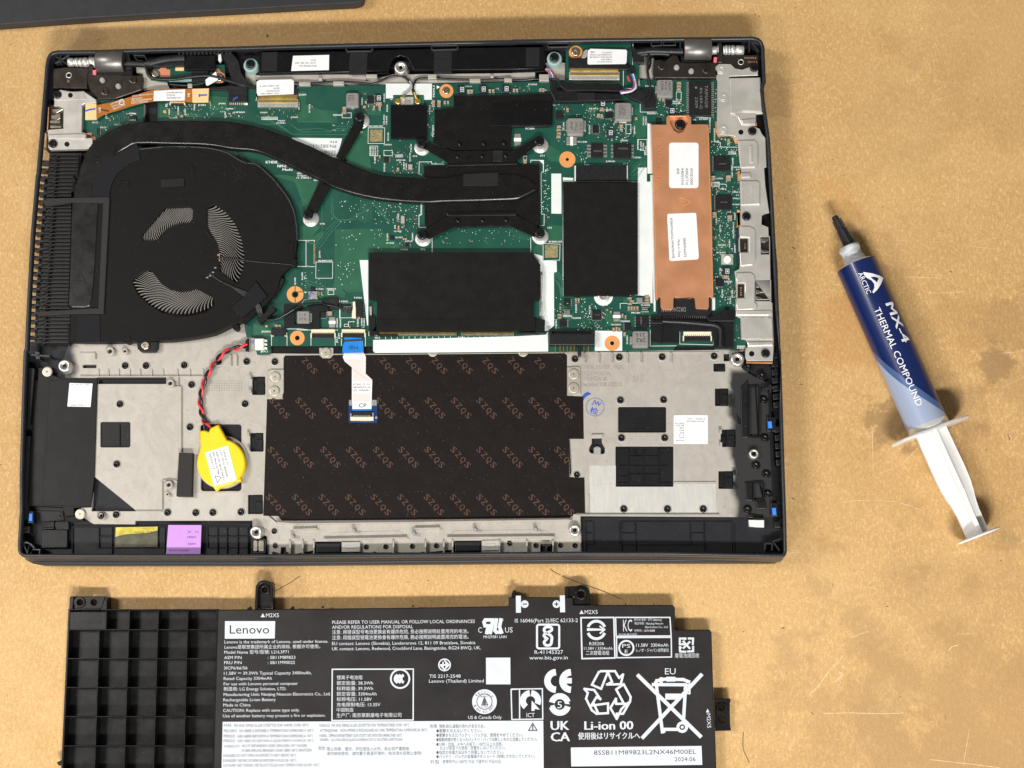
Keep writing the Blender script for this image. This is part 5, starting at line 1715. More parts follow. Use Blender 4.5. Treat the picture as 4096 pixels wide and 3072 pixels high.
# tantalum capacitors with a plus mark
for f_, x0, y0, x1, y1 in (('B', 1742, 745, 1805, 800), ('B', 1928, 740, 1992, 798), ('B', 2125, 735, 2190, 798), ('B', 1030, 820, 1082, 872), ('C', 820, 1118, 875, 1172), ('F', 1822, 800, 1885, 862),
                           ('C', 1355, 935, 1405, 978), ('C', 755, 880, 805, 908)):
    c = MB('tantalum')
    c.box(f_, x0, y0, x1, y1, ZB, ZB + .15, ch=.015)
    cx, cy = x0 + (x1 - x0) * .62, (y0 + y1) / 2
    for s_ in ('%g,%g %g,%g %g,%g %g,%g' % (cx - 14, cy - 18, cx + 14, cy - 18, cx + 14, cy + 18, cx - 14, cy + 18),):
        c.ribbon(pl(f_ + ':' + s_), 1.8, ZB + .154, 'silkscreen', closed=True)
    c.ribbon(pl('%s:%g,%g %g,%g' % (f_, cx - 9, cy, cx + 9, cy)), 2, ZB + .154, 'silkscreen')
    c.ribbon(pl('%s:%g,%g %g,%g' % (f_, cx, cy - 9, cx, cy + 9)), 2, ZB + .154, 'silkscreen')
    c.build('tantalum_capacitor', BRD)
# crystals and small steel cans
for f_, x0, y0, x1, y1, m in (('X', 424, 1005, 466, 1085, 'shield_steel'), ('W', 1098, 98, 1156, 148, 'inductor'), ('C', 750, 1, 751, 2, 'solder') if False else ('X', 505, 434, 550, 488, 'shield_steel')):
    c = MB(m)
    c.box(f_, x0, y0, x1, y1, ZB, ZB + .11, ch=.015, r=6)
    c.build('crystal', BRD)
# push buttons
c = MB('solder')
c.box('Y', 1232, 240, 1362, 355, ZB, ZB + .10, ch=.015)
for x, y in ((1228, 236), (1335, 236), (1228, 325), (1335, 330)):
    c.box('Y', x, y, x + 38, y + 34, ZB, ZB + .05, ch=.01)
c.ribbon(pl('Y:1245,345 1250,300 1262,262 1275,256 1310,285'), 4, ZB + .105, 'ink_blue')
c.build('push_button', BRD)
c = MB('shield_steel')
c.box('F', 1808, 682, 1912, 770, ZB, ZB + .08, ch=.015)
c.prism(circ('F', 1862, 726, 34, 20), ZB, ZB + .16, 'cream_white', ch=.03)
c.build('push_button', BRD)
# tiny passives nobody could count
b = MB('solder')
USED = set()
def sprinkle(f_, x0, y0, x1, y1, n):
    for _ in range(n):
        x, y = random.uniform(x0, x1), random.uniform(y0, y1)
        x = x0 + round((x - x0) / 17) * 17; y = y0 + round((y - y0) / 17) * 17
        key = (round(fp(f_, x, y)[0] / 7.5), round(fp(f_, x, y)[1] / 7.5))
        if key in USED: continue
        USED.update((key[0] + i, key[1] + j) for i in (-1, 0, 1) for j in (-1, 0, 1) if i * j == 0)
        v = random.random() < .5
        L, w_ = random.choice(((12, 6), (14, 8), (9, 5)))
        a, c_ = (w_, L) if v else (L, w_)
        b.box(f_, x, y, x + a, y + c_, ZB, ZB + .03, random.choice(('solder', 'solder', 'silkscreen')))
        k = .25
        b.box(f_, x + (0 if v else a * k), y + (c_ * k if v else 0), x + (a if v else a * (1 - k)), y + (c_ * (1 - k) if v else c_), ZB, ZB + .034,
              random.choice(('ceramic', 'chip_black', 'chip_black', 'ceramic')))
for a in (('E', 1130, 260, 1390, 420, 26), ('E', 1190, 430, 1360, 640, 30), ('B', 1170, 1210, 1350, 1420, 56), ('B', 1020, 1280, 1180, 1400, 16), ('B', 1160, 1420, 1400, 1500, 22), ('B', 100, 930, 360, 1020, 30),
          ('B', 430, 900, 480, 960, 8), ('B', 900, 790, 1090, 960, 24), ('B', 1480, 870, 1530, 1180, 26), ('B', 1750, 760, 2200, 800, 18), ('C', 10, 740, 320, 790, 20), ('C', 380, 900, 520, 1000, 22),
          ('C', 640, 900, 880, 1020, 34), ('C', 740, 1030, 880, 1200, 34), ('C', 900, 1060, 980, 1200, 14), ('C', 1250, 850, 1500, 1020, 48), ('C', 620, 1370, 1050, 1430, 10), ('C', 1720, 700, 1775, 1050, 26),
          ('C', 1720, 1180, 1950, 1340, 26), ('C', 1730, 1490, 1960, 1620, 26), ('F', 1730, 100, 1960, 165, 18), ('F', 1730, 310, 1940, 480, 34), ('F', 1740, 480, 1930, 700, 34), ('F', 1740, 780, 1820, 870, 12),
          ('F', 1830, 930, 1930, 1100, 22), ('F', 1840, 1110, 1930, 1165, 8), ('W', 560, 200, 650, 420, 18), ('W', 620, 340, 720, 410, 20), ('W', 760, 200, 850, 380, 10), ('A', 1450, 900, 1700, 1020, 30),
          ('A', 860, 1000, 1060, 1180, 26), ('A', 1060, 960, 1200, 1060, 16), ('F', 1920, 1250, 1960, 1440, 14), ('E', 120, 1270, 240, 1320, 8), ('E', 540, 960, 600, 1040, 4), ('E', 790, 1290, 860, 1310, 8),
          ('X', 600, 400, 900, 440, 14), ('X', 560, 980, 600, 1160, 12), ('Y', 1400, 480, 1480, 540, 8), ('A', 1890, 960, 2110, 1010, 14), ('E', 360, 900, 430, 990, 8), ('F', 290, 240, 330, 400, 8)):
    sprinkle(*a)
b.build('small_component', BRD, kind='stuff')

# connectors on the board
def ffc(f_, x0, y0, x1, y1, tab='b', n=14, pinm='gold'):
    c = MB('cream')
    my = y0 + (y1 - y0) * .45
    c.box(f_, x0, y0, x1, my, ZB, ZB + .13, ch=.012)
    c.box(f_, x0 + 4, my, x1 - 4, y1, ZB, ZB + .11, 'chip_black', ch=.012)
    for k in range(n):
        x = x0 + 16 + (x1 - x0 - 32) * k / (n - 1)
        c.box(f_, x - 2.2, my - 8, x + 2.2, my + 9, ZB + .1, ZB + .145, pinm)
        c.box(f_, x - 2, y0 - 7, x + 2, y0 + 1, ZB, ZB + .04, 'solder')
    c.box(f_, x0 - 6, my, x0 + 6, y1 - 2, ZB, ZB + .12, 'cream', ch=.01)
    c.box(f_, x1 - 6, my, x1 + 6, y1 - 2, ZB, ZB + .12, 'cream', ch=.01)
    c.build('ribbon_connector', BRD)
ffc('E', 476, 1332, 682, 1405)
ffc('E', 740, 1332, 942, 1400)
ffc('F', 1482, 1352, 1722, 1432, n=13)
ffc('A', 1468, 876, 1594, 905, n=9)
c = MB('cream_white')
c.box('E', -12, 1412, 66, 1505, ZB, ZB + .24, ch=.02)
for k in range(3):
    c.prism(pl('E:60,%d 95,%d 95,%d 60,%d' % (1416 + k * 32, 1424 + k * 32, 1440 + k * 32, 1436 + k * 32)), ZB, ZB + .16, ch=.01)
c.box('E', -40, 1408, -14, 1500, ZB - .05, ZB + .2, 'grey_plastic', ch=.01)
c.ribbon(pl('E:-38,1440 -20,1428 -30,1455 -18,1450'), 3, ZB + .205, 'ink_blue')
c.build('coin_cell_connector', BRD)
c = MB('black_plastic')
c.prism(pl('Y:300,960 345,925 345,1120 300,1120'), 1.1, 1.4, ch=.02)
c.build('cable_guard', LAP)
c = MB('cream')
c.prism(pl('E:836,1092 856,1092 862,1150 862,1230 830,1232 828,1190 836,1150'), ZB, ZB + .22, ch=.015)
c.box('E', 866, 1100, 922, 1222, ZB, ZB + .2, 'chip_black', ch=.02)
for k in range(5):
    c.box('E', 920, 1118 + k * 22, 934, 1124 + k * 22, ZB, ZB + .06, 'solder')
c.build('fan_connector', BRD)
c = MB('chip_black')
c.box('E', 132, 1326, 262, 1386, ZB, ZB + .11, ch=.02)
c.box('E', 128, 1376, 152, 1392, ZB, ZB + .08, 'cream', ch=.01)
c.box('E', 246, 1360, 268, 1392, ZB, ZB + .08, 'cream', ch=.01)
c.build('sensor_connector', BRD)
c = MB('pcb_pour')
c.box('E', 436, 562, 500, 575, ZB, ZB + .006)
for k in range(18):
    c.box('E', 496, 592 + k * 10, 512, 597 + k * 10, ZB, ZB + .01, 'ceramic')
c.box('E', 440, 565, 460, 578, ZB, ZB + .012, 'solder')
c.box('E', 440, 782, 460, 795, ZB, ZB + .012, 'solder')
c.build('empty_footprint', BRD)
# battery socket
c = MB('chip_black')
c.box('F', 322, 1345, 716, 1372, ZB, ZB + .18, ch=.02)
c.box('F', 322, 1368, 716, 1468, ZB, ZB + .34, ch=.03)
c.box('F', 318, 1345, 345, 1372, ZB, ZB + .34, ch=.02)
c.box('F', 684, 1342, 716, 1372, ZB, ZB + .34, ch=.02)
c.box('F', 570, 1466, 598, 1556, ZB - .1, ZB + .28, ch=.02)
for x in (375, 416, 446, 478, 508, 538, 620, 660):
    c.box('F', x - 4, 1466, x + 4, 1532, ZB, ZB + .12, 'gold', ch=.01)
c.build('battery_socket', BRD)
# radio card under black film, antenna leads
c = MB('shield_steel')
c.box('B', 1185, 830, 1450, 925, ZB, ZB + .05, 'pcb_pour')
c.box('B', 1248, 838, 1360, 912, ZB + .05, ZB + .07)
for x in (1225, 1398):
    c.prism(circ('B', x, 873, 27, 16), ZB + .05, ZB + .16, 'gold', ch=.03)
    c.prism(circ('B', x, 873, 13, 12), ZB + .05, ZB + .19, 'gold', ch=.02)
c.text('◁||▷', 'B', 1282, 880, 1335, 24, ZB + .074, 'ink_grey') if False else c.lines('B:1282,875 1292,862 1292,890 1282,875|B:1336,875 1326,862 1326,890 1336,875|B:1304,860 1304,892|B:1314,862 1314,888', 2, ZB + .074, 'ink_grey')
c.box('B', 1165, 905, 1478, 1195, ZB + .05, ZB + .17, 'black_gloss', ch=.01)
c.build('radio_card', BRD)

# cable guides, camera and display connectors
def cable_conn(f_, x0, y0, x1, y1, n):
    c = MB('gold')
    c.box(f_, x0, y0, x1, y0 + (y1 - y0) * .45, ZB, ZB + .10, ch=.012)
    c.box(f_, x0 + 8, y0 + 10, x1 - 8, y0 + (y1 - y0) * .3, ZB, ZB + .13, ch=.012)
    c.box(f_, x0 - 5, y0 + (y1 - y0) * .35, x1 + 5, y1 - 8, ZB, ZB + .15, 'shield_steel', ch=.015)
    c.box(f_, x0 + 2, y0 + (y1 - y0) * .4, x1 - 2, y0 + (y1 - y0) * .62, ZB, ZB + .165, ch=.012)
    for k in range(n):
        x = x0 + 22 + (x1 - x0 - 44) * k / (n - 1)
        c.box(f_, x - 2, y1 - 32, x + 2, y1, ZB, ZB + .155, 'solder')
    c.build('cable_connector', BRD)
cable_conn('B', 18, 818, 358, 928, 28)
cable_conn('C', 498, 580, 925, 695, 36)
c = MB('chip_black')
c.box('A', 1975, 828, 2135, 880, ZB, ZB + .15, ch=.02)
for k in range(9):
    c.box('A', 1985 + k * 16, 876, 1990 + k * 16, 902, ZB, ZB + .06, 'cream')
c.box('A', 2110, 890, 2140, 905, ZB, ZB + .04, 'silkscreen')
c.ribbon(pl('A:2015,872 2025,850 2055,838'), 5, ZB + .155, 'ink_blue')
c.build('power_connector', BRD)

# ---------------- memory module under its black film ----------------
c = MB('black_film')
c.prism(pl('E:975,672 1000,668 F:165,668 245,775 246,1060 238,1088 190,1090 188,1235 205,1250 203,1345 E:2200,1350 1040,1352 1045,1250 1048,1100 1035,1085 990,1085 975,1060'), ZB + .25, ZB + .28, ch=.01)
c.lines('E:1050,1245 2212,1246', 1.5, ZB + .2825, 'black_gloss')
MEM = c.build('memory_cover', LAP, label='large black film over the memory module')
c = MB('pcb')
c.prism(pl('E:1000,700 F:150,700 238,1080 238,1250 203,1300 E:1015,1300 1010,1080'), ZB + .08, ZB + .14)
c.build('memory_module', MEM)
c = MB('black_plastic')
c.prism(pl('E:975,1210 1030,1215 1035,1300 1010,1345 1060,1352 1055,1375 978,1385'), ZB, ZB + .24, ch=.02)
c.build('memory_socket', MEM)
c = MB('black_plastic')
c.prism(pl('F:195,1240 240,1240 285,1250 282,1368 200,1358'), ZB, ZB + .24, ch=.02)
c.build('memory_socket', MEM)
c = MB('solder')
for k in range(120):
    x = 1062 + k * 9.75
    if 68 < k < 73: continue
    c.box('E', x, 1356, x + 5.5, 1370, ZB, ZB + .16, 'gold')
    c.box('E', x, 1374, x + 5.5, 1386, ZB, ZB + .10, 'solder')
c.build('contact_row', MEM, kind='stuff')
c = MB('chip_black')
c.prism(pl('E:1060,1372 1225,1372 1222,1392 1060,1390'), ZB, ZB + .17, ch=.01)
c.build('contact_cover', MEM)
c = MB('chip_black')
c.prism(pl('F:55,1356 200,1356 200,1376 55,1374'), ZB, ZB + .17, ch=.01)
c.build('contact_cover', MEM)
for st in ('E:978,1135 1000,1135 1000,1220 985,1225', 'F:248,860 266,862 262,1000 250,1060 258,1120 264,1125 262,1205 246,1200'):
    c = MB('shield_steel')
    c.prism(pl(st), ZB, ZB + .22, ch=.015)
    c.build('retaining_clip', MEM)

# second slot under black film
c = MB('black_film')
c.prism(pl('F:440,57 1087,60 1088,1030 1028,1032 1000,1046 445,1044'), ZB, ZB + .12, ch=.01)
WW = c.build('slot_cover', LAP, label='tall black film over the empty card slot')
c = MB('chip_black')
c.box('C', 552, 1430, 992, 1562, ZB, ZB + .22, ch=.02)
c.box('C', 530, 1428, 552, 1562, ZB, ZB + .1, 'pcb_pour')
for x in (540, 985):
    c.box('C', x, 1430, x + 16, 1562, ZB, ZB + .15, 'white_film', ch=.01)
c.box('C', 552, 1552, 1000, 1570, ZB, ZB + .24, 'black_gloss', ch=.02)
c.build('card_slot', WW)
def ring_post(f_, x, y, r, z, half=False):
    w = P(fp(f_, x, y), z)
    c = MB('bright_steel')
    c.lathe((w.x, w.y, 0), (0, 0, 1), [(ZB, r), (z - .05, r), (z - .02, r * .92), (z, r * .8), (z, r * .5), (z - .06, r * .45)], None, 32)
    c.build('threaded_post', BRD)
q = MB('white_film')
q.prism(circ('F', 790, 1048, 82, 24, 0, 180) + [], 0, ZB + .006, flat=True)
q.build('mask_ring', BRD)
ring_post('F', 790, 1042, .27, ZB + .11)

# ---------------- solid state drive under its copper plate ----------------
SZ = ZB + .26
c = MB('copper')
c.prism(pl('C:1200,1075 1335,1075 1335,1010 1350,995 1530,993 1548,1010 1550,1072 1688,1072 1700,1085 R:270,0 288,940 262,945 248,925 238,945 238,1045 225,1068 100,1062 90,1050 80,945 65,940 60,925 50,942 0,950 F:1565,1055 1412,1060 1405,1050 1395,1075 1395,1150 1380,1165 1300,1160 1285,1140 1283,1060 1270,1052 1262,1072 1240,1076 1218,0'), ZB + .05, SZ, ch=.02,
        holes=[pl('C:1366,1010 1505,1008 1528,1045 1480,1135 1440,1150 1400,1125 1366,1060')])
c.prism(pl('C:1366,1010 1505,1008 1528,1045 1480,1135 1440,1150 1400,1125 1366,1060'), ZB, ZB + .08)
c.lines('C:1205,1090 1222,1659 |F:1226,0 1250,1060', 1.6, SZ + .002, 'pad_orange')
c.lines('C:1694,1100 1710,1659|F:1708,0 1734,1040', 1.6, SZ + .002, 'pad_orange')
SSD = c.build('drive_heat_spreader', LAP, label='copper plate covering the solid state drive')
c = MB('copper')
c.text('EC2D3000200 KC', 'C', 1252, 1185, 1252 + 430, 40, SZ + .016, rot=-90, ext=.014)
c.lines('F:1448,188 1545,232 1458,288|F:1445,196 1440,205', 2.2, SZ + .006, 'pad_orange')
c.build('stamped_lettering', SSD, kind='stuff')
c = MB('pad_orange')
for yy in (0, 26, 52):
    c.ribbon(smooth(pl('F:1492,%d 1478,%d 1462,%d 1448,%d 1440,%d' % (206 + yy - 5, 214 + yy - 5, 204 + yy - 5, 212 + yy - 5, 206 + yy - 5)), 4), 2, SZ + .006)
for st, x, y0, y1 in (('EC2D3000200 KC', 1254, 1187, 1617),):
    c.text(st, 'C', x, y0, x + (y1 - y0), 40, SZ + .004, 'pad_orange', rot=-90)
c.build('stamped_mark', SSD, kind='stuff')
c = MB('label_white')
c.prism(rr('C', 1357, 1232, 1612, 1624, 24), SZ, SZ + .014)
for k, (st, L) in enumerate((('AM2D3000', 146), ('A00QCT10', 146), ('A46W1010', 146), ('4V0', 52))):
    x = 1540 - k * 39
    c.text(st, 'C', x, 1452, x + L, 22, SZ + .018, 'ink_grey', rot=-90)
c.build('sticker', SSD, label='upper white rounded sticker on the copper plate')
c = MB('label_white')
c.prism(pl('F:1342,345 1350,335 1580,326 1592,335 1615,710 1605,728 1380,742 1360,732 1342,380'), SZ, SZ + .014)
c.text('8SSB40W66076L1HF46M0D49E', 'F', 1366, 372, 1366 + 350, 20, SZ + .018, 'ink_grey', rot=-87)
c.text('SB40W66076', 'F', 1478, 545, 1478 + 165, 22, SZ + .018, 'ink_grey', rot=-87)
c.text('Made in China', 'F', 1430, 560, 1430 + 150, 19, SZ + .018, 'ink_grey', rot=-87)
c.build('sticker', SSD, label='lower white rounded sticker on the copper plate')
c = MB('chip_black')
c.prism(pl('F:1255,1085 1262,1060 1715,1060 1720,1180 1700,1225 1260,1220'), ZB, ZB + .14)
c.text('DR22464MN', 'F', 1500, 1140, 1290, 34, ZB + .144, 'silkscreen', rot=180) if False else c.text('DR22464WW', 'F', 1500, 1142, 1710, 38, ZB + .144, 'inductor', rot=180)
c.build('drive_board', SSD)
c = MB('black_plastic')
c.prism(pl('F:1205,1220 1290,1218 1300,1235 1700,1240 1730,1240 1850,1190 1860,1165 1925,1165 1928,1235 1915,1270 1915,1495 1745,1495 1738,1340 1450,1345 1445,1452 1210,1440 1205,1300'), ZB, ZB + .16, ch=.02)
c.build('drive_socket_cover', BRD)
c = MB('black_plastic')
c.prism(pl('F:1205,1250 1700,1262 1720,1290 1690,1300 1310,1285 1300,1285 1205,1285'), ZB, ZB + .24, ch=.03)
c.prism(pl('F:1205,1285 1305,1288 1300,1450 1212,1440'), ZB, ZB + .20, ch=.02)
c.prism(pl('F:1680,1235 1840,1165 1928,1165 1925,1265 1700,1265'), ZB, ZB + .28, ch=.03)
c.build('drive_socket', BRD)
c = MB('soft_tape')
c.tube([P(q_, z_) for q_, z_ in zip(smooth(pl('F:1300,1262 1500,1272 1700,1290 1760,1300 1800,1330 1805,1400 1802,1480'), 5), [ZB + .26] * 31)], .11, n=8)
c.build('antenna_lead', BRD)
c = MB('solder')
for k in range(44):
    x = 1312 + k * 8.8
    c.box('F', x, 1222, x + 4, 1240, ZB, ZB + .15, 'black_gloss' if k % 2 else 'inductor')
c.build('contact_row', SSD, kind='stuff')
screw('black', 'C', 1452, 1078, ZB + .12, LAP, 1.25)

# ---------------- copper/steel port shields on the right ----------------
SHZ = ZB + .22
c = MB('shield_steel')
c.prism(pl('C:1755,575 1790,550 1890,552 1930,590 1990,600 2060,575 2125,590 2125,650 1880,660 1880,680 2145,668 2172,980 2110,985 2110,1060 2080,1090 2140,1110 2160,1155 2190,1190 2200,1440 2180,1450 2190,1600 '
            'R:905,0 860,10 825,30 820,130 895,160 900,265 912,270 915,465 920,745 925,985 940,1000 945,1165 955,1480 945,1640 660,1640 640,1600 640,1530 665,1480 665,1440 640,1405 595,1400 585,1165 530,1140 535,950 '
            '540,900 528,700 520,650 575,620 580,540 570,170 590,130 F:1975,300 1965,0 C:1985,1490 1965,1400 1950,1220 1930,1180 1890,1170 1790,1165 1770,1120 1775,700 1755,640'), ZB + .1, SHZ, ch=.02,
        holes=[rr('R', 570, 285, 668, 435, 10), pl('R:810,268 905,268 908,460 815,462'), rr('R', 556, 788, 628, 942, 8), pl('R:750,755 918,752 920,978 755,978')])
SHD = c.build('port_shield', LAP, label='long nickel shield over the ports of the right edge')
def emboss(st, h=.06, m='shield_steel', z=None, par=None, ch=.03, name='pressed_panel'):
    c = MB(m)
    q_ = pl(st)
    c.prism(q_, (z or SHZ) - .01, (z or SHZ) + h, ch=ch)
    c.build(name, par or SHD)
emboss('C:1885,672 1915,672 2140,668 2160,965 1990,960 1925,985 1888,975', .10)
emboss('C2:1190,430 1330,425 1450,430 1445,560 1290,555 1250,470', .03)
emboss('C2:1285,495 1440,478 1450,500 1440,545 1300,545', .09)
emboss('C2:1250,725 1440,720 1470,760 1470,980 1440,1020 1275,1025', .08)
emboss('C2:1375,780 1410,770 1415,970 1380,975', .11)
emboss('C2:1275,1170 1470,1170 1490,1190 1490,1430 1280,1440', .08)
emboss('C2:1285,1080 1390,1080 1390,1130 1285,1135', .06)
emboss('R:600,150 690,150 745,180 755,220 755,520 720,580 585,595 575,440 680,440 680,280 575,275', .07, ch=.04)
emboss('R:540,665 700,660 745,690 750,740 745,990 770,1010 770,1050 740,1075 545,1078 540,945 635,945 635,785 540,780', .07, ch=.04)
emboss('R:540,1085 930,1080 940,1120 900,1138 535,1138', .05, ch=.03)
emboss('R:590,1160 940,1160 950,1390 670,1400 600,1395', .05, ch=.02)
emboss('R:790,1170 935,1165 945,1400 800,1400', .07, ch=.015)
emboss('R:660,1430 945,1425 945,1475 670,1480', .07, ch=.04)
for (x, y) in ((1808, 598), (1828, 838), (1828, 1115)):
    for r, z_ in ((40, .03), (26, .05)):
        c = MB('bright_steel' if r == 26 else 'shield_steel')
        c.prism(circ('C', x, y, r, 24), SHZ - .01, SHZ + z_, ch=.02, holes=[circ('C', x, y, 15, 14)] if r == 26 else ())
        c.build('rivet_ring', SHD)
c = MB('dark_nickel')
c.prism(rr('R', 570, 285, 668, 435), ZB + .05, ZB + .16)
c.text('2012', 'R', 645, 405, 708, 16, ZB + .165, 'ceramic', rot=90)
c.build('port_shell', SHD)
c = MB('dark_nickel')
c.prism(rr('R', 556, 788, 628, 942), ZB + .05, ZB + .16)
c.text('0910', 'R', 602, 925, 702, 20, ZB + .165, 'ceramic', rot=90)
c.build('port_shell', SHD)
c = MB('dark_nickel')
c.prism(pl('R:805,265 910,265 915,465 810,465'), ZB + .0, ZB + .08)
c.build('port_shell', SHD)
c = MB('dark_nickel')
c.prism(pl('R:745,750 922,748 925,985 750,982'), ZB + .0, ZB + .08)
c.build('port_shell', SHD)
for st in ('R:815,282 905,290 905,300 860,330 830,330 815,325', 'R:815,408 905,420 905,440 850,450 815,440', 'R:755,770 800,775 830,800 918,800 918,812 830,815 790,830 755,830',
           'R:758,850 800,862 860,862 918,880 918,892 860,885 800,892 758,905', 'R:758,925 800,930 840,950 918,950 918,965 835,968 790,970 760,965'):
    c = MB('hinge_metal')
    c.prism(pl(st), ZB + .05, ZB + .20, ch=.03)
    c.build('port_spring', SHD)
for y in (805, 865, 915):
    c = MB('solder')
    c.prism(circ('R', 546, y, 18, 14), ZB, ZB + .12, ch=.05)
    c.build('solder_joint', SHD)
for st in ('R:548,0 590,0 590,150 555,165', 'C:1758,1050 1775,1050 1780,1150 1900,1165 1945,1200 1950,1240 1930,1240 1910,1190 1880,1175 1780,1180 1760,1130', 'C:1950,1480 1972,1480 1972,1565 1950,1560',
           'F:1945,300 1970,305 1970,430 1945,445', 'R:655,1640 935,1640 935,1659 655,1659', 'S:385,195 600,192 600,216 385,212', 'R:640,1500 668,1480 650,1560 635,1560', 'C:2078,1080 2115,1060 2118,1110 2090,1100'):
    c = MB('pad_orange')
    c.prism(pl(st), ZB, ZB + .05)
    c.build('ground_strip', BRD)
c = MB('tantalum')
c.prism(pl('R:542,195 570,185 572,285 565,435 580,540 560,580 550,575'), ZB, ZB + .2, ch=.01)
c.build('port_body', SHD)
for f_, x, y in (('C', 2090, 588), ('C', 2075, 1135), ('R', 650, 45), ('R', 862, 1560)):
    screw('black', f_, x, y, SHZ + .02, SHD, 1.0)
for f_, x, y, r in (('C', 1978, 1142, 22), ('R', 710, 1562, 30)):
    c = MB('black_gloss')
    c.prism(circ(f_, x, y, r, 16), SHZ - .02, SHZ + .004)
    c.build('guide_hole', SHD)
c = MB('shield_steel')
for k, st in enumerate(('EC2D3000400', 'AEZ03000R00', 'KC')):
    c.text(st, 'C2', 1395 - k * 42, 1180, 1395 - k * 42 + (200, 200, 45)[k], 18, SHZ + .09, rot=-90, ext=.01)
c.text('M2X3', 'C', 1960, 618, 2040, 13, SHZ + .006, 'bright_steel', rot=180) if False else None
c.build('stamped_lettering', SHD, kind='stuff')
for st in ('S:598,0 610,0 640,330 628,330', ):
    c = MB('black_plastic')
    c.prism(pl(st), 1.1, 1.5)
    c.build('side_rail', LAP)

# ---------------- left port board and shield ----------------
c = MB('pcb')
c.prism(pl('A:690,860 900,850 1240,860 1235,1290 690,1290'), 1.30, ZB - .02)
c.prism(pl('A:735,1150 790,1148 795,1180 825,1185 828,1230 740,1230'), ZB - .02, ZB - .01, 'solder_mask_pink')
IOB = c.build('port_board', LAP)
c = MB('shield_steel')
c.prism(pl('A:470,860 465,800 520,775 620,790 720,785 830,860 830,890 730,895 710,905 705,1140 740,1150 745,1190 800,1195 800,1265 770,1285 430,1292 415,1270 420,1200 410,1170 415,1120 545,1110 548,935 500,915 465,915'), ZB, ZB + .22, ch=.02)
LSH = c.build('port_shield', LAP, label='nickel shield over the port at the top left corner')
emboss('A:412,1160 700,1150 745,1160 740,1200 700,1205 415,1200', .07, z=ZB + .22, par=LSH, ch=.05)
emboss('A:465,790 720,790 745,860 465,870', .02, z=ZB + .22, par=LSH)
emboss('A:740,1190 800,1190 800,1260 745,1260', .03, z=ZB + .22, par=LSH)
c = MB('dark_nickel')
c.prism(pl('A:425,905 548,930 548,1112 418,1120'), ZB - .1, ZB + .08)
c.build('port_shell', LSH)
for st in ('A:435,945 545,935 545,945 490,975 460,965', 'A:440,1000 520,975 522,1020 500,1035 440,1015', 'A:432,1080 530,1085 530,1100 432,1105', 'A:430,1040 520,1035 520,1062 430,1060'):
    c = MB('screw_silver')
    c.prism(pl(st), ZB, ZB + .17, ch=.02)
    c.build('port_spring', LSH)
c = MB('copper')
c.lines('A:420,925 410,1130 405,1145', 4, ZB + .18)
c.build('port_rim', LSH)
for f_, x, y in (('A', 496, 820), ('A', 458, 1244)):
    screw('black', f_, x, y, ZB + .24, LSH, 1.02)
for x, y in ((608, 823), (577, 1246)):
    c = MB('black_gloss')
    c.prism(circ('A', x, y, 21, 16), ZB + .2, ZB + .245)
    c.build('guide_hole', LSH)
c = MB('silkscreen')
c.text('DC02001WAJ00', 'A', 672, 1130, 672 + 220, 16, ZB + .226, 'shield_steel', rot=90, ext=.005)
c.text('U1021', 'A', 1176, 972, 1118 + 116, 12, ZB - .012, rot=180)
c.text('D102', 'A', 845, 1051, 895, 14, ZB - .012, rot=180)
c.text('D103', 'A', 915, 1094, 965, 14, ZB - .012, rot=180)
c.text('U101', 'A', 1040, 1070, 1090, 13, ZB - .012, rot=180)
c.build('silkscreen_print', IOB, kind='stuff')

# flexible orange cable from the port board to the main board
FZ = ZB + .16
c = MB('kapton')
top = smooth(pl('A:830,910 980,880 1150,830 1330,775 1500,768 1660,768'), 5)
bot = smooth(pl('A:1670,885 1580,880 1380,872 1200,900 1000,960 900,990 835,1030'), 5)
c.prism([tuple(p) for p in top] + [tuple(p) for p in bot], FZ - .02, FZ)
FLEX = c.build('flex_cable', LAP, label='orange flexible cable between the port board and the main board')
for st in ('A:1660,766 1805,762 1800,880 1662,882', 'A:738,898 832,895 835,1030 735,1032'):
    c = MB('stiffener')
    c.prism(pl(st), FZ - .08, FZ + .03, ch=.01)
    c.build('stiffener_pad', FLEX)
c = MB('ink_blue')
c.ribbon(pl('A:1725,838 1722,820 1745,822 1790,820'), 6, FZ + .035)
c.ribbon(pl('A:738,960 770,948 825,940'), 6, FZ + .035)
c.ribbon(pl('A:870,948 940,960'), 5, FZ + .01, 'ink_black')
c.build('pen_mark', FLEX, kind='stuff')
c = MB('label_white')
c.prism(pl('A:1330,785 1600,772 1596,868 1326,872'), FZ, FZ + .012)
for k, st in enumerate(('DA30000RH30', 'PCB10A', '46K0000729')):
    c.text(st, 'A', 1440, 806 + k * 23, (1576, 1515, 1560)[k], 14, FZ + .016, 'ink_grey')
c.build('sticker', FLEX)
c = MB('silkscreen')
c.text('JT4C0_USB_FPC REV:1.0', 'A', 1142, 838, 1320, 13, FZ + .006, rot=7)
c.text('LENOVO P/N:', 'A', 1138, 862, 1232, 13, FZ + .006, rot=6)
c.text('LCFC P/N:DA30000RH30', 'A', 1136, 879, 1312, 13, FZ + .006, rot=6)
c.text('DATE CODE:2425', 'A', 1136, 898, 1278, 14, FZ + .006, rot=6)
c.text('HYT398 94V-0', 'A', 958, 908, 1075, 13, FZ + .006, rot=22)
c.text('E339131', 'A', 968, 928, 1036, 13, FZ + .006, rot=18)
c.text('MADE IN CHINA', 'A', 980, 950, 1092, 13, FZ + .006, rot=22)
c.text('USB', 'A', 870, 970, 912, 18, FZ + .006, rot=90)
c.text('MB', 'A', 1640, 836, 1672, 18, FZ + .006, rot=90)
c.ribbon(circ('A', 1050, 883, 22, 16), 2.2, FZ + .006, closed=True)
c.text('AX', 'A', 1037, 890, 1063, 14, FZ + .006, rot=18)
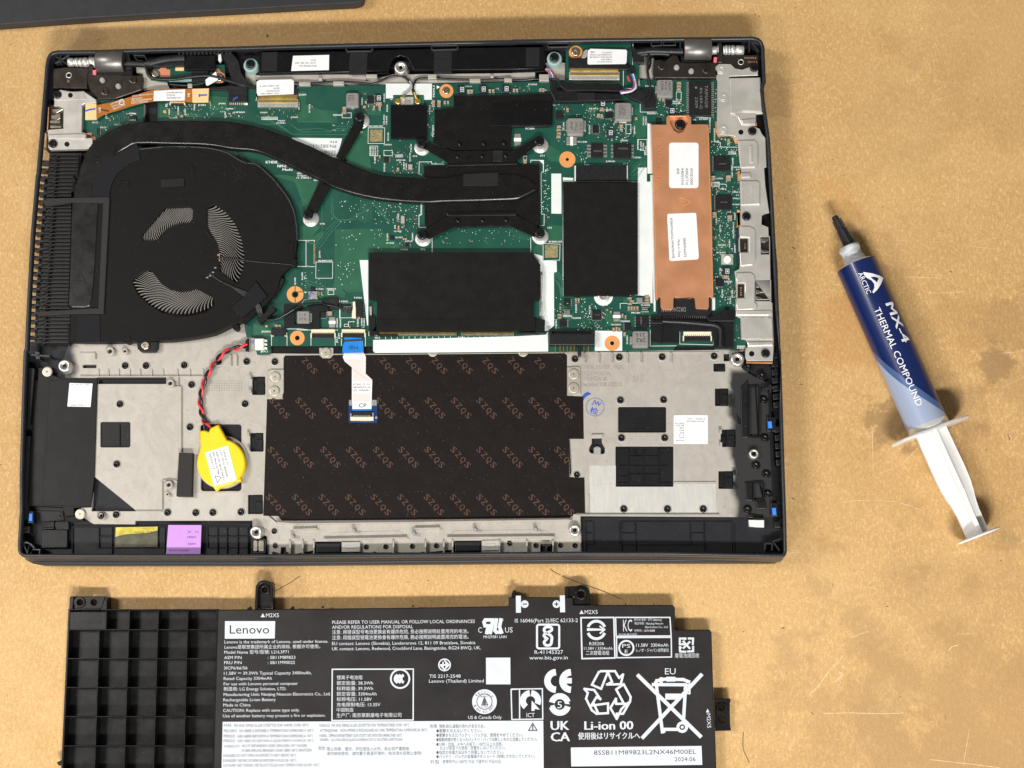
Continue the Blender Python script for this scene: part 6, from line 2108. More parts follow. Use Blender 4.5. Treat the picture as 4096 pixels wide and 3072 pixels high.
c.build('printed_text', FLEX, kind='stuff')

# ---------------- hinges ----------------
def hinge(f_, x0, x1, y, rr_, brk, washers, z=1.42):
    c = MB('hinge_metal')
    a, b2 = P(fp(f_, x0, y), z), P(fp(f_, x1, y), z)
    L = (b2 - a).length
    c.lathe(a, b2 - a, [(0, rr_ * .93), (.03, rr_), (L - .03, rr_), (L, rr_ * .93)], None, 40)
    o = c.build('hinge', LAP)
    c = MB('bright_steel')
    for (xa, xb, r) in washers:
        a2, b3 = P(fp(f_, xa, y + 4), z - .02), P(fp(f_, xb, y + 4), z - .02)
        L = (b3 - a2).length
        c.lathe(a2, b3 - a2, [(0, r * .9), (.015, r), (max(L - .015, .016), r), (L, r * .9)], None, 24)
    c.build('hinge_shaft', o)
    return o
h1 = hinge('A', 845, 1080, 535, .50, None, [(592, 640, .20), (640, 655, .17), (655, 680, .21), (680, 690, .17), (690, 715, .215), (715, 722, .17), (722, 760, .22), (760, 775, .18), (775, 830, .24), (830, 850, .30)])
h2 = hinge('C', 1485, 1720, 432, .49, None, [(1720, 1775, .20), (1775, 1782, .26), (1822, 1840, .20), (1840, 1862, .235), (1862, 1868, .18), (1868, 1885, .235), (1885, 1892, .18), (1892, 1925, .23), (1925, 1935, .18), (1935, 2002, .22)])
for par, st, z in ((h1, 'A:458,592 560,580 765,590 752,762 455,760 452,640', 1.46), (h1, 'A:765,570 790,560 800,640 1230,652 1232,680 1222,775 1000,850 850,858 770,770 755,700', 1.50),
                   (h2, 'C:1225,520 1275,515 1320,530 1390,470 1430,480 1450,535 1500,545 1780,540 1780,672 1235,672 1220,650', 1.60), (h2, 'C:1795,480 2130,472 2130,620 1900,600 1800,580', 1.50),
                   (h2, 'C:1775,370 1812,370 1815,540 1775,540', 1.58), (h1, 'A:762,480 800,475 805,600 770,600', 1.58)):
    c = MB('dark_nickel')
    c.prism(pl(st), 1.2, z, ch=.025)
    c.build('hinge_bracket', par)
for par, x, y, f_, z in ((h1, 888, 696, 'A', 1.5), (h1, 1026, 748, 'A', 1.5), (h2, 1422, 586, 'C', 1.6), (h2, 1548, 618, 'C', 1.6)):
    w = P(fp(f_, x, y), z)
    c = MB('grey_plastic')
    c.lathe((w.x, w.y, 0), (0, 0, 1), [(z - .1, .13), (z + .10, .12), (z + .14, .08)], None, 16)
    c.build('locating_pin', par)
for f_, x, y, par, z in (('A', 907, 792, h1, 1.5), ('A', 1150, 690, h1, 1.5), ('C', 1295, 572, h2, 1.6), ('C', 1678, 604, h2, 1.6)):
    screw('bracket', f_, x, y, z, par)
for par, f_, x, y, z in ((h1, 'A', 594, 650, 1.46), (h2, 'C', 1978, 536, 1.50)):
    w = P(fp(f_, x, y), z)
    c = MB('bright_steel')
    c.lathe((w.x, w.y, 0), (0, 0, 1), [(z - .05, .14), (z + .01, .135), (z + .01, .10), (z - .04, .095)], None, 20)
    c.lathe((w.x + .03, w.y, 0), (0, 0, 1), [(z - .05, .08), (z + .015, .07)], 'black_gloss', 16)
    c.build('bracket_hole', par)
q = MB('ceramic')
q.text('X', 'A', 578, 712, 602, 22, 1.464)
q.build('stamped_letter', h1)
q = MB('ceramic')
q.text('PSDA0', 'C', 2108, 492, 2208, 16, 1.505, rot=180)
q.text('3460D', 'C', 2120, 528, 2205, 16, 1.505, rot=180)
q.build('stamped_letter', h2)
for st, z in (('A:798,605 830,600 828,648 800,642', 1.52), ('C:1745,492 1775,492 1768,535 1745,535', 1.66)):
    c = MB('pink_rubber')
    c.prism(pl(st), 1.3, z, ch=.02)
    c.build('pink_pad', LAP)
c = MB('black_plastic')
c.prism(pl('A:845,600 1085,590 1140,600 1145,650 830,655'), 1.1, 1.46, ch=.02)
c.prism(pl('A:1080,440 1110,440 1140,590 1085,600'), 1.1, 1.60, ch=.02)
c.build('hinge_seat', LAP)
c = MB('black_plastic')
c.prism(pl('C:1460,470 1500,520 1740,530 1745,545 1460,545'), 1.1, 1.5, ch=.02)
c.build('hinge_seat', LAP)
# cast metal showing between the modules at the top
for st, z in (('A:1175,575 1250,575 1260,620 1340,700 1440,705 1470,770 1230,780 1235,640 1180,630', 1.25), ('B:0,648 950,640 950,700 1150,650 1180,640 1320,640 2212,630 C:200,618 200,690 0,695 B:2212,700 1100,735 0,745', 1.30),
              ('C:290,540 460,540 460,700 330,700', 1.2), ('C:1100,480 1230,500 1225,690 1100,680', 1.25), ('A:2120,600 2212,600 2212,740 2120,740', 1.2), ('A:1205,900 1250,900 1245,1045 1205,1050', 1.28)):
    c = MB('cast_magnesium')
    c.prism(pl(st), 1.0, z, ch=.015)
    c.build('deck_piece', LAP)
for f_, x0, y0, x1, y1 in (('B', 370, 706, 470, 738), ('B', 665, 700, 760, 735), ('B', 950, 640, 1045, 672), ('B', 1485, 640, 1560, 680), ('B', 1845, 678, 1940, 710), ('B', 2145, 672, 2212, 705),
                           ('C', 235, 640, 320, 700), ('A', 1620, 720, 1660, 760), ('B', 540, 668, 572, 695), ('B', 2025, 645, 2055, 672)):
    c = MB('cast_magnesium')
    c.box(f_, x0, y0, x1, y1, 1.2, 1.52, ch=.03)
    c.build('cable_hook', LAP)
# thin black antenna leads along the deck
c = MB('wire_black')
c.wire('A:1265,590 1285,650 1340,680 1500,685 1640,665 1780,655 1880,670 1960,695 2090,735 2180,745', 1.48, .075, n=8)
c.wire('B:0,700 150,700 320,715 500,720 700,706 850,712 1000,724 1080,700 1150,668 1230,655 1290,672 1330,720', 1.44, .055, n=8)
c.wire('B:2212,680 2000,690 1900,690 1700,685 1560,678 1420,680 1370,710 1355,780 1372,830', 1.44, .055, n=8)
c.wire('C:0,690 100,692 200,682 260,690', 1.40, .05, n=8)
c.wire('A:1470,728 1600,738 1700,728 1760,720', 1.40, .05, n=8)
c.build('antenna_lead', LAP)
c = MB('grey_plastic')
c.wire('B:1330,700 1345,740 1330,780 1270,830', 1.52, .05, n=8)
c.build('antenna_lead', LAP)
for st in ('B:1288,815 1268,845', 'B:1370,800 1385,850'):
    c = MB('gold')
    c.wire(st, 1.55, .055)
    c.build('antenna_plug', LAP)

# speaker bar at the top
c = MB('black_gloss')
c.prism(pl('B:30,450 770,442 800,455 970,452 1010,432 1400,420 1750,412 2212,405 C:270,402 282,420 288,540 270,595 0,600 B:1360,608 1340,560 1310,500 1250,480 1190,500 1160,560 1145,612 20,640'), 1.1, 1.50, ch=.03)
BAR = c.build('speaker_bar', LAP)
c = MB('black_gloss')
c.box('B', 22, 622, 1150, 636, 1.1, 1.34, ch=.02)
c.build('speaker_flange', BAR)
c = MB('black_gloss')
c.prism(pl('C:0,600 285,595 285,620 0,628'), 1.1, 1.34, ch=.02)
c.build('speaker_flange', BAR)
for st in ('B:50,450 188,446 182,610 48,612', 'B:812,452 968,450 962,520 808,522', 'B:805,522 964,522 956,640 802,642', 'B:1540,430 1695,425 1692,500 1535,502', 'B:1535,505 1695,502 1692,628 1535,632', 'C:120,408 240,408 238,570 120,572'):
    c = MB('cloth_tape')
    c.prism(pl(st), 1.45, 1.53, ch=.015)
    c.build('tape_strip', BAR)
c = MB('label_white')
c.prism(pl('B:320,482 632,474 630,605 304,613'), 1.50, 1.512)
c.text('PK23000ZYL0', 'B', 522, 562, 522 + 150, 14, 1.516, 'ink_grey', rot=180)
c.text('LU51 0A 46L 000', 'B', 515, 538, 515 + 178, 13, 1.516, 'ink_grey', rot=180)
c.text('83T4', 'B', 515, 514, 515 + 40, 13, 1.516, 'ink_grey', rot=180)
c.build('sticker', BAR)
for f_, x, y in (('A', 2165, 560), ('C', 366, 503)):
    w = P(fp(f_, x, y), 1.55)
    c = MB('mint_rubber')
    c.lathe((w.x, w.y, 0), (0, 0, 1), [(1.2, .33), (1.50, .33), (1.55, .30), (1.55, .22), (1.50, .21)], None, 32)
    c.build('rubber_grommet', LAP)
    screw('black', f_, x, y - 6, 1.56, LAP, 1.1)
for st in ('B:775,395 1010,392 1012,430 990,445 790,448 772,432', 'B:1508,385 1748,378 1750,420 1730,430 1530,436 1510,420', 'C:300,362 500,358 502,395 480,408 318,412 300,400'):
    c = MB('rim_plastic')
    q_ = pl(st)
    q2_ = inset([Vector((p[0], p[1], 0)) for p in q_], 6)
    c.prism(q_, 1.1, 1.66, ch=.02, holes=[[(p.x, p.y) for p in q2_]])
    c.build('rim_notch', LAP)
for st in ('C:1195,350 1295,345 1300,395 1205,400', 'C:1303,345 1415,340 1418,392 1305,396', 'A:1145,470 1250,470 1290,560 1240,560 1230,530 1180,525'):
    c = MB('rim_plastic')
    q_ = pl(st)
    q2_ = inset([Vector((p[0], p[1], 0)) for p in q_], 5)
    c.prism(q_, 1.1, 1.58, ch=.015, holes=[[(p.x, p.y) for p in q2_]])
    c.build('rim_notch', LAP)
for k in range(14):
    x = 1540 + k * 34
    c = MB('rim_plastic')
    c.box('A', x, 448 - k * .6, x + 14, 468 - k * .6, 1.2, 1.62, ch=.012)
    c.build('rim_notch', LAP)
c = MB('rim_plastic')
c.prism(pl('C:1450,330 1462,322 1460,420 1448,425'), 1.0, 1.7, ch=.02)
c.build('rim_notch', LAP)
# left sub board with pink pads
c = MB('pcb')
c.prism(pl('A:1320,600 1400,570 1590,560 1860,560 1940,560 1950,700 1900,720 1460,710 1300,690'), 1.25, 1.34)
c.prism(pl('A:1300,640 1330,605 1380,600 1395,575 1425,570 1440,600 1470,602 1470,665 1300,662'), 1.34, 1.345, 'solder_mask_pink')
c.prism(pl('A:1845,600 1890,592 1905,620 1940,640 1950,680 1920,715 1870,715 1865,640'), 1.34, 1.345, 'solder_mask_pink')
c.box('A', 1515, 560, 1588, 612, 1.34, 1.347, 'stiffener')
c.text('H1', 'A', 1446, 590, 1468, 15, 1.348)
c.text('M2', 'A', 1900, 572, 1925, 18, 1.348, rot=-60)
c.text('H2', 'A', 1872, 588, 1896, 12, 1.348)
c.box('A', 1800, 690, 1801, 691, 1.34, 1.35)
c.box('A', 1460, 682, 1655, 705, 1.34, 1.36, 'mint_rubber')
SUB = c.build('sub_board', LAP)
for f_, x, y, k in (('A', 1348, 642, 1.05), ('A', 1895, 672, 1.1)):
    screw('silver', f_, x, y, 1.35, SUB, k)
for f_, x, y, k in (('B', 1643, 786, .95), ('C', 550, 452, 1.15)):
    screw('silver', f_, x, y, ZB + .02, BRD, k)
screw('silver', 'D', 1258, 1474, 1.505, LAP, 1.1)
c = MB('label_white')
c.prism(pl('A:1775,690 1865,618 1884,690 1795,740 1780,735'), 1.5, 1.52)
c.build('cable_tag', LAP, label='small tilted white tag on a black lead')
# black tape and sleeves
def tape(st, z0, z1, m='soft_tape', ch=.02, name='tape_wrap', par=None):
    c = MB(m)
    c.prism(pl(st), z0, z1, m, ch)
    c.build(name, par or LAP)
c = MB('soft_tape')
c.tube([P(q_, z_) for q_, z_ in zip(smooth(pl('A:1085,550 1180,552 1270,555 1350,535 1450,515 1600,505'), 4), [1.5] * 21)], [.15] * 9 + [.19] * 12, n=10)
c.build('cable_sleeve', LAP)
tape('A:1300,530 1350,505 1500,485 1590,490 1595,570 1380,575 1320,580', 1.3, 1.50)
tape('A:1590,485 1860,475 1860,605 1595,600', 1.3, 1.56, 'black_gloss')
tape('A:1655,605 1800,612 1810,700 1655,700', 1.3, 1.42, 'cloth_tape')
tape('A:1920,470 1990,440 2060,520 2080,620 2130,700 2212,740 2212,765 2100,740 2020,720 1985,640 1960,560', 1.3, 1.55)
tape('A:1800,755 1990,740 2140,745 2135,830 1985,835 1960,780 1810,775', 1.38, 1.50)
tape('A:1885,465 1908,462 1915,515 1900,540 1885,520', 1.4, 1.5, 'white_film')
tape('A:1540,460 1850,440 1990,430 1990,445 1850,475 1590,490', 1.2, 1.45)
c = MB('label_white')
c.prism(pl('B:5,705 30,690 310,684 328,700 326,812 15,825 5,800'), 1.52, 1.54, ch=.008)
for k, (st, L) in enumerate((('JT4C0_CAMERA_CABLE', 160), ('DC02C00UX30', 110), ('REV:0C', 52), ('JSTL CHINA 240712', 165))):
    c.text(st, 'B', 200, 800 - k * 22, 200 + L, 12, 1.545, 'ink_grey', rot=180 + 2)
c.build('sticker', LAP, label='white cable sticker above the camera connector')
tape('B:0,760 330,745 360,760 360,835 0,835', 1.38, 1.46)
tape('C:490,500 640,495 720,560 990,555 1010,545 1000,600 490,590', 1.38, 1.52, 'soft_tape')
tape('C:620,440 650,420 655,480 630,500 600,500', 1.4, 1.55, 'silkscreen' if False else 'grey_plastic')
c = MB('label_white')
c.prism(pl('C:655,435 680,420 985,428 995,440 990,540 980,552 660,556 652,545'), 1.55, 1.57, ch=.008)
for k, (st, L) in enumerate((('JT4C0 FHD LP', 125), ('CABLE EDP', 90), ('DC02C00U110 REV:0B', 190), ('LUXSHARE-ICT CHINA', 190), ('24/07/10', 80))):
    c.text(st, 'C', 862, 528 - k * 20, 862 + L, 12, 1.575, 'ink_grey', rot=180)
c.text('MB', 'C', 712, 442, 745, 15, 1.575, 'ink_black', rot=180)
c.build('sticker', LAP, label='white cable sticker above the display connector')
tape('C:1000,430 1040,425 1045,545 1140,545 1145,460 1080,430 1050,400', 1.3, 1.5, 'soft_tape')
c = MB('soft_tape')
c.tube([P(q_, 1.5) for q_ in smooth(pl('C:1080,455 1200,440 1300,442 1400,445 1475,445'), 4)], .17, n=10)
c.tube([P(q_, 1.46) for q_ in smooth(pl('C:1110,470 1200,465 1290,462 1360,470'), 4)], .12, n=8)
c.build('cable_sleeve', LAP)
c = MB('wire_black')
c.wire('C:1185,480 1175,540 1172,620 1185,700 1198,770 1190,830 1160,860', 1.62, .06)
c.wire('C:1200,500 1195,560 1180,600', 1.5, .05)
c.build('antenna_lead', LAP)
tape('C:330,690 390,690 395,780 560,785 720,800 945,805 945,865 560,880 370,880 330,790', 1.38, 1.62, 'black_plastic', ch=.04, name='cable_duct')
tape('C:400,680 450,700 560,720 720,715 940,725 935,790 720,785 560,785 470,790 410,740', 1.4, 1.68, 'black_plastic', ch=.04, name='cable_duct')
tape('C:560,800 718,798 718,862 562,868', 1.55, 1.68, 'cloth_tape', name='cable_duct')
tape('C:960,800 1100,775 1225,770 1230,820 1245,870 1240,935 1140,945 1130,890 1100,880 1030,850', 1.38, 1.58, 'soft_tape', ch=.03)
for st, m_ in (('C:292,590 320,610 335,640 350,665 365,672', 'wire_blue'), ('C:290,600 315,618 340,625 355,650 362,665', 'wire_red'), ('C:295,608 312,600 345,640 352,670', 'wire_white'),
               ('C:1035,640 1050,680 1055,740 1045,770 1000,785 930,795', 'wire_blue'), ('C:1000,660 1010,690 1020,700', 'wire_red'), ('C:1045,640 1060,690 1070,745 1060,768 1020,792 940,805', 'wire_white'),
               ('C:1050,690 1064,730 1040,775 990,790 935,790', 'wire_red')):
    c = MB(m_)
    c.wire(st, 1.72 if 'C:10' in st else 1.4, .045)
    c.build('speaker_wire', LAP)

# ---------------- cooling: fins, fan, heat pipe ----------------
FAN = None
fz = 1.64
cpt = lambda st: pl(st)
fan_o = [tuple(p) for p in smooth(pl('A:1190,1290 1400,1272 1600,1268 1800,1280 1960,1320 2100,1400 B:0,1420 100,1500 190,1590 E:170,60 270,190 330,320 352,460 355,600 330,760'), 4)]
fan_o += [tuple(p) for p in smooth(pl('E:300,790 215,880 190,980 120,1080 0,1190 -90,1250 D:2000,1300 1850,1370 1650,1410 1480,1430'), 4)]
fan_o += pl('D:880,1445 600,1440 640,0 A:620,1650 760,1400 900,1330 1000,1280')
op1 = pl('D:1428,285 1642,278 1668,305 1662,380 1640,410 1560,432 1490,460 1430,500 1375,562 1240,565 1222,540 1235,510')
op2 = pl('D:1790,300 1808,272 1845,258 1880,268 1950,320 2030,420 2085,550 2108,690 2100,800 2050,935 1985,895 1905,835 1900,760 1892,690 1870,600 1825,520 1790,440')
op3 = pl('D:1140,920 1185,880 1250,830 1295,828 1325,850 1390,935 1470,990 1560,1010 1640,1000 1680,982 1710,990 1830,1052 1853,1090 1845,1130 1780,1180 1660,1212 1540,1220 1400,1185 1290,1120 1190,1025')
op4 = pl('D:1192,1500 1192,1500') if False else None
c = MB('fan_cover')
c.prism(fan_o, 1.2, fz, ch=.03, holes=[op1, op2, op3])
FAN = c.build('cooling_fan', LAP, label='large black fan housing with three curved openings')
c = MB('rim_plastic')
c.tube([P(q_, fz - .02) for q_ in fan_o[:52]], .045, n=8)
c.build('housing_rim', FAN)
ctr = P(fp('D', 1608, 700), 1.45)
R0 = (P(fp('D', 1892, 700), 1.45) - ctr).length
c = MB('fan_cover')
c.lathe((ctr.x, ctr.y, 0), (0, 0, 1), [(1.25, R0 * 1.0), (1.60, R0 * .99), (1.63, R0 * .96)], None, 64)
c.build('fan_hub', FAN)
wc = P(fp('D', 1608, 700), fz)
c = MB('fan_cover')
c.prism(circ('D', 1608, 700, 284, 56), fz - .02, fz + .008, ch=.006)
c.build('hub_cover', FAN)
c = MB('black_gloss')
c.prism(circ('D', 1608, 700, 560, 48), 1.20, 1.24)
c.build('fan_floor', FAN)
# one blade, then copies of it turned round the hub
NBL = 95
c = MB('blade_metal')
v = []
ns = 14
for i in range(ns + 1):
    t = i / ns
    r = R0 * .97 + (2.62 - R0 * .97) * t
    a = -(.62 * (t ** .9) - .07 * math.sin(t * math.pi * 2))
    for h in (1.46, 1.56):
        v.append((math.cos(a) * r, math.sin(a) * r, h))
dv = []
for i in range(ns + 1):
    t = i / ns
    r = R0 * .97 + (2.62 - R0 * .97) * t
    a = -(.62 * (t ** .9) - .07 * math.sin(t * math.pi * 2)) + .025 / r
    for h in (1.46, 1.56):
        dv.append((math.cos(a) * r, math.sin(a) * r, h))
n_ = len(v)
f = []
for i in range(ns):
    a, b2, d, e = 2 * i, 2 * i + 1, 2 * i + 3, 2 * i + 2
    f += [(a, b2, d, e), (a + n_, e + n_, d + n_, b2 + n_), (b2, b2 + n_, d + n_, d)]
c.add([Vector(p) for p in v + dv], f, None, False)
bl = c.build('blade', FAN, loc=(0, 0, 0))
LOC[bl.name] = Vector((ctr.x, ctr.y, 0)); place(bl)
for k in range(1, NBL):
    copy_at(bl, (ctr.x, ctr.y, 0), FAN, 2 * math.pi * k / NBL)
# embossed marks on the fan cover
for x, y in ((1640, 1462), (1080, 1597)):
    for r, z_, m_ in ((50, .012, 'fan_cover'), (40, .03, 'fan_cover'), (9, .045, 'black_gloss')):
        c = MB(m_)
        c.prism(circ('A', x, y, r, 28), fz - .01, fz + z_, ch=.011)
        c.build('round_boss', FAN)
c = MB('cloth_tape')
c.prism(pl('A:1388,1548 1592,1538 1592,1605 1390,1618'), fz, fz + .05, ch=.012)
c.build('rubber_pad', FAN)
c = MB('cloth_tape')
c.lines('A:1885,1425 1850,1425 1850,1408 1815,1440 1850,1472 1850,1455 1890,1455', 2.2, fz + .004, 'inductor' if False else 'cloth_tape')
c.lines('A:2005,1435 2130,1505 2005,1575', 2.2, fz + .004)
c.lines('A:2020,1500 2040,1470 2060,1520 2090,1490|A:2020,1530 2045,1545 2060,1480', 2.2, fz + .004)
c.build('embossed_mark', FAN, kind='stuff')
for st in ('A:1400,1270 1530,1268 1530,1284 1400,1286', 'A:2040,1340 2060,1335 2150,1395 2140,1412 2120,1405', 'E:282,570 325,572 322,712 280,708', 'D:1345,1408 1472,1406 1470,1428 1348,1430', 'E:300,725 355,728 345,795 300,790',
           'D:2095,1270 2200,1190 2212,1205 2110,1290'):
    c = MB('fan_cover')
    c.prism(pl(st), 1.5, fz + .03, ch=.015)
    c.build('cover_tab', FAN)
for f_, x, y, r in (('A', 1630, 1290, 28), ('E', 218, 178, 26), ('D', 2035, 1312, 28), ('D', 1100, 1420, 34)):
    c = MB('fan_cover')
    c.prism(circ(f_, x, y, r, 20), 1.3, fz + .02, ch=.02)
    c.build('cover_boss', FAN)
c = MB('black_plastic')
c.prism(pl('E:215,880 250,900 200,1000 150,1070 100,1010 130,1000 190,970'), 1.3, 1.58, ch=.03)
c.prism(pl('Y:480,650 690,455 745,495 735,520 520,715 485,690'), 1.3, 1.70, ch=.02)
c.build('fan_bracket', FAN)
c = MB('black_plastic')
c.prism(pl('D:1182,1440 1362,1440 1358,1500 1335,1524 1215,1526 1188,1500'), 1.2, 1.5, ch=.02)
c.build('fan_bracket', FAN)
# fan wires
for k in range(5):
    c = MB('wire_black')
    o = k * 9
    c.wire('D:%d,%d %d,%d %d,%d %d,%d E:%d,%d %d,%d' % (1810 + o, 850 + k * 8, 1900 + o, 915 + k * 3, 2000 + o, 965 + k * 2, 2120 + o, 1050 - k * 6, -40 + o, 1040 + o, 10 + o, 1160 - k * 3), [1.62, 1.66, 1.67, 1.67, 1.67, 1.67], .04)
    c.wire('E:%d,%d %d,%d %d,%d 90,1250 160,1250 240,1215 330,1160 400,1120 480,1108 560,1108 610,1120 690,1135 760,%d 832,%d' % (10 + o, 1160 - k * 3, 20 + o, 1200, 50 + o, 1235 + k * 2, 1138 + k * 8, 1130 + k * 18),
           [1.68, 1.66, 1.6, 1.52, 1.5 + k * .015, 1.55, 1.6, 1.62, 1.62, 1.62, 1.6, 1.58, 1.56, 1.52], .042)
    c.build('fan_wire', FAN)
c = MB('wire_black')
c.wire('D:1895,718 2000,728 2110,738 2212,748 E:60,755 200,765 300,775 340,790', 1.66, .03)
c.build('fan_wire', FAN)
c = MB('solder')
for x, y in ((1885, 690), (1860, 800), (1840, 840), (1815, 870), (1790, 885)):
    c.prism(rr('D', x - 10, y - 6, x + 10, y + 6, 3), 1.55, 1.66, 'inductor', ch=.01)
c.prism(rr('D', 1885, 675, 1898, 745), 1.5, 1.64, 'ceramic')
c.build('motor_contact', FAN, kind='stuff')
c = MB('wire_tape')
c.prism(pl('Y:85,480 300,290 460,90 620,305 440,470 260,630'), 1.60, 1.72, ch=.02)
c.build('tape_strip', FAN)
c = MB('black_plastic')
c.prism(pl('Y:870,440 1110,435 1140,470 1100,500 1110,520 1100,560 1040,520 1030,560 1030,720 1280,720 1300,690 1290,530 1250,520 1200,470 1340,440 1420,440 1525,440 1530,530 1400,535 1400,770 1340,790 1200,785 1100,765 870,770 865,600'), ZB, ZB + .12, ch=.02)
c.build('foam_mask', BRD)
tape('Y:1440,350 1535,345 1540,330 1645,330 1680,350 1665,500 1535,495 1530,440 1430,400', ZB, ZB + .17, 'soft_tape', par=BRD)

# fins and outlet
fin_src = None
for i in range(51):
    py = 618 + i * 15.0
    t = (py - 618) / 750
    xr = 318 - 45 * t
    xl = 196 - 52 * t
    c = MB('fin_black')
    j = random.uniform(-1.2, 1.2)
    c.prism([(xl + j, py + random.uniform(-1, 1)), (xl + 30, py), (xr, py + random.uniform(-.8, .8)), (xr, py + 3.2), (xl + 30, py + 3.2), (xl + j, py + 3.4)], 1.25, 1.58)
    c.build('fin', FAN)
c = MB('fin_black')
c.prism([(200, 612), (325, 612), (280, 1375), (148, 1375)], 1.1, 1.42)
for i in range(51):
    py = 618 + i * 15
    x = 218 - 50 * (py - 618) / 750
    for k in range(3):
        y = py + k * 5 + random.uniform(-1, 1)
        xx = x + (k % 2) * 7 + random.uniform(-1.5, 1.5)
        c.prism([(xx - 4, y), (xx + 5, y + 1), (xx + 4, y + 4.4), (xx - 5, y + 3.6)], 1.4, 1.57 + random.uniform(0, .04), random.choice(('fin_black', 'cloth_tape')))
    if i < 6 or i > 44:
        for k in range(2):
            xx = (312 if i < 6 else 278) - 45 * (py - 618) / 750 * (1 if i < 6 else 0) - (0 if i < 6 else 4)
            c.prism([(xx - 4, py + k * 7), (xx + 5, py + 1 + k * 7), (xx + 4, py + 5 + k * 7), (xx - 5, py + 4 + k * 7)], 1.4, 1.60, 'cloth_tape')
c.build('fin_stack', FAN, kind='stuff')

pz = 1.60
top_e = smooth(pl('D:580,1130 590,900 600,600 612,245 628,180 640,0 A:655,1560 690,1430 760,1280 850,1185 1000,1100 1150,1058 1400,1038 1750,1038 1980,1045 B:0,1088 150,1130 300,1190 480,1265 640,1342 800,1408 960,1472 1100,1510 1300,1526 1600,1528 X:1100,545 1500,540 1700,545 1780,570 1860,610 1930,660'), 3)
bot_e = smooth(pl('X:1940,690 1925,720 1880,745 1780,795 1700,825 1500,835 1200,845 900,852 700,862 400,845 E:1000,200 800,152 650,100 B:560,1560 400,1490 200,1390 0,1308 A:2000,1288 1850,1262 1700,1250 1500,1246 1190,1240 1100,1275 1000,1340 940,1450 905,1600 900,1659 D:880,100 862,245 845,500 830,800 812,1000 800,1090 770,1140 700,1152 600,1150'), 3)
c = MB('pipe_black')
c.prism([tuple(p) for p in top_e] + [tuple(p) for p in bot_e], 1.40, pz + .06, ch=.085)
PIPE = c.build('heat_pipe', LAP, label='long flat black heat pipe curving from the fan to the processor')
c = MB('ribbed_tape')
c.prism(pl('A:1180,1238 1200,1290 1212,1372 1150,1395 1080,1440 1010,1500 965,1590 950,1659 D:945,190 790,190 A:795,1659 805,1580 850,1470 920,1390 1000,1335 1090,1285'), 1.6, pz + .085, ch=.012)
c.build('tape_strip', PIPE)
c = MB('ribbed_tape_low')
c.prism(pl('D:665,1205 862,1205 868,1440 660,1445'), 1.5, fz + .03, ch=.012)
c.build('tape_strip', PIPE)
c = MB('foam')
c.prism(pl('D:380,215 410,200 945,188 940,330 895,1190 890,1197 600,1200 320,1215 318,1180 560,1165 790,1150 848,1150 890,240 600,235 405,262 380,255'), 1.5, pz + .13, ch=.02)
c.build('foam_frame', PIPE)
c = MB('black_gloss')
c.prism(pl('D:862,245 888,242 845,1150 800,1150 820,900'), 1.3, 1.5, ch=.02)
c.build('gap_seal', PIPE)
c = MB('cloth_tape')
c.lines('D:690,840 740,920 640,920', 3, pz + .065, closed=True)
c.lines('D:688,812 752,940 615,940', 2, pz + .065, closed=True)
c.lines('D:660,912 715,912|D:678,900 674,885 682,872 678,858|D:690,900 686,885 694,872 690,858', 2.4, pz + .065)
c.build('warning_mark', PIPE, kind='stuff')
c = MB('cloth_tape')
c.prism(pl('X:1110,540 1505,520 1503,668 1115,672'), pz, pz + .09, ch=.02)
c.build('tape_strip', PIPE)

# cold plate and spring arms
c = MB('pipe_black')
c.prism(pl('X:680,452 1955,432 1965,1075 1950,1110 1925,1120 720,1135 690,1110'), ZB + .05, ZB + .13, ch=.015)
CP = c.build('cold_plate', LAP)
def arm(st, z=ZB + .22, z0=None, par=None, name='spring_arm', ch=.02):
    c = MB('pipe_black')
    c.prism(pl(st), z0 if z0 else z - .05, z, ch=ch, bottom=True)
    return c.build(name, par or CP)
arm('X:640,250 712,190 1010,285 1610,275 1640,285 1895,155 1925,225 1700,395 1700,410 945,418 920,400 700,270')
arm('X:940,418 1715,405 1718,440 930,460', ZB + .26, ZB + .1, ch=.05, name='plate_fold')
arm('X:675,1165 925,1010 975,1000 1655,988 1715,1000 1935,1120 1905,1240 1625,1115 1015,1130 740,1260 690,1240')
arm('X:930,975 1700,962 1715,985 1700,1000 975,1010 935,1000', ZB + .30, ZB + .1, ch=.03, name='plate_fold')
arm('B:1705,825 2212,820 C:340,800 355,810 350,1070 300,1092 0,1095 X:1640,210 1640,275 1010,285 780,180 B:1545,1160 1545,945 1710,930', ZB + .16, ZB, name='vapour_plate')
arm('C:0,855 325,865 345,880 348,1082 0,1082 B:2035,1085 2035,900', ZB + .19, ZB, name='vapour_plate') if False else None
c = MB('black_gloss')
c.prism(pl('B:2035,895 C:60,870 340,872 345,1082 0,1085 B:2150,1085 2035,1085'), ZB + .1, ZB + .19, ch=.015)
c.build('film_patch', CP)
c = MB('soft_tape')
c.prism(pl('X:1445,278 1555,278 1548,405 1440,400'), ZB + .2, ZB + .26, ch=.015)
c.build('tape_strip', CP)
for x, y in ((1070, 210), (1338, 205), (1562, 202), (1048, 350), (1322, 345), (1582, 340), (1055, 1058), (1328, 1055), (1588, 1052)):
    w = P(fp('X', x, y), ZB + .2)
    c = MB('black_gloss')
    c.lathe((w.x, w.y, 0), (0, 0, 1), [(ZB + .1, .115), (ZB + .22, .11), (ZB + .26, .085), (ZB + .275, .04)], None, 18)
    c.build('spring_rivet', CP)
c = MB('screw_black')
c.prism(circ('X', 1175, 358, 26, 16), ZB + .2, ZB + .224, 'black_gloss')
c.build('arm_hole', CP)
c = MB('black_film')
c.text('5', 'E', 525, 205, 565, 40, 0, 'black_gloss') if False else None
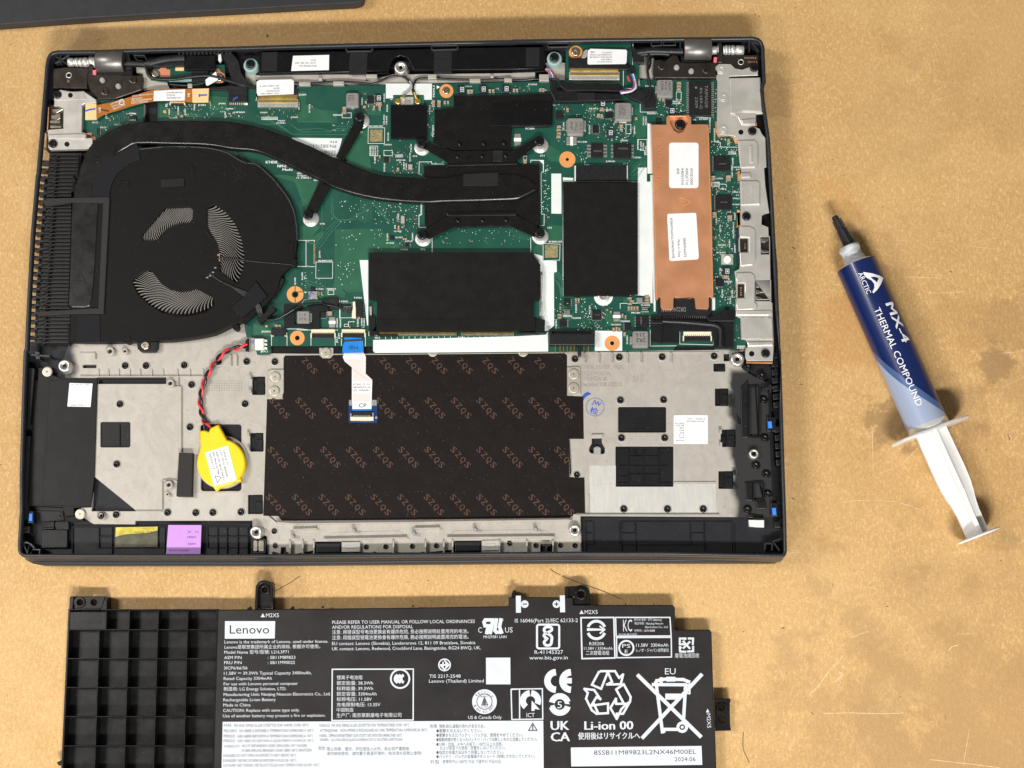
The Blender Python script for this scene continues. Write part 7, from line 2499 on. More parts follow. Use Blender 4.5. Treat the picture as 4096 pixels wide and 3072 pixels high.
arm('B:850,1055 930,1090 755,1390 B:690,1350', ZB + .17, par=PIPE)
arm('E:545,60 650,95 520,330 430,310', ZB + .17, par=PIPE)
arm('B:840,1000 940,1000 925,1100 840,1065', ZB + .19, par=PIPE)
def post(f_, x, y, xo, yo, r=.36):
    w = P(fp(f_, xo, yo), ZB + .04)
    c = MB('bright_steel')
    c.lathe((w.x, w.y, 0), (0, 0, 1), [(ZB, r), (ZB + .03, r * .98), (ZB + .05, r * .9), (ZB + .06, r * .62), (ZB + .14, r * .6)], None, 36)
    k = 26
    for i in range(k):   # milled ring of dots
        a = 2 * math.pi * i / k
        c.lathe((w.x + math.cos(a) * r * .78, w.y + math.sin(a) * r * .78, ZB + .05), (0, 0, 1), [(0, .022), (.022, .014)], 'shield_steel', 6)
    c.build('threaded_post', BRD)
    screw('black', f_, x, y, ZB + .24, CP, 1.22)
post('B', 895, 1015, 912, 1045)
post('B', 1430, 1240, 1436, 1275)
post('C', 235, 1222, 245, 1255)
post('E', 452, 345, 475, 378)
post('E', 1436, 518, 1445, 548)
post('F', 240, 505, 245, 530)
# board barcode sticker under the pipe
c = MB('ink_black')
c.text('PN:5B21L3355', 'B', 692, 1250, 692 + 272, 26, ZS + .004, rot=180)
c.text('RTR', 'B', 698, 1216, 698 + 60, 18, ZS + .004, rot=180)
for k in range(26):
    x = 545 + k * 5.8
    w_ = random.choice((1.5, 2.5, 3.6))
    c.prism(pl('B:%g,1300 %g,1300 %g,1350 %g,1350' % (x, x + w_, x + w_, x)), 0, ZS + .004, flat=True)
c.build('sticker_print', BRD, kind='stuff')
# ---------------- removed battery pack ----------------
BT = .62
PACK = empty('battery_pack', (15, -6.5, 0), 'black removed laptop battery pack with white printed labels and an open plastic grid', 'battery')
body = pl('L:1450,293 1465,290 M:1000,275 1955,260 1966,248 1966,182 2035,182 N:500,183 530,186 530,250 1375,250 1395,255 1408,275 1410,455 1420,464 1690,462 1712,468 1725,490 1740,1000 1756,1350 1775,1900 1790,2500 L:1395,2500 1425,1100')
c = MB('battery_skin')
c.prism(body, 0, BT, ch=.045)
SK = c.build('cell_block', PACK)
for x in range(8):     # soft dents of the skin along the top edge
    pass
c = MB('battery_frame')
fl = pl('L:162,290 1460,290 1440,1500 1400,2500 40,2500 105,1600 150,500')
c.prism(fl, 0, .07)
c.build('grid_floor', PACK)
def wall(q, z=BT - .01, ch=.008, name='grid_wall'):
    c = MB('battery_frame')
    c.prism(q, .05, z, ch=ch)
    c.build(name, PACK)
ys = [290, 462, 712, 962, 1213, 1467, 1724, 1985, 2250]
def xl(k, y):     # k-th vertical wall
    x0 = (166, 432, 687, 937, 1192, 1443)[k]
    return x0 - (y - 290) * (.045, .034, .034, .031, .027, .022)[k]
for i in range(len(ys)):
    y = ys[i]
    for k in range(5):
        wall(pl('L:%g,%g %g,%g %g,%g %g,%g' % (xl(k, y) + 4, y - 3, xl(k + 1, y) - 4, y - 5, xl(k + 1, y) - 4, y + 3, xl(k, y) + 4, y + 5)))
for i in range(len(ys) - 1):
    for k in range(6):
        o = 55 if (k == 1 and i == 0) else 0
        y0, y1 = ys[i], ys[i + 1]
        w = 8 if k == 0 else 4
        wall(pl('L:%g,%g %g,%g %g,%g %g,%g' % (xl(k, y0) - w + o, y0 - 5, xl(k, y0) + w + o, y0 - 5, xl(k, y1) + w + o, y1 - 4, xl(k, y1) - w + o, y1 - 4)))
c = MB('battery_frame')
c.prism(pl('L:172,310 484,312 482,466 166,468'), .05, BT - .04, ch=.01)
c.text('M2X5', 'L', 285, 412, 438, 36, BT - .028, 'battery_frame', ext=.012)
c.ribbon(pl('L:225,375 250,412'), 4, BT - .036, 'ink_black')
c.text('M2X5', 'L', 288, 415, 441, 36, BT - .0365, 'chip_black')
c.build('marked_plate', PACK)
c = MB('battery_frame')
c.prism(pl('L:1440,290 1462,290 1432,1500 1410,2500 1390,2500 1412,1400'), 0, BT - .03, ch=.02)
c.build('frame_wall', PACK)
# screw tabs
c = MB('battery_frame')
c.prism(pl('L:178,176 484,176 470,200 445,285 165,288'), .28, .50, ch=.02, holes=[circ('L', 258, 228, 24, 16), circ('L', 378, 228, 26, 16)], bottom=True)
c.prism(circ('L', 252, 225, 50, 24), .30, .56, ch=.02, holes=[circ('L', 258, 228, 26, 16)])
c.prism(pl('L:170,180 205,178 195,288 165,288'), .1, .60, ch=.02)
c.prism(pl('L:440,285 484,176 490,180 490,290 445,290'), .0, .58, ch=.01)
c.build('screw_tab', PACK)
lp = circ('L', 1850, 112, 76, 20, 180, 360) + pl('L:1926,285 1768,285')
lp2 = circ('L', 1850, 112, 50, 20, 180, 360) + pl('L:1900,275 1796,275')
c = MB('battery_frame')
c.prism(lp, .15, .60, ch=.03, holes=[lp2])
c.prism(lp2, .15, .44, holes=[circ('L', 1855, 118, 24, 16)], bottom=True)
c.prism(circ('L', 1857, 118, 42, 24), .3, .52, ch=.03, holes=[circ('L', 1857, 118, 25, 16)])
c.build('screw_tab', PACK)
c = MB('battery_frame')
c.prism(pl('N:456,92 560,84 600,74 640,84 668,120 674,150 675,250 530,250 530,184 456,184'), .1, .52, ch=.03, holes=[circ('N', 597, 156, 24, 16)])
c.prism(circ('N', 597, 152, 56, 28), .4, .60, ch=.04, holes=[circ('N', 597, 156, 27, 16)])
c.prism(pl('N:456,92 490,90 490,184 456,184'), .1, .62, ch=.02)
c.build('screw_tab', PACK)
c = MB('battery_frame')
c.prism(pl('N:1752,1065 1885,1060 1888,1090 1882,1100 1885,1300 1896,1335 1760,1340'), .15, .36, ch=.02, holes=[circ('N', 1808, 1135, 24, 16), rr('N', 1785, 1215, 1842, 1268, 20)], bottom=True)
c.prism(circ('N', 1812, 1140, 48, 24), .3, .42, ch=.02, holes=[circ('N', 1809, 1136, 27, 16)])
c.prism(pl('N:1752,1060 1888,1060 1888,1085 1760,1092'), .1, .56, ch=.02)
c.prism(pl('N:1758,1290 1880,1292 1896,1335 1762,1340'), .1, .30, ch=.02)
c.build('screw_tab', PACK)
c = MB('battery_frame')
c.prism(pl('M:1995,150 2005,125 2030,125 2033,182 1992,182'), .1, .60, ch=.02)
c.prism(pl('L:58,1610 100,1590 102,1640 70,1635'), .1, .50, ch=.02)
c.build('locating_pin', PACK)
for st in ('L:1700,285 1728,262 1736,290', 'L:2072,285 2095,262 2100,290', 'M:85,275 102,258 106,280', 'M:345,272 360,255 364,278', 'M:1128,262 1138,248 1142,265', 'N:730,240 738,236 742,252',
           'N:975,234 982,234 986,252', 'N:1222,232 1226,236 1228,252', 'N:1410,440 1440,455 1420,468'):
    c = MB('black_gloss')
    c.prism(pl(st), .3, BT + .01, ch=.005)
    c.build('skin_fold', PACK)

# printed sheets and text
PZ = BT + .006
c = MB('battery_white')
c.prism(pl('L:1512,390 1946,390 1942,540 1510,542'), 0, PZ, flat=True)
c.text('Lenovo', 'L', 1553, 498, 1894, 72, PZ + .004, 'battery_skin', bold=.012)
c.build('logo_panel', SK)
c = MB('battery_white')
c.prism(pl('L:1492,1260 N:270,1250 274,1650 278,2400 L:1465,2400'), 0, PZ, flat=True)
c.build('warning_panel', SK)
c = MB('battery_white')
c.prism(pl('N:508,1482 1638,1468 1644,1632 512,1646'), 0, PZ, flat=True)
for k in range(1):
    c.text('8SSB11M89823L2NX46M00EL', 'N', 708, 1546, 1592, 38, PZ + .004, 'ink_grey', rot=.6)
c.text('2024.06', 'N', 1404, 1602, 1586, 36, PZ + .004, 'ink_grey', rot=.5)
c.build('serial_panel', SK)
c = MB('battery_white')
c.prism(pl('M:1771,706 1981,705 1983,936 1772,936'), 0, PZ, flat=True)
c.build('code_panel', SK)
t = MB('battery_white')
def w(st, f_, x0, y, x1, cap, rot=.4, bold=None):
    bold = bold if bold is not None else (0. if any(ord(q) > 0x2fff for q in st) else .006)
    t.text(st, f_, x0, y, x1, cap, PZ, 'battery_white', rot=rot, bold=bold)
L_ = [('Lenovo is the trademark of Lenovo, used under license.', 1508, 583, 2404), ('Lenovo是联想集团所属企业的商标, 根据许可使用。', 1508, 628, 2335), ('Model Name 型号/型號: L21L3P71', 1506, 672, 2062),
      ('3ICP6/66/56', 1503, 808, 1706), ('11.58V ⎓ 39.3Wh Typical Capacity 3400mAh,', 1503, 854, 2260), ('Rated Capacity 3304mAh', 1501, 899, 1916), ('For use with Lenovo personal computer', 1501, 945, 2142),
      ('制造商: LG Energy Solution, LTD.', 1501, 990, 2043), ('Manufacturing Unit: Nanjing Nexcon Electronics Co., Ltd.', 1500, 1037, 2424), ('Rechargeable Li-ion Battery', 1498, 1083, 1950),
      ('Made in China', 1497, 1128, 1732), ('CAUTION: Replace with same type only.', 1496, 1175, 2157), ('Use of another battery may present a fire or explosion.', 1494, 1222, 2380)]
for st, x0, y, x1 in L_:
    w(st, 'L', x0, y, x1, 26)
for st, y in (('ASM P/N', 718), ('FRU P/N', 762)):
    w(st, 'L', 1505, y, 1655, 26)
w(': SB11M89823', 'L', 1882, 717, 2120, 26)
w(': 5B11M90022', 'L', 1882, 761, 2117, 26)
for f_, x, y in (('L', 1820, 356), ('N', 582, 328)):
    t.prism(pl('%s:%d,%d %d,%d %d,%d' % (f_, x, y, x + 38, y, x + 19, y - 34)), 0, PZ, flat=True)
    w('M2X5', f_, x + 46, y, x + 158, 33)
t.prism(pl('N:1676,1178 1706,1180 1690,1146'), 0, PZ, flat=True)
w('M2X5', 'N', 1682, 1190, 1805, 32, rot=-87)
M_ = [('PLEASE REFER TO USER MANUAL OR FOLLOW LOCAL ORDINANCES', 443, 414, 1675, 28), ('AND/OR REGULATIONS FOR DISPOSAL', 441, 456, 1140, 28), ('注意: 用错误型号电池更换会有爆炸危险, 务必按照说明处置用完的电池。', 441, 500, 1620, 28),
      ('注意: 用錯誤型號電池更換會有爆炸危險, 務必按照說明處置用完的電池。', 441, 548, 1620, 28), ('EU contact: Lenovo (Slovakia), Landererova 12, 811 09 Bratislava, Slovakia', 441, 597, 1680, 27),
      ('UK contact: Lenovo, Redwood, Crockford Lane, Basingstoke, RG24 8WQ, UK.', 441, 642, 1727, 27), ('锂离子电池组', 482, 892, 704, 27), ('额定能量: 38.3Wh', 482, 940, 795, 27), ('标称能量: 39.3Wh', 481, 987, 795, 27),
      ('额定容量: 3304mAh', 481, 1034, 826, 27), ('标称电压: 11.58V', 481, 1080, 784, 27), ('充电限制电压: 13.35V', 481, 1127, 858, 27), ('中国制造', 481, 1172, 626, 27), ('生产厂: 南京莱斯康电子有限公司', 481, 1220, 1040, 28),
      ('TIS 2217-2548', 1281, 880, 1552, 28), ('Lenovo (Thailand) Limited', 1279, 922, 1752, 28), ('US & Canada Only', 1617, 1236, 1906, 28), ('MH29581 LNN', 1750, 538, 1948, 24), ('C', 1704, 490, 1736, 46),
      ('US', 1936, 488, 2002, 44), ('®', 1898, 392, 1922, 22)]
for st, x0, y, x1, cp_ in M_:
    w(st, 'M', x0, y, x1, cp_)
t.lines('M:443,806 1143,804 1142,1244 440,1248', 5, PZ, closed=True)
t.ribbon(circ('M', 1029, 888, 80, 32), 7, PZ, closed=True)
for x in (1008, 1034, 1060):
    t.ribbon(circ('M', x + 12, 888, 34, 12, 110, 250), 11, PZ)
t.prism(pl('M:1738,368 1915,366 1900,396 1920,490 1765,492 1790,430 1735,408'), 0, PZ, flat=True, holes=[]) if False else None
t.lines('M:1808,492 1832,378|M:1832,380 1765,380 1755,398 1762,430 1824,430|M:1790,435 1778,492', 14, PZ)
t.lines('M:1862,376 1848,470 1862,486 1898,484|M:1900,376 1888,440 1906,488', 14, PZ)
t.ribbon(circ('M', 1413, 768, 50, 28), 5, PZ, closed=True)
t.lines('M:1413,730 1450,768 1413,808 1376,768|M:1400,745 1400,792|M:1426,745 1426,792|M:1385,768 1440,768', 6, PZ)
t.prism(circ('M', 1758, 1086, 107, 40), 0, PZ, flat=True)
w('IS 16046(Part 2)/IEC 62133-2', 'N', 25, 402, 569, 32)
w('R-41145327', 'N', 195, 674, 441, 32)
w('www.bis.gov.in', 'N', 150, 722, 482, 32)
t.ribbon(rr('N', 216, 420, 408, 626, 18), 8, PZ, closed=True)
t.ribbon(smooth(pl('N:312,548 285,528 280,505 340,470 338,445 312,440 284,448 282,480 340,520 342,560 335,590 312,600 288,595 278,570 300,545'), 4), 11, PZ)
t.lines('N:596,360 880,358 890,708 605,714', 6, PZ, closed=True)
t.lines('N:895,358 1365,358 1375,518 900,520', 5, PZ, closed=True)
t.lines('N:903,532 1376,530 1378,700 906,706', 5, PZ, closed=True)
t.ribbon(circ('N', 729, 466, 76, 16, 200, 340), 11, PZ)
t.ribbon(circ('N', 729, 466, 76, 16, 20, 160), 11, PZ)
t.lines('N:652,457 800,462 760,435|N:652,468 800,464 762,495|N:665,462 785,463', 6, PZ)
w('R3E206', 'N', 668, 598, 795, 27)
w('11.58V / 3304mAh', 'N', 622, 638, 869, 24)
w('二次鋰電池組', 'N', 638, 680, 840, 28)
w('KC', 'N', 960, 478, 1038, 100)
w('전지의 종류 : 전지 (Battery)', 'N', 1054, 388, 1294, 18)
w('제조자명 : Nanjing Nexcon', 'N', 1058, 420, 1306, 18)
w('Electronics Co., Ltd.', 'N', 1150, 450, 1350, 18)
w('연락처 : 1670-0088', 'N', 1058, 482, 1234, 18)
w('YU10148-21021', 'N', 920, 515, 1078, 18)
t.ribbon(circ('N', 988, 622, 62, 32), 7, PZ, closed=True)
w('PS', 'N', 952, 620, 1024, 32)
w('E', 'N', 975, 668, 1000, 30)
w('11.58V  3304mAh', 'N', 1073, 612, 1350, 28)
w('レノボ・ジャパン合同会社', 'N', 1073, 655, 1355, 24)
w('廢電池請回收', 'N', 1408, 704, 1618, 30)
t.lines('N:1490,590 1450,590 1450,540 1500,540 1490,548|N:1525,540 1565,540 1562,590|N:1565,610 1565,650 1520,652|N:1500,655 1452,652 1450,612 1460,620|N:1480,565 1535,625|N:1535,570 1482,622', 8, PZ)
t.lines('N:55,186 56,302', 20, PZ); t.lines('N:435,183 437,298', 20, PZ)
t.prism(circ('N', 110, 243, 33, 24), 0, PZ, flat=True)
t.prism(circ('N', 384, 243, 33, 24), 0, PZ, flat=True)
t.lines('N:92,243 128,243|N:366,243 402,243', 4, PZ + .003, 'battery_skin')
t.lines('N:384,225 384,261', 4, PZ + .003, 'battery_skin')
# CE, UKCA, EU
t.ribbon(circ('N', 382, 907, 76, 16, 92, 268), 26, PZ)
t.ribbon(circ('N', 512, 907, 76, 16, 92, 268), 26, PZ)
t.lines('N:440,905 500,905', 22, PZ)
w('EU', 'N', 1322, 850, 1414, 52)
w('UK', 'N', 336, 1330, 492, 76, bold=.03)
w('CA', 'N', 338, 1428, 498, 76, bold=.03)
w('Li-ion 00', 'N', 628, 1328, 1046, 72, bold=.03)
w('使用後はリサイクルへ', 'N', 572, 1408, 1106, 46, bold=.02)
t.ribbon(circ('N', 413, 1112, 70, 18, 12, 165), 24, PZ)
t.ribbon(circ('N', 413, 1108, 70, 18, 192, 345), 24, PZ)
t.prism(pl('N:330,1122 372,1112 345,1155'), 0, PZ, flat=True)
t.prism(pl('N:455,1105 500,1108 480,1075'), 0, PZ, flat=True)
w('5', 'N', 392, 1142, 432, 58)
t.lines('N:0,977 262,974 266,1236 0,1240 M:1995,1240 1988,980 2040,978|N:65,976 66,1238', 5, PZ)
t.ribbon(circ('N', 160, 1078, 66, 18, 128, 265), 24, PZ)
t.ribbon(circ('N', 160, 1078, 66, 18, 275, 385), 24, PZ)
t.prism(pl('N:170,1075 240,1155 195,1148 196,1165 168,1165'), 0, PZ, flat=True)
w('ICT', 'N', 126, 1220, 196, 36)
# recycling triangle
for st in ('N:770,822 890,822 925,880 960,850 940,935 820,938 865,915 828,830 770,975 690,940 750,830 770,822', 'N:965,935 1025,1045 1020,1085 985,1110 945,1150 905,1235 850,1140 898,1060 900,1105 990,1103',
           'N:830,1100 830,1185 730,1190 690,1160 640,1060 655,1010 625,975 710,985 765,1065 730,1045 685,1120 830,1100', 'N:965,935 900,980 960,1090', 'N:905,1225 905,1190 960,1190 1020,1085',
           'N:705,1100 745,1185'):
    t.lines(st, 9, PZ)
# crossed-out bin
t.lines('N:1090,860 1628,1385|N:1635,855 1130,1395', 15, PZ)
t.lines('N:1218,938 1540,940|N:1248,945 1300,1350|N:1500,945 1480,1280|N:1300,1325 1430,1325|N:1240,925 1250,905 1320,892 1480,895 1530,915|N:1290,885 1288,935', 13, PZ)
t.lines('N:1340,878 1405,878 1405,905 1340,905|N:1490,970 1535,972 1535,1015 1500,1012', 7, PZ, closed=True)
t.lines('N:1343,1042 1440,1042', 24, PZ)
t.prism(circ('N', 1471, 1306, 50, 28), 0, PZ, flat=True)
t.prism(circ('N', 1522, 918, 16, 16), 0, PZ, flat=True)
t.prism(pl('N:1290,1325 1328,1325 1325,1355 1295,1355'), 0, PZ, flat=True)
t.build('printed_text', SK, kind='stuff')
t2 = MB('ink_grey')
t2.ribbon(circ('N', 1471, 1306, 19, 20), 5, PZ + .003, 'battery_skin', closed=True)
t2.ribbon(circ('M', 1758, 1086, 66, 32), 3, PZ + .003, closed=True)
t2.prism(rr('M', 1746, 1060, 1770, 1110, 5), 0, PZ + .003, flat=True)
t2.lines('M:1735,1115 1758,1050 1785,1115', 4, PZ + .003, closed=True)
for k, ch in enumerate('RECYCLE'):
    a = math.radians(-140 + k * 17)
    t2.text(ch, 'M', 1758 + 74 * math.cos(a) - 7, 1086 + 74 * math.sin(a) + 4, 1758 + 74 * math.cos(a) + 9, 22, PZ + .003, rot=40 - k * 17 + 10)
for k, ch in enumerate('1.800.822.8837'):
    a = math.radians(160 - k * 10.5)
    t2.text(ch, 'M', 1758 + 92 * math.cos(a) - 5, 1086 + 92 * math.sin(a) + 5, 1758 + 92 * math.cos(a) + (6 if ch != '.' else -1), 19 if ch != '.' else 18, PZ + .003, rot=-62 + k * 10)
t2.text('RBRC', 'M', 1724, 1048, 1792, 13, PZ + .003)
t2.text('Li-ion', 'M', 1728, 1136, 1790, 15, PZ + .003)
def g(st, f_, x0, y, x1, cp_=25):
    t2.text(st, f_, x0, y, x1, cp_, PZ + .003, 'ink_grey', rot=.3)
for st, x0, y, x1 in (('FARE', 1503, 1302, 1568), ('MÅ IKKE ÅPNES ELLER UTSETTES FOR VARME OVER 100°C', 1590, 1304, 2238), ('PELIGRO', 1502, 1350, 1614), ('NO ABRIR O EXPONER A TEMPERATURAS SUPERIORES A 100°C', 1638, 1350, 2278),
                      ('PERIGO', 1501, 1396, 1600), ('NÃO ABRIR NEM EXPOR A TEMPERATURAS SUPERIORES A 100°C', 1622, 1397, 2275), ('PERIGO', 1500, 1436, 1600), ('NÃO ABRA OU EXPONHA A AQUECIMENTO ACIMA DE 100°C', 1620, 1437, 2278),
                      ('VORSICHT!', 1500, 1484, 1640), ('NICHT REPARIEREN ODER ZERLEGEN, MIT WASSER', 1658, 1480, 2222), ('IN BERÜHRUNG BRINGEN ODER ÜBER 100°C ERHITZEN', 1658, 1520, 2260),
                      ('DANGER', 1498, 1564, 1602), ('DO NOT OPEN OR EXPOSE TO HEAT ABOVE 100°C', 1610, 1563, 2128), ('DANGER!', 1497, 1607, 1612), ('NE PAS OUVRIR NI EXPOSER À PLUS DE 100°C', 1626, 1607, 2132),
                      ('GEVAAR!', 1496, 1648, 1608), ('NIET OPENEN, NIET BLOOTSTELLEN AAN TEMPERATUREN BOVEN 100°C', 1620, 1648, 2328)):
    g(st, 'L', x0, y, x1, 24)
for st, x0, y, x1 in (('FARLIG', 334, 1304, 420), ('MÅ IKKE ÅBNES ELLER UDSÆTTES FOR TEMPERATURER OVER 100°C', 438, 1303, 1110), ('ATTENZIONE!', 336, 1348, 490), ('NON APRIRE O RISCALDARE AD UNA TEMPERATURA SUPERIORE AI 100°C', 514, 1346, 1264),
                      ('FARA', 334, 1392, 396), ('ÖPPNA INTE BATTERIET OCH UTSÄTT DET INTE FÖR VÄRME ÖVER 100°C', 412, 1392, 1045), ('VAARA', 334, 1427, 412), ('ÄLÄ AVAA AKKUA ÄLÄKÄ KUUMENNA SITÄ YLI 100 ASTEEN LÄMPÖTILAAN', 432, 1428, 1048),
                      ('危险', 322, 1502, 382), ('禁止拆解、撞击、挤压或投入火中。若出现严重鼓胀,', 396, 1508, 1115), ('请勿继续使用。请勿置于高温环境中。电池浸水后禁止使用!', 396, 1548, 1214), ('危険', 1286, 1312, 1348), ('発熱,発火,破裂の恐れがあるため、', 1366, 1312, 1760),
                      ('●衝撃を与えないでください。', 1342, 1352, 1735), ('●衝撃を与えたバッテリ・パックは、使用をやめてください。', 1342, 1390, 2090), ('●駆動時間が短くなったバッテリ・パックは新しいものと交換してください。', 1342, 1428, 2212),
                      ('●分解・改造、火中への投下・100℃以上の加熱、', 1342, 1468, 1915), ('および高温での使用・放置をしないでください。', 1374, 1500, 1940), ('●指定の充電方法以外で充電しないでください。', 1342, 1538, 1925),
                      ('●バッテリ・パックの金属端子をショート (短絡) させないでください。', 1342, 1574, 2195), ('위험', 1288, 1620, 1362), ('분해하거나 100℃ 이상 가열하지 마십시오.', 1396, 1618, 1905)):
    g(st, 'M', x0, y, x1, 24)
t2.lines('M:2175,1272 2212,1335 2140,1335', 4, PZ + .003, closed=True)
t2.lines('M:2175,1290 2175,1314|M:2175,1320 2175,1326', 5, PZ + .003)
t2.build('warning_text', SK, kind='stuff')

# ---------------- thermal paste syringe ----------------
AZ = .93
pA = P(fp('G', 765, 778), AZ)
pB = P(fp('K', 1378, 648), AZ)
dr = (pB - pA).normalized()
Lb = (pB - pA).length
Rb = (P(fp('G', 602, 838), AZ) - P(fp('G', 930, 705), AZ)).length / 2 * .985
sd = dr.cross(Vector((0, 0, 1))).normalized()      # to the left in the photo when looking down the barrel
left = P(fp('G', 602, 838), AZ) - pA
if sd.dot(left) < 0:
    sd = -sd
upv = Vector((0, 0, 1))
Rb = min(Rb, AZ - .02)
SY = empty('thermal_paste_syringe', (pA.x, pA.y, 0), 'blue and white syringe of thermal paste with a black tip lying right of the laptop', 'syringe')
c = MB('syringe_label')
N, T_ = 48, 30
vs, uvs, fs = [], [], []
for j in range(T_ + 1):
    for i in range(N + 1):
        a = 2 * math.pi * i / N - math.pi / 2
        s_ = math.sin(a)
        vs.append(pA + dr * (Lb * (j / T_) * .992) - sd * math.sin(a) * Rb + upv * math.cos(a) * Rb)
        uvs.append((s_, j / T_))
for j in range(T_):
    for i in range(N):
        a_ = j * (N + 1) + i
        fs.append((a_, a_ + 1, a_ + N + 2, a_ + N + 1))
c.add(vs, fs, None, True)
c.uv = uvs
c.build('barrel_label', SY)
c = MB('syringe_clear')
c.lathe(pA, dr, [(-.17, Rb * .50), (-.16, Rb * .60), (-.05, Rb * .86), (.0, Rb * .99), (.03, Rb * .99), (Lb - .1, Rb * .985), (Lb + .10, Rb * .99), (Lb + .2, Rb * .99), (Lb + .2, Rb * .8)], None, 40)
c.build('barrel', SY)
c = MB('syringe_paste')
nz = P(fp('G', 712, 612), AZ)
Ln = (nz - pA).length
c.lathe(pA, -dr, [(.08, Rb * .56), (.12, Rb * .55), (.3, Rb * .56), (.34, Rb * .50), (Ln * .72, Rb * .49), (Ln * .78, Rb * .53), (Ln - .02, Rb * .53), (Ln, Rb * .47), (Ln, Rb * .3)], None, 32)
c.build('nozzle_collar', SY)
tip = P(fp('G', 573, 358), AZ)
Lt = (tip - pA).length
d2 = (tip - nz).normalized()
c = MB('cap_black')
L2 = (tip - nz).length
c.lathe(nz, d2, [(-.1, .29), (.06, .28), (.08, .265), (L2 * .55, .225), (L2 * .56, .20), (L2 * .62, .195), (L2 * .63, .225), (L2 * .86, .205), (L2 * .87, .15), (L2 * .98, .14), (L2, .12)], None, 12, False)
for k in range(6):      # grip ribs
    a = k * math.pi / 3 + .3
    o = (sd * math.cos(a) + upv * math.sin(a))
    c.tube([nz + d2 * .05 + o * .28, nz + d2 * (L2 * .55) + o * .22], .035, n=5)
for k in range(4):
    a = k * math.pi / 2 + .5
    o = (sd * math.cos(a) + upv * math.sin(a))
    c.tube([nz + d2 * (L2 * .55) + o * .21, nz + d2 * (L2 * .86) + o * .19], .035, n=5)
c.build('tip_cap', SY)
# finger flange: a flat oblong plate across the barrel
pF = P(fp('K', 1405, 700), AZ)
fl_ = P(fp('K', 1062, 800), AZ)
frr = P(fp('K', 1748, 585), AZ)
hw = (fl_ - frr).length / 2
t0 = (pF - pA).dot(dr)
c = MB('syringe_clear')
ring = []
for i in range(40):
    a = 2 * math.pi * i / 40
    x = math.cos(a); y = math.sin(a)
    ring.append((math.copysign(abs(x) ** .8, x) * hw, y * (AZ - .02)))
v = []
for tt, k in ((-.07, .97), (-.05, 1), (.05, 1), (.07, .97)):
    for (a, b_) in ring:
        v.append(pA + dr * (t0 + tt) + sd * a * k + upv * b_ * k)
f = []
for j in range(3):
    for i in range(40):
        f.append((j * 40 + i, j * 40 + (i + 1) % 40, (j + 1) * 40 + (i + 1) % 40, (j + 1) * 40 + i))
c.add(v, f, None, True)
c.add(v[:40], [tuple(reversed(range(40)))])
c.add(v[120:], [tuple(range(40))])
c.build('finger_flange', SY)
# plunger: cross-shaped rod widening in the middle, thumb disc at the end
pE = P(fp('K', 1812, 1595), AZ)
Lp = (pE - pA).dot(dr)
dirp = (pE - pF).normalized()
sdp = dirp.cross(upv).normalized()
if sdp.dot(sd) < 0: sdp = -sdp
Lq = (pE - pF).length
def wid(t):
    ks = ((0, .66), (.18, .665), (.40, .675), (.52, .66), (.62, .60), (.70, .52), (.80, .475), (1., .47))
    for (a, wa), (b_, wb) in zip(ks, ks[1:]):
        if t <= b_:
            k = (t - a) / (b_ - a)
            k = k * k * (3 - 2 * k)
            return wa + (wb - wa) * k
    return .43
wl = [(0, .62), (.3, .64), (.45, .73), (.6, .70), (.72, .56), (1, .50)]
c = MB('syringe_white')
nst = 24
for axis, th in ((sdp, .09), (upv, .085)):
    oth = upv if axis is sdp else sdp
    v = []
    for i in range(nst + 1):
        t = i / nst
        ww = wid(t)
        if axis is upv: ww = min(ww, .60)
        p = pF + dirp * (Lq * t)
        v += [p + axis * ww + oth * th, p - axis * ww + oth * th, p - axis * ww - oth * th, p + axis * ww - oth * th]
    f = []
    for i in range(nst):
        for k in range(4):
            f.append((i * 4 + k, i * 4 + (k + 1) % 4, (i + 1) * 4 + (k + 1) % 4, (i + 1) * 4 + k))
    c.add(v, f)
c.build('plunger_rod', SY)
Rd = (P(fp('K', 1625, 1648), AZ) - P(fp('K', 2002, 1545), AZ)).length / 2
Rd = min(Rd, AZ)
c = MB('syringe_white')
c.lathe(pE, dirp, [(-.02, Rd * .55), (.0, Rd * .9), (.02, Rd), (.07, Rd), (.09, Rd * .94)], None, 44)
c.build('thumb_disc', SY)
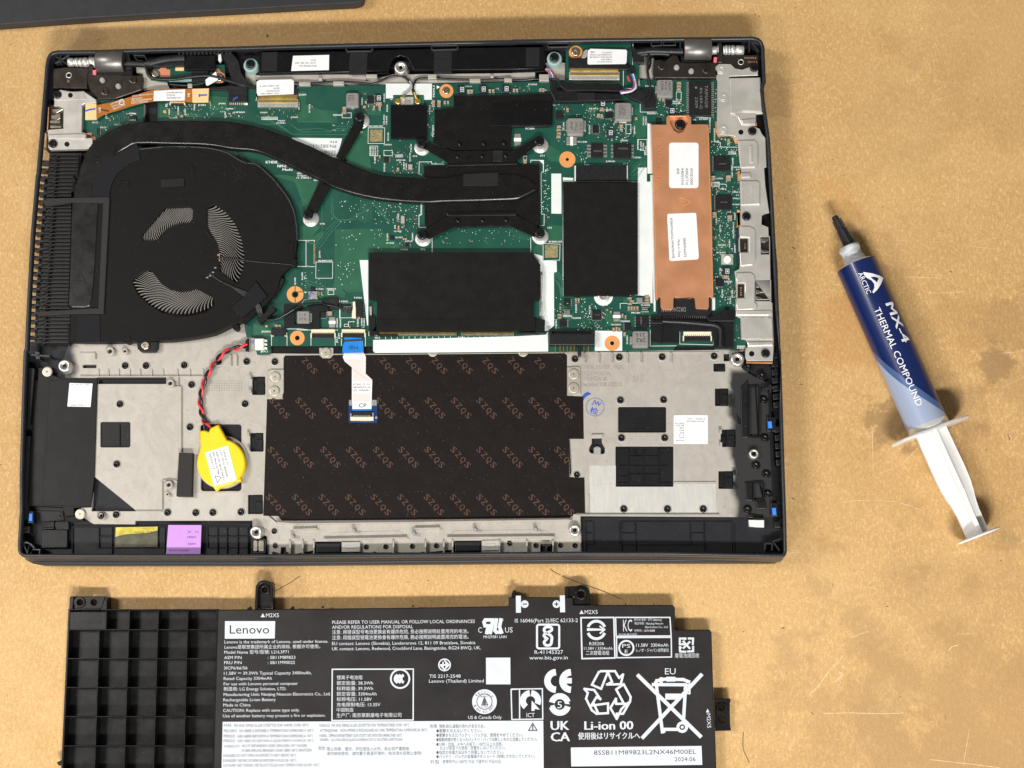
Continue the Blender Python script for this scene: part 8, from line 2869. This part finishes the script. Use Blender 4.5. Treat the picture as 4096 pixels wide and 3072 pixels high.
# lettering wrapped round the barrel
def wrap(gx, gy, ang=0.):
    """photo point (G frame) on the barrel -> function of (along, up) giving points on the sleeve"""
    p0 = P(fp('G', gx, gy), AZ + Rb * .7)
    rel = p0 - pA
    t0_ = rel.dot(dr)
    s0 = rel.dot(-sd) / Rb
    th0 = math.asin(max(-1, min(1, s0)))
    k = (P(fp('G', 1000, 1000), AZ + Rb) - P(fp('G', 1001, 1000), AZ + Rb)).length
    def fn(X, Y):
        t = t0_ + X * k
        th = th0 + Y * k / Rb
        return pA + dr * t - sd * math.sin(th) * (Rb + .008) + upv * math.cos(th) * (Rb + .008)
    return fn
c = MB('label_white')
c.text('ARCTIC', 'G', 0, 0, 203, 40, 0, 'label_white', fn=wrap(768, 862), bold=.01)
c.text('MX-4', 'G', 0, 0, 372, 84, 0, 'label_white', fn=wrap(1004, 1128), bold=.03)
c.text('THERMAL COMPOUND', 'G', 0, 0, 925, 54, 0, 'label_white', fn=wrap(905, 1170), bold=.0)
fnl = wrap(832, 850)
def logo(pts):
    """pts: photo G frame points of the emblem, put on the sleeve"""
    out = []
    for (x, y) in pts:
        p = P(fp('G', x, y), AZ + Rb * .8)
        for _ in range(3):
            s0 = max(-1, min(1, (p - pA).dot(-sd) / Rb))
            p = P(fp('G', x, y), AZ + Rb * math.sqrt(max(0, 1 - s0 * s0)) + .008)
        out.append(p)
    return out
def sheet(o_, holes=()):
    flat = [[Vector((x, -y, 0)) for x, y in o_]] + [[Vector((x, -y, 0)) for x, y in h] for h in holes]
    tri = tessellate_polygon(flat)
    v2, tri = finer([(x, y) for l in [o_] + list(holes) for x, y in l], tri, 3)
    ap = logo(v2)
    c.add(ap, [t_ if ((ap[t_[1]] - ap[t_[0]]).cross(ap[t_[2]] - ap[t_[0]])).z > 0 else (t_[0], t_[2], t_[1]) for t_ in tri])
sheet([(822, 838), (900, 850), (960, 868), (998, 888), (975, 945), (945, 990), (912, 1022), (902, 1010), (920, 975), (918, 940), (895, 910), (862, 893), (842, 880), (828, 858)],
      [[(886, 880), (930, 880), (958, 892), (940, 930), (928, 915), (905, 900)]])
c.build('printed_text', SY, kind='stuff')

run_texts()
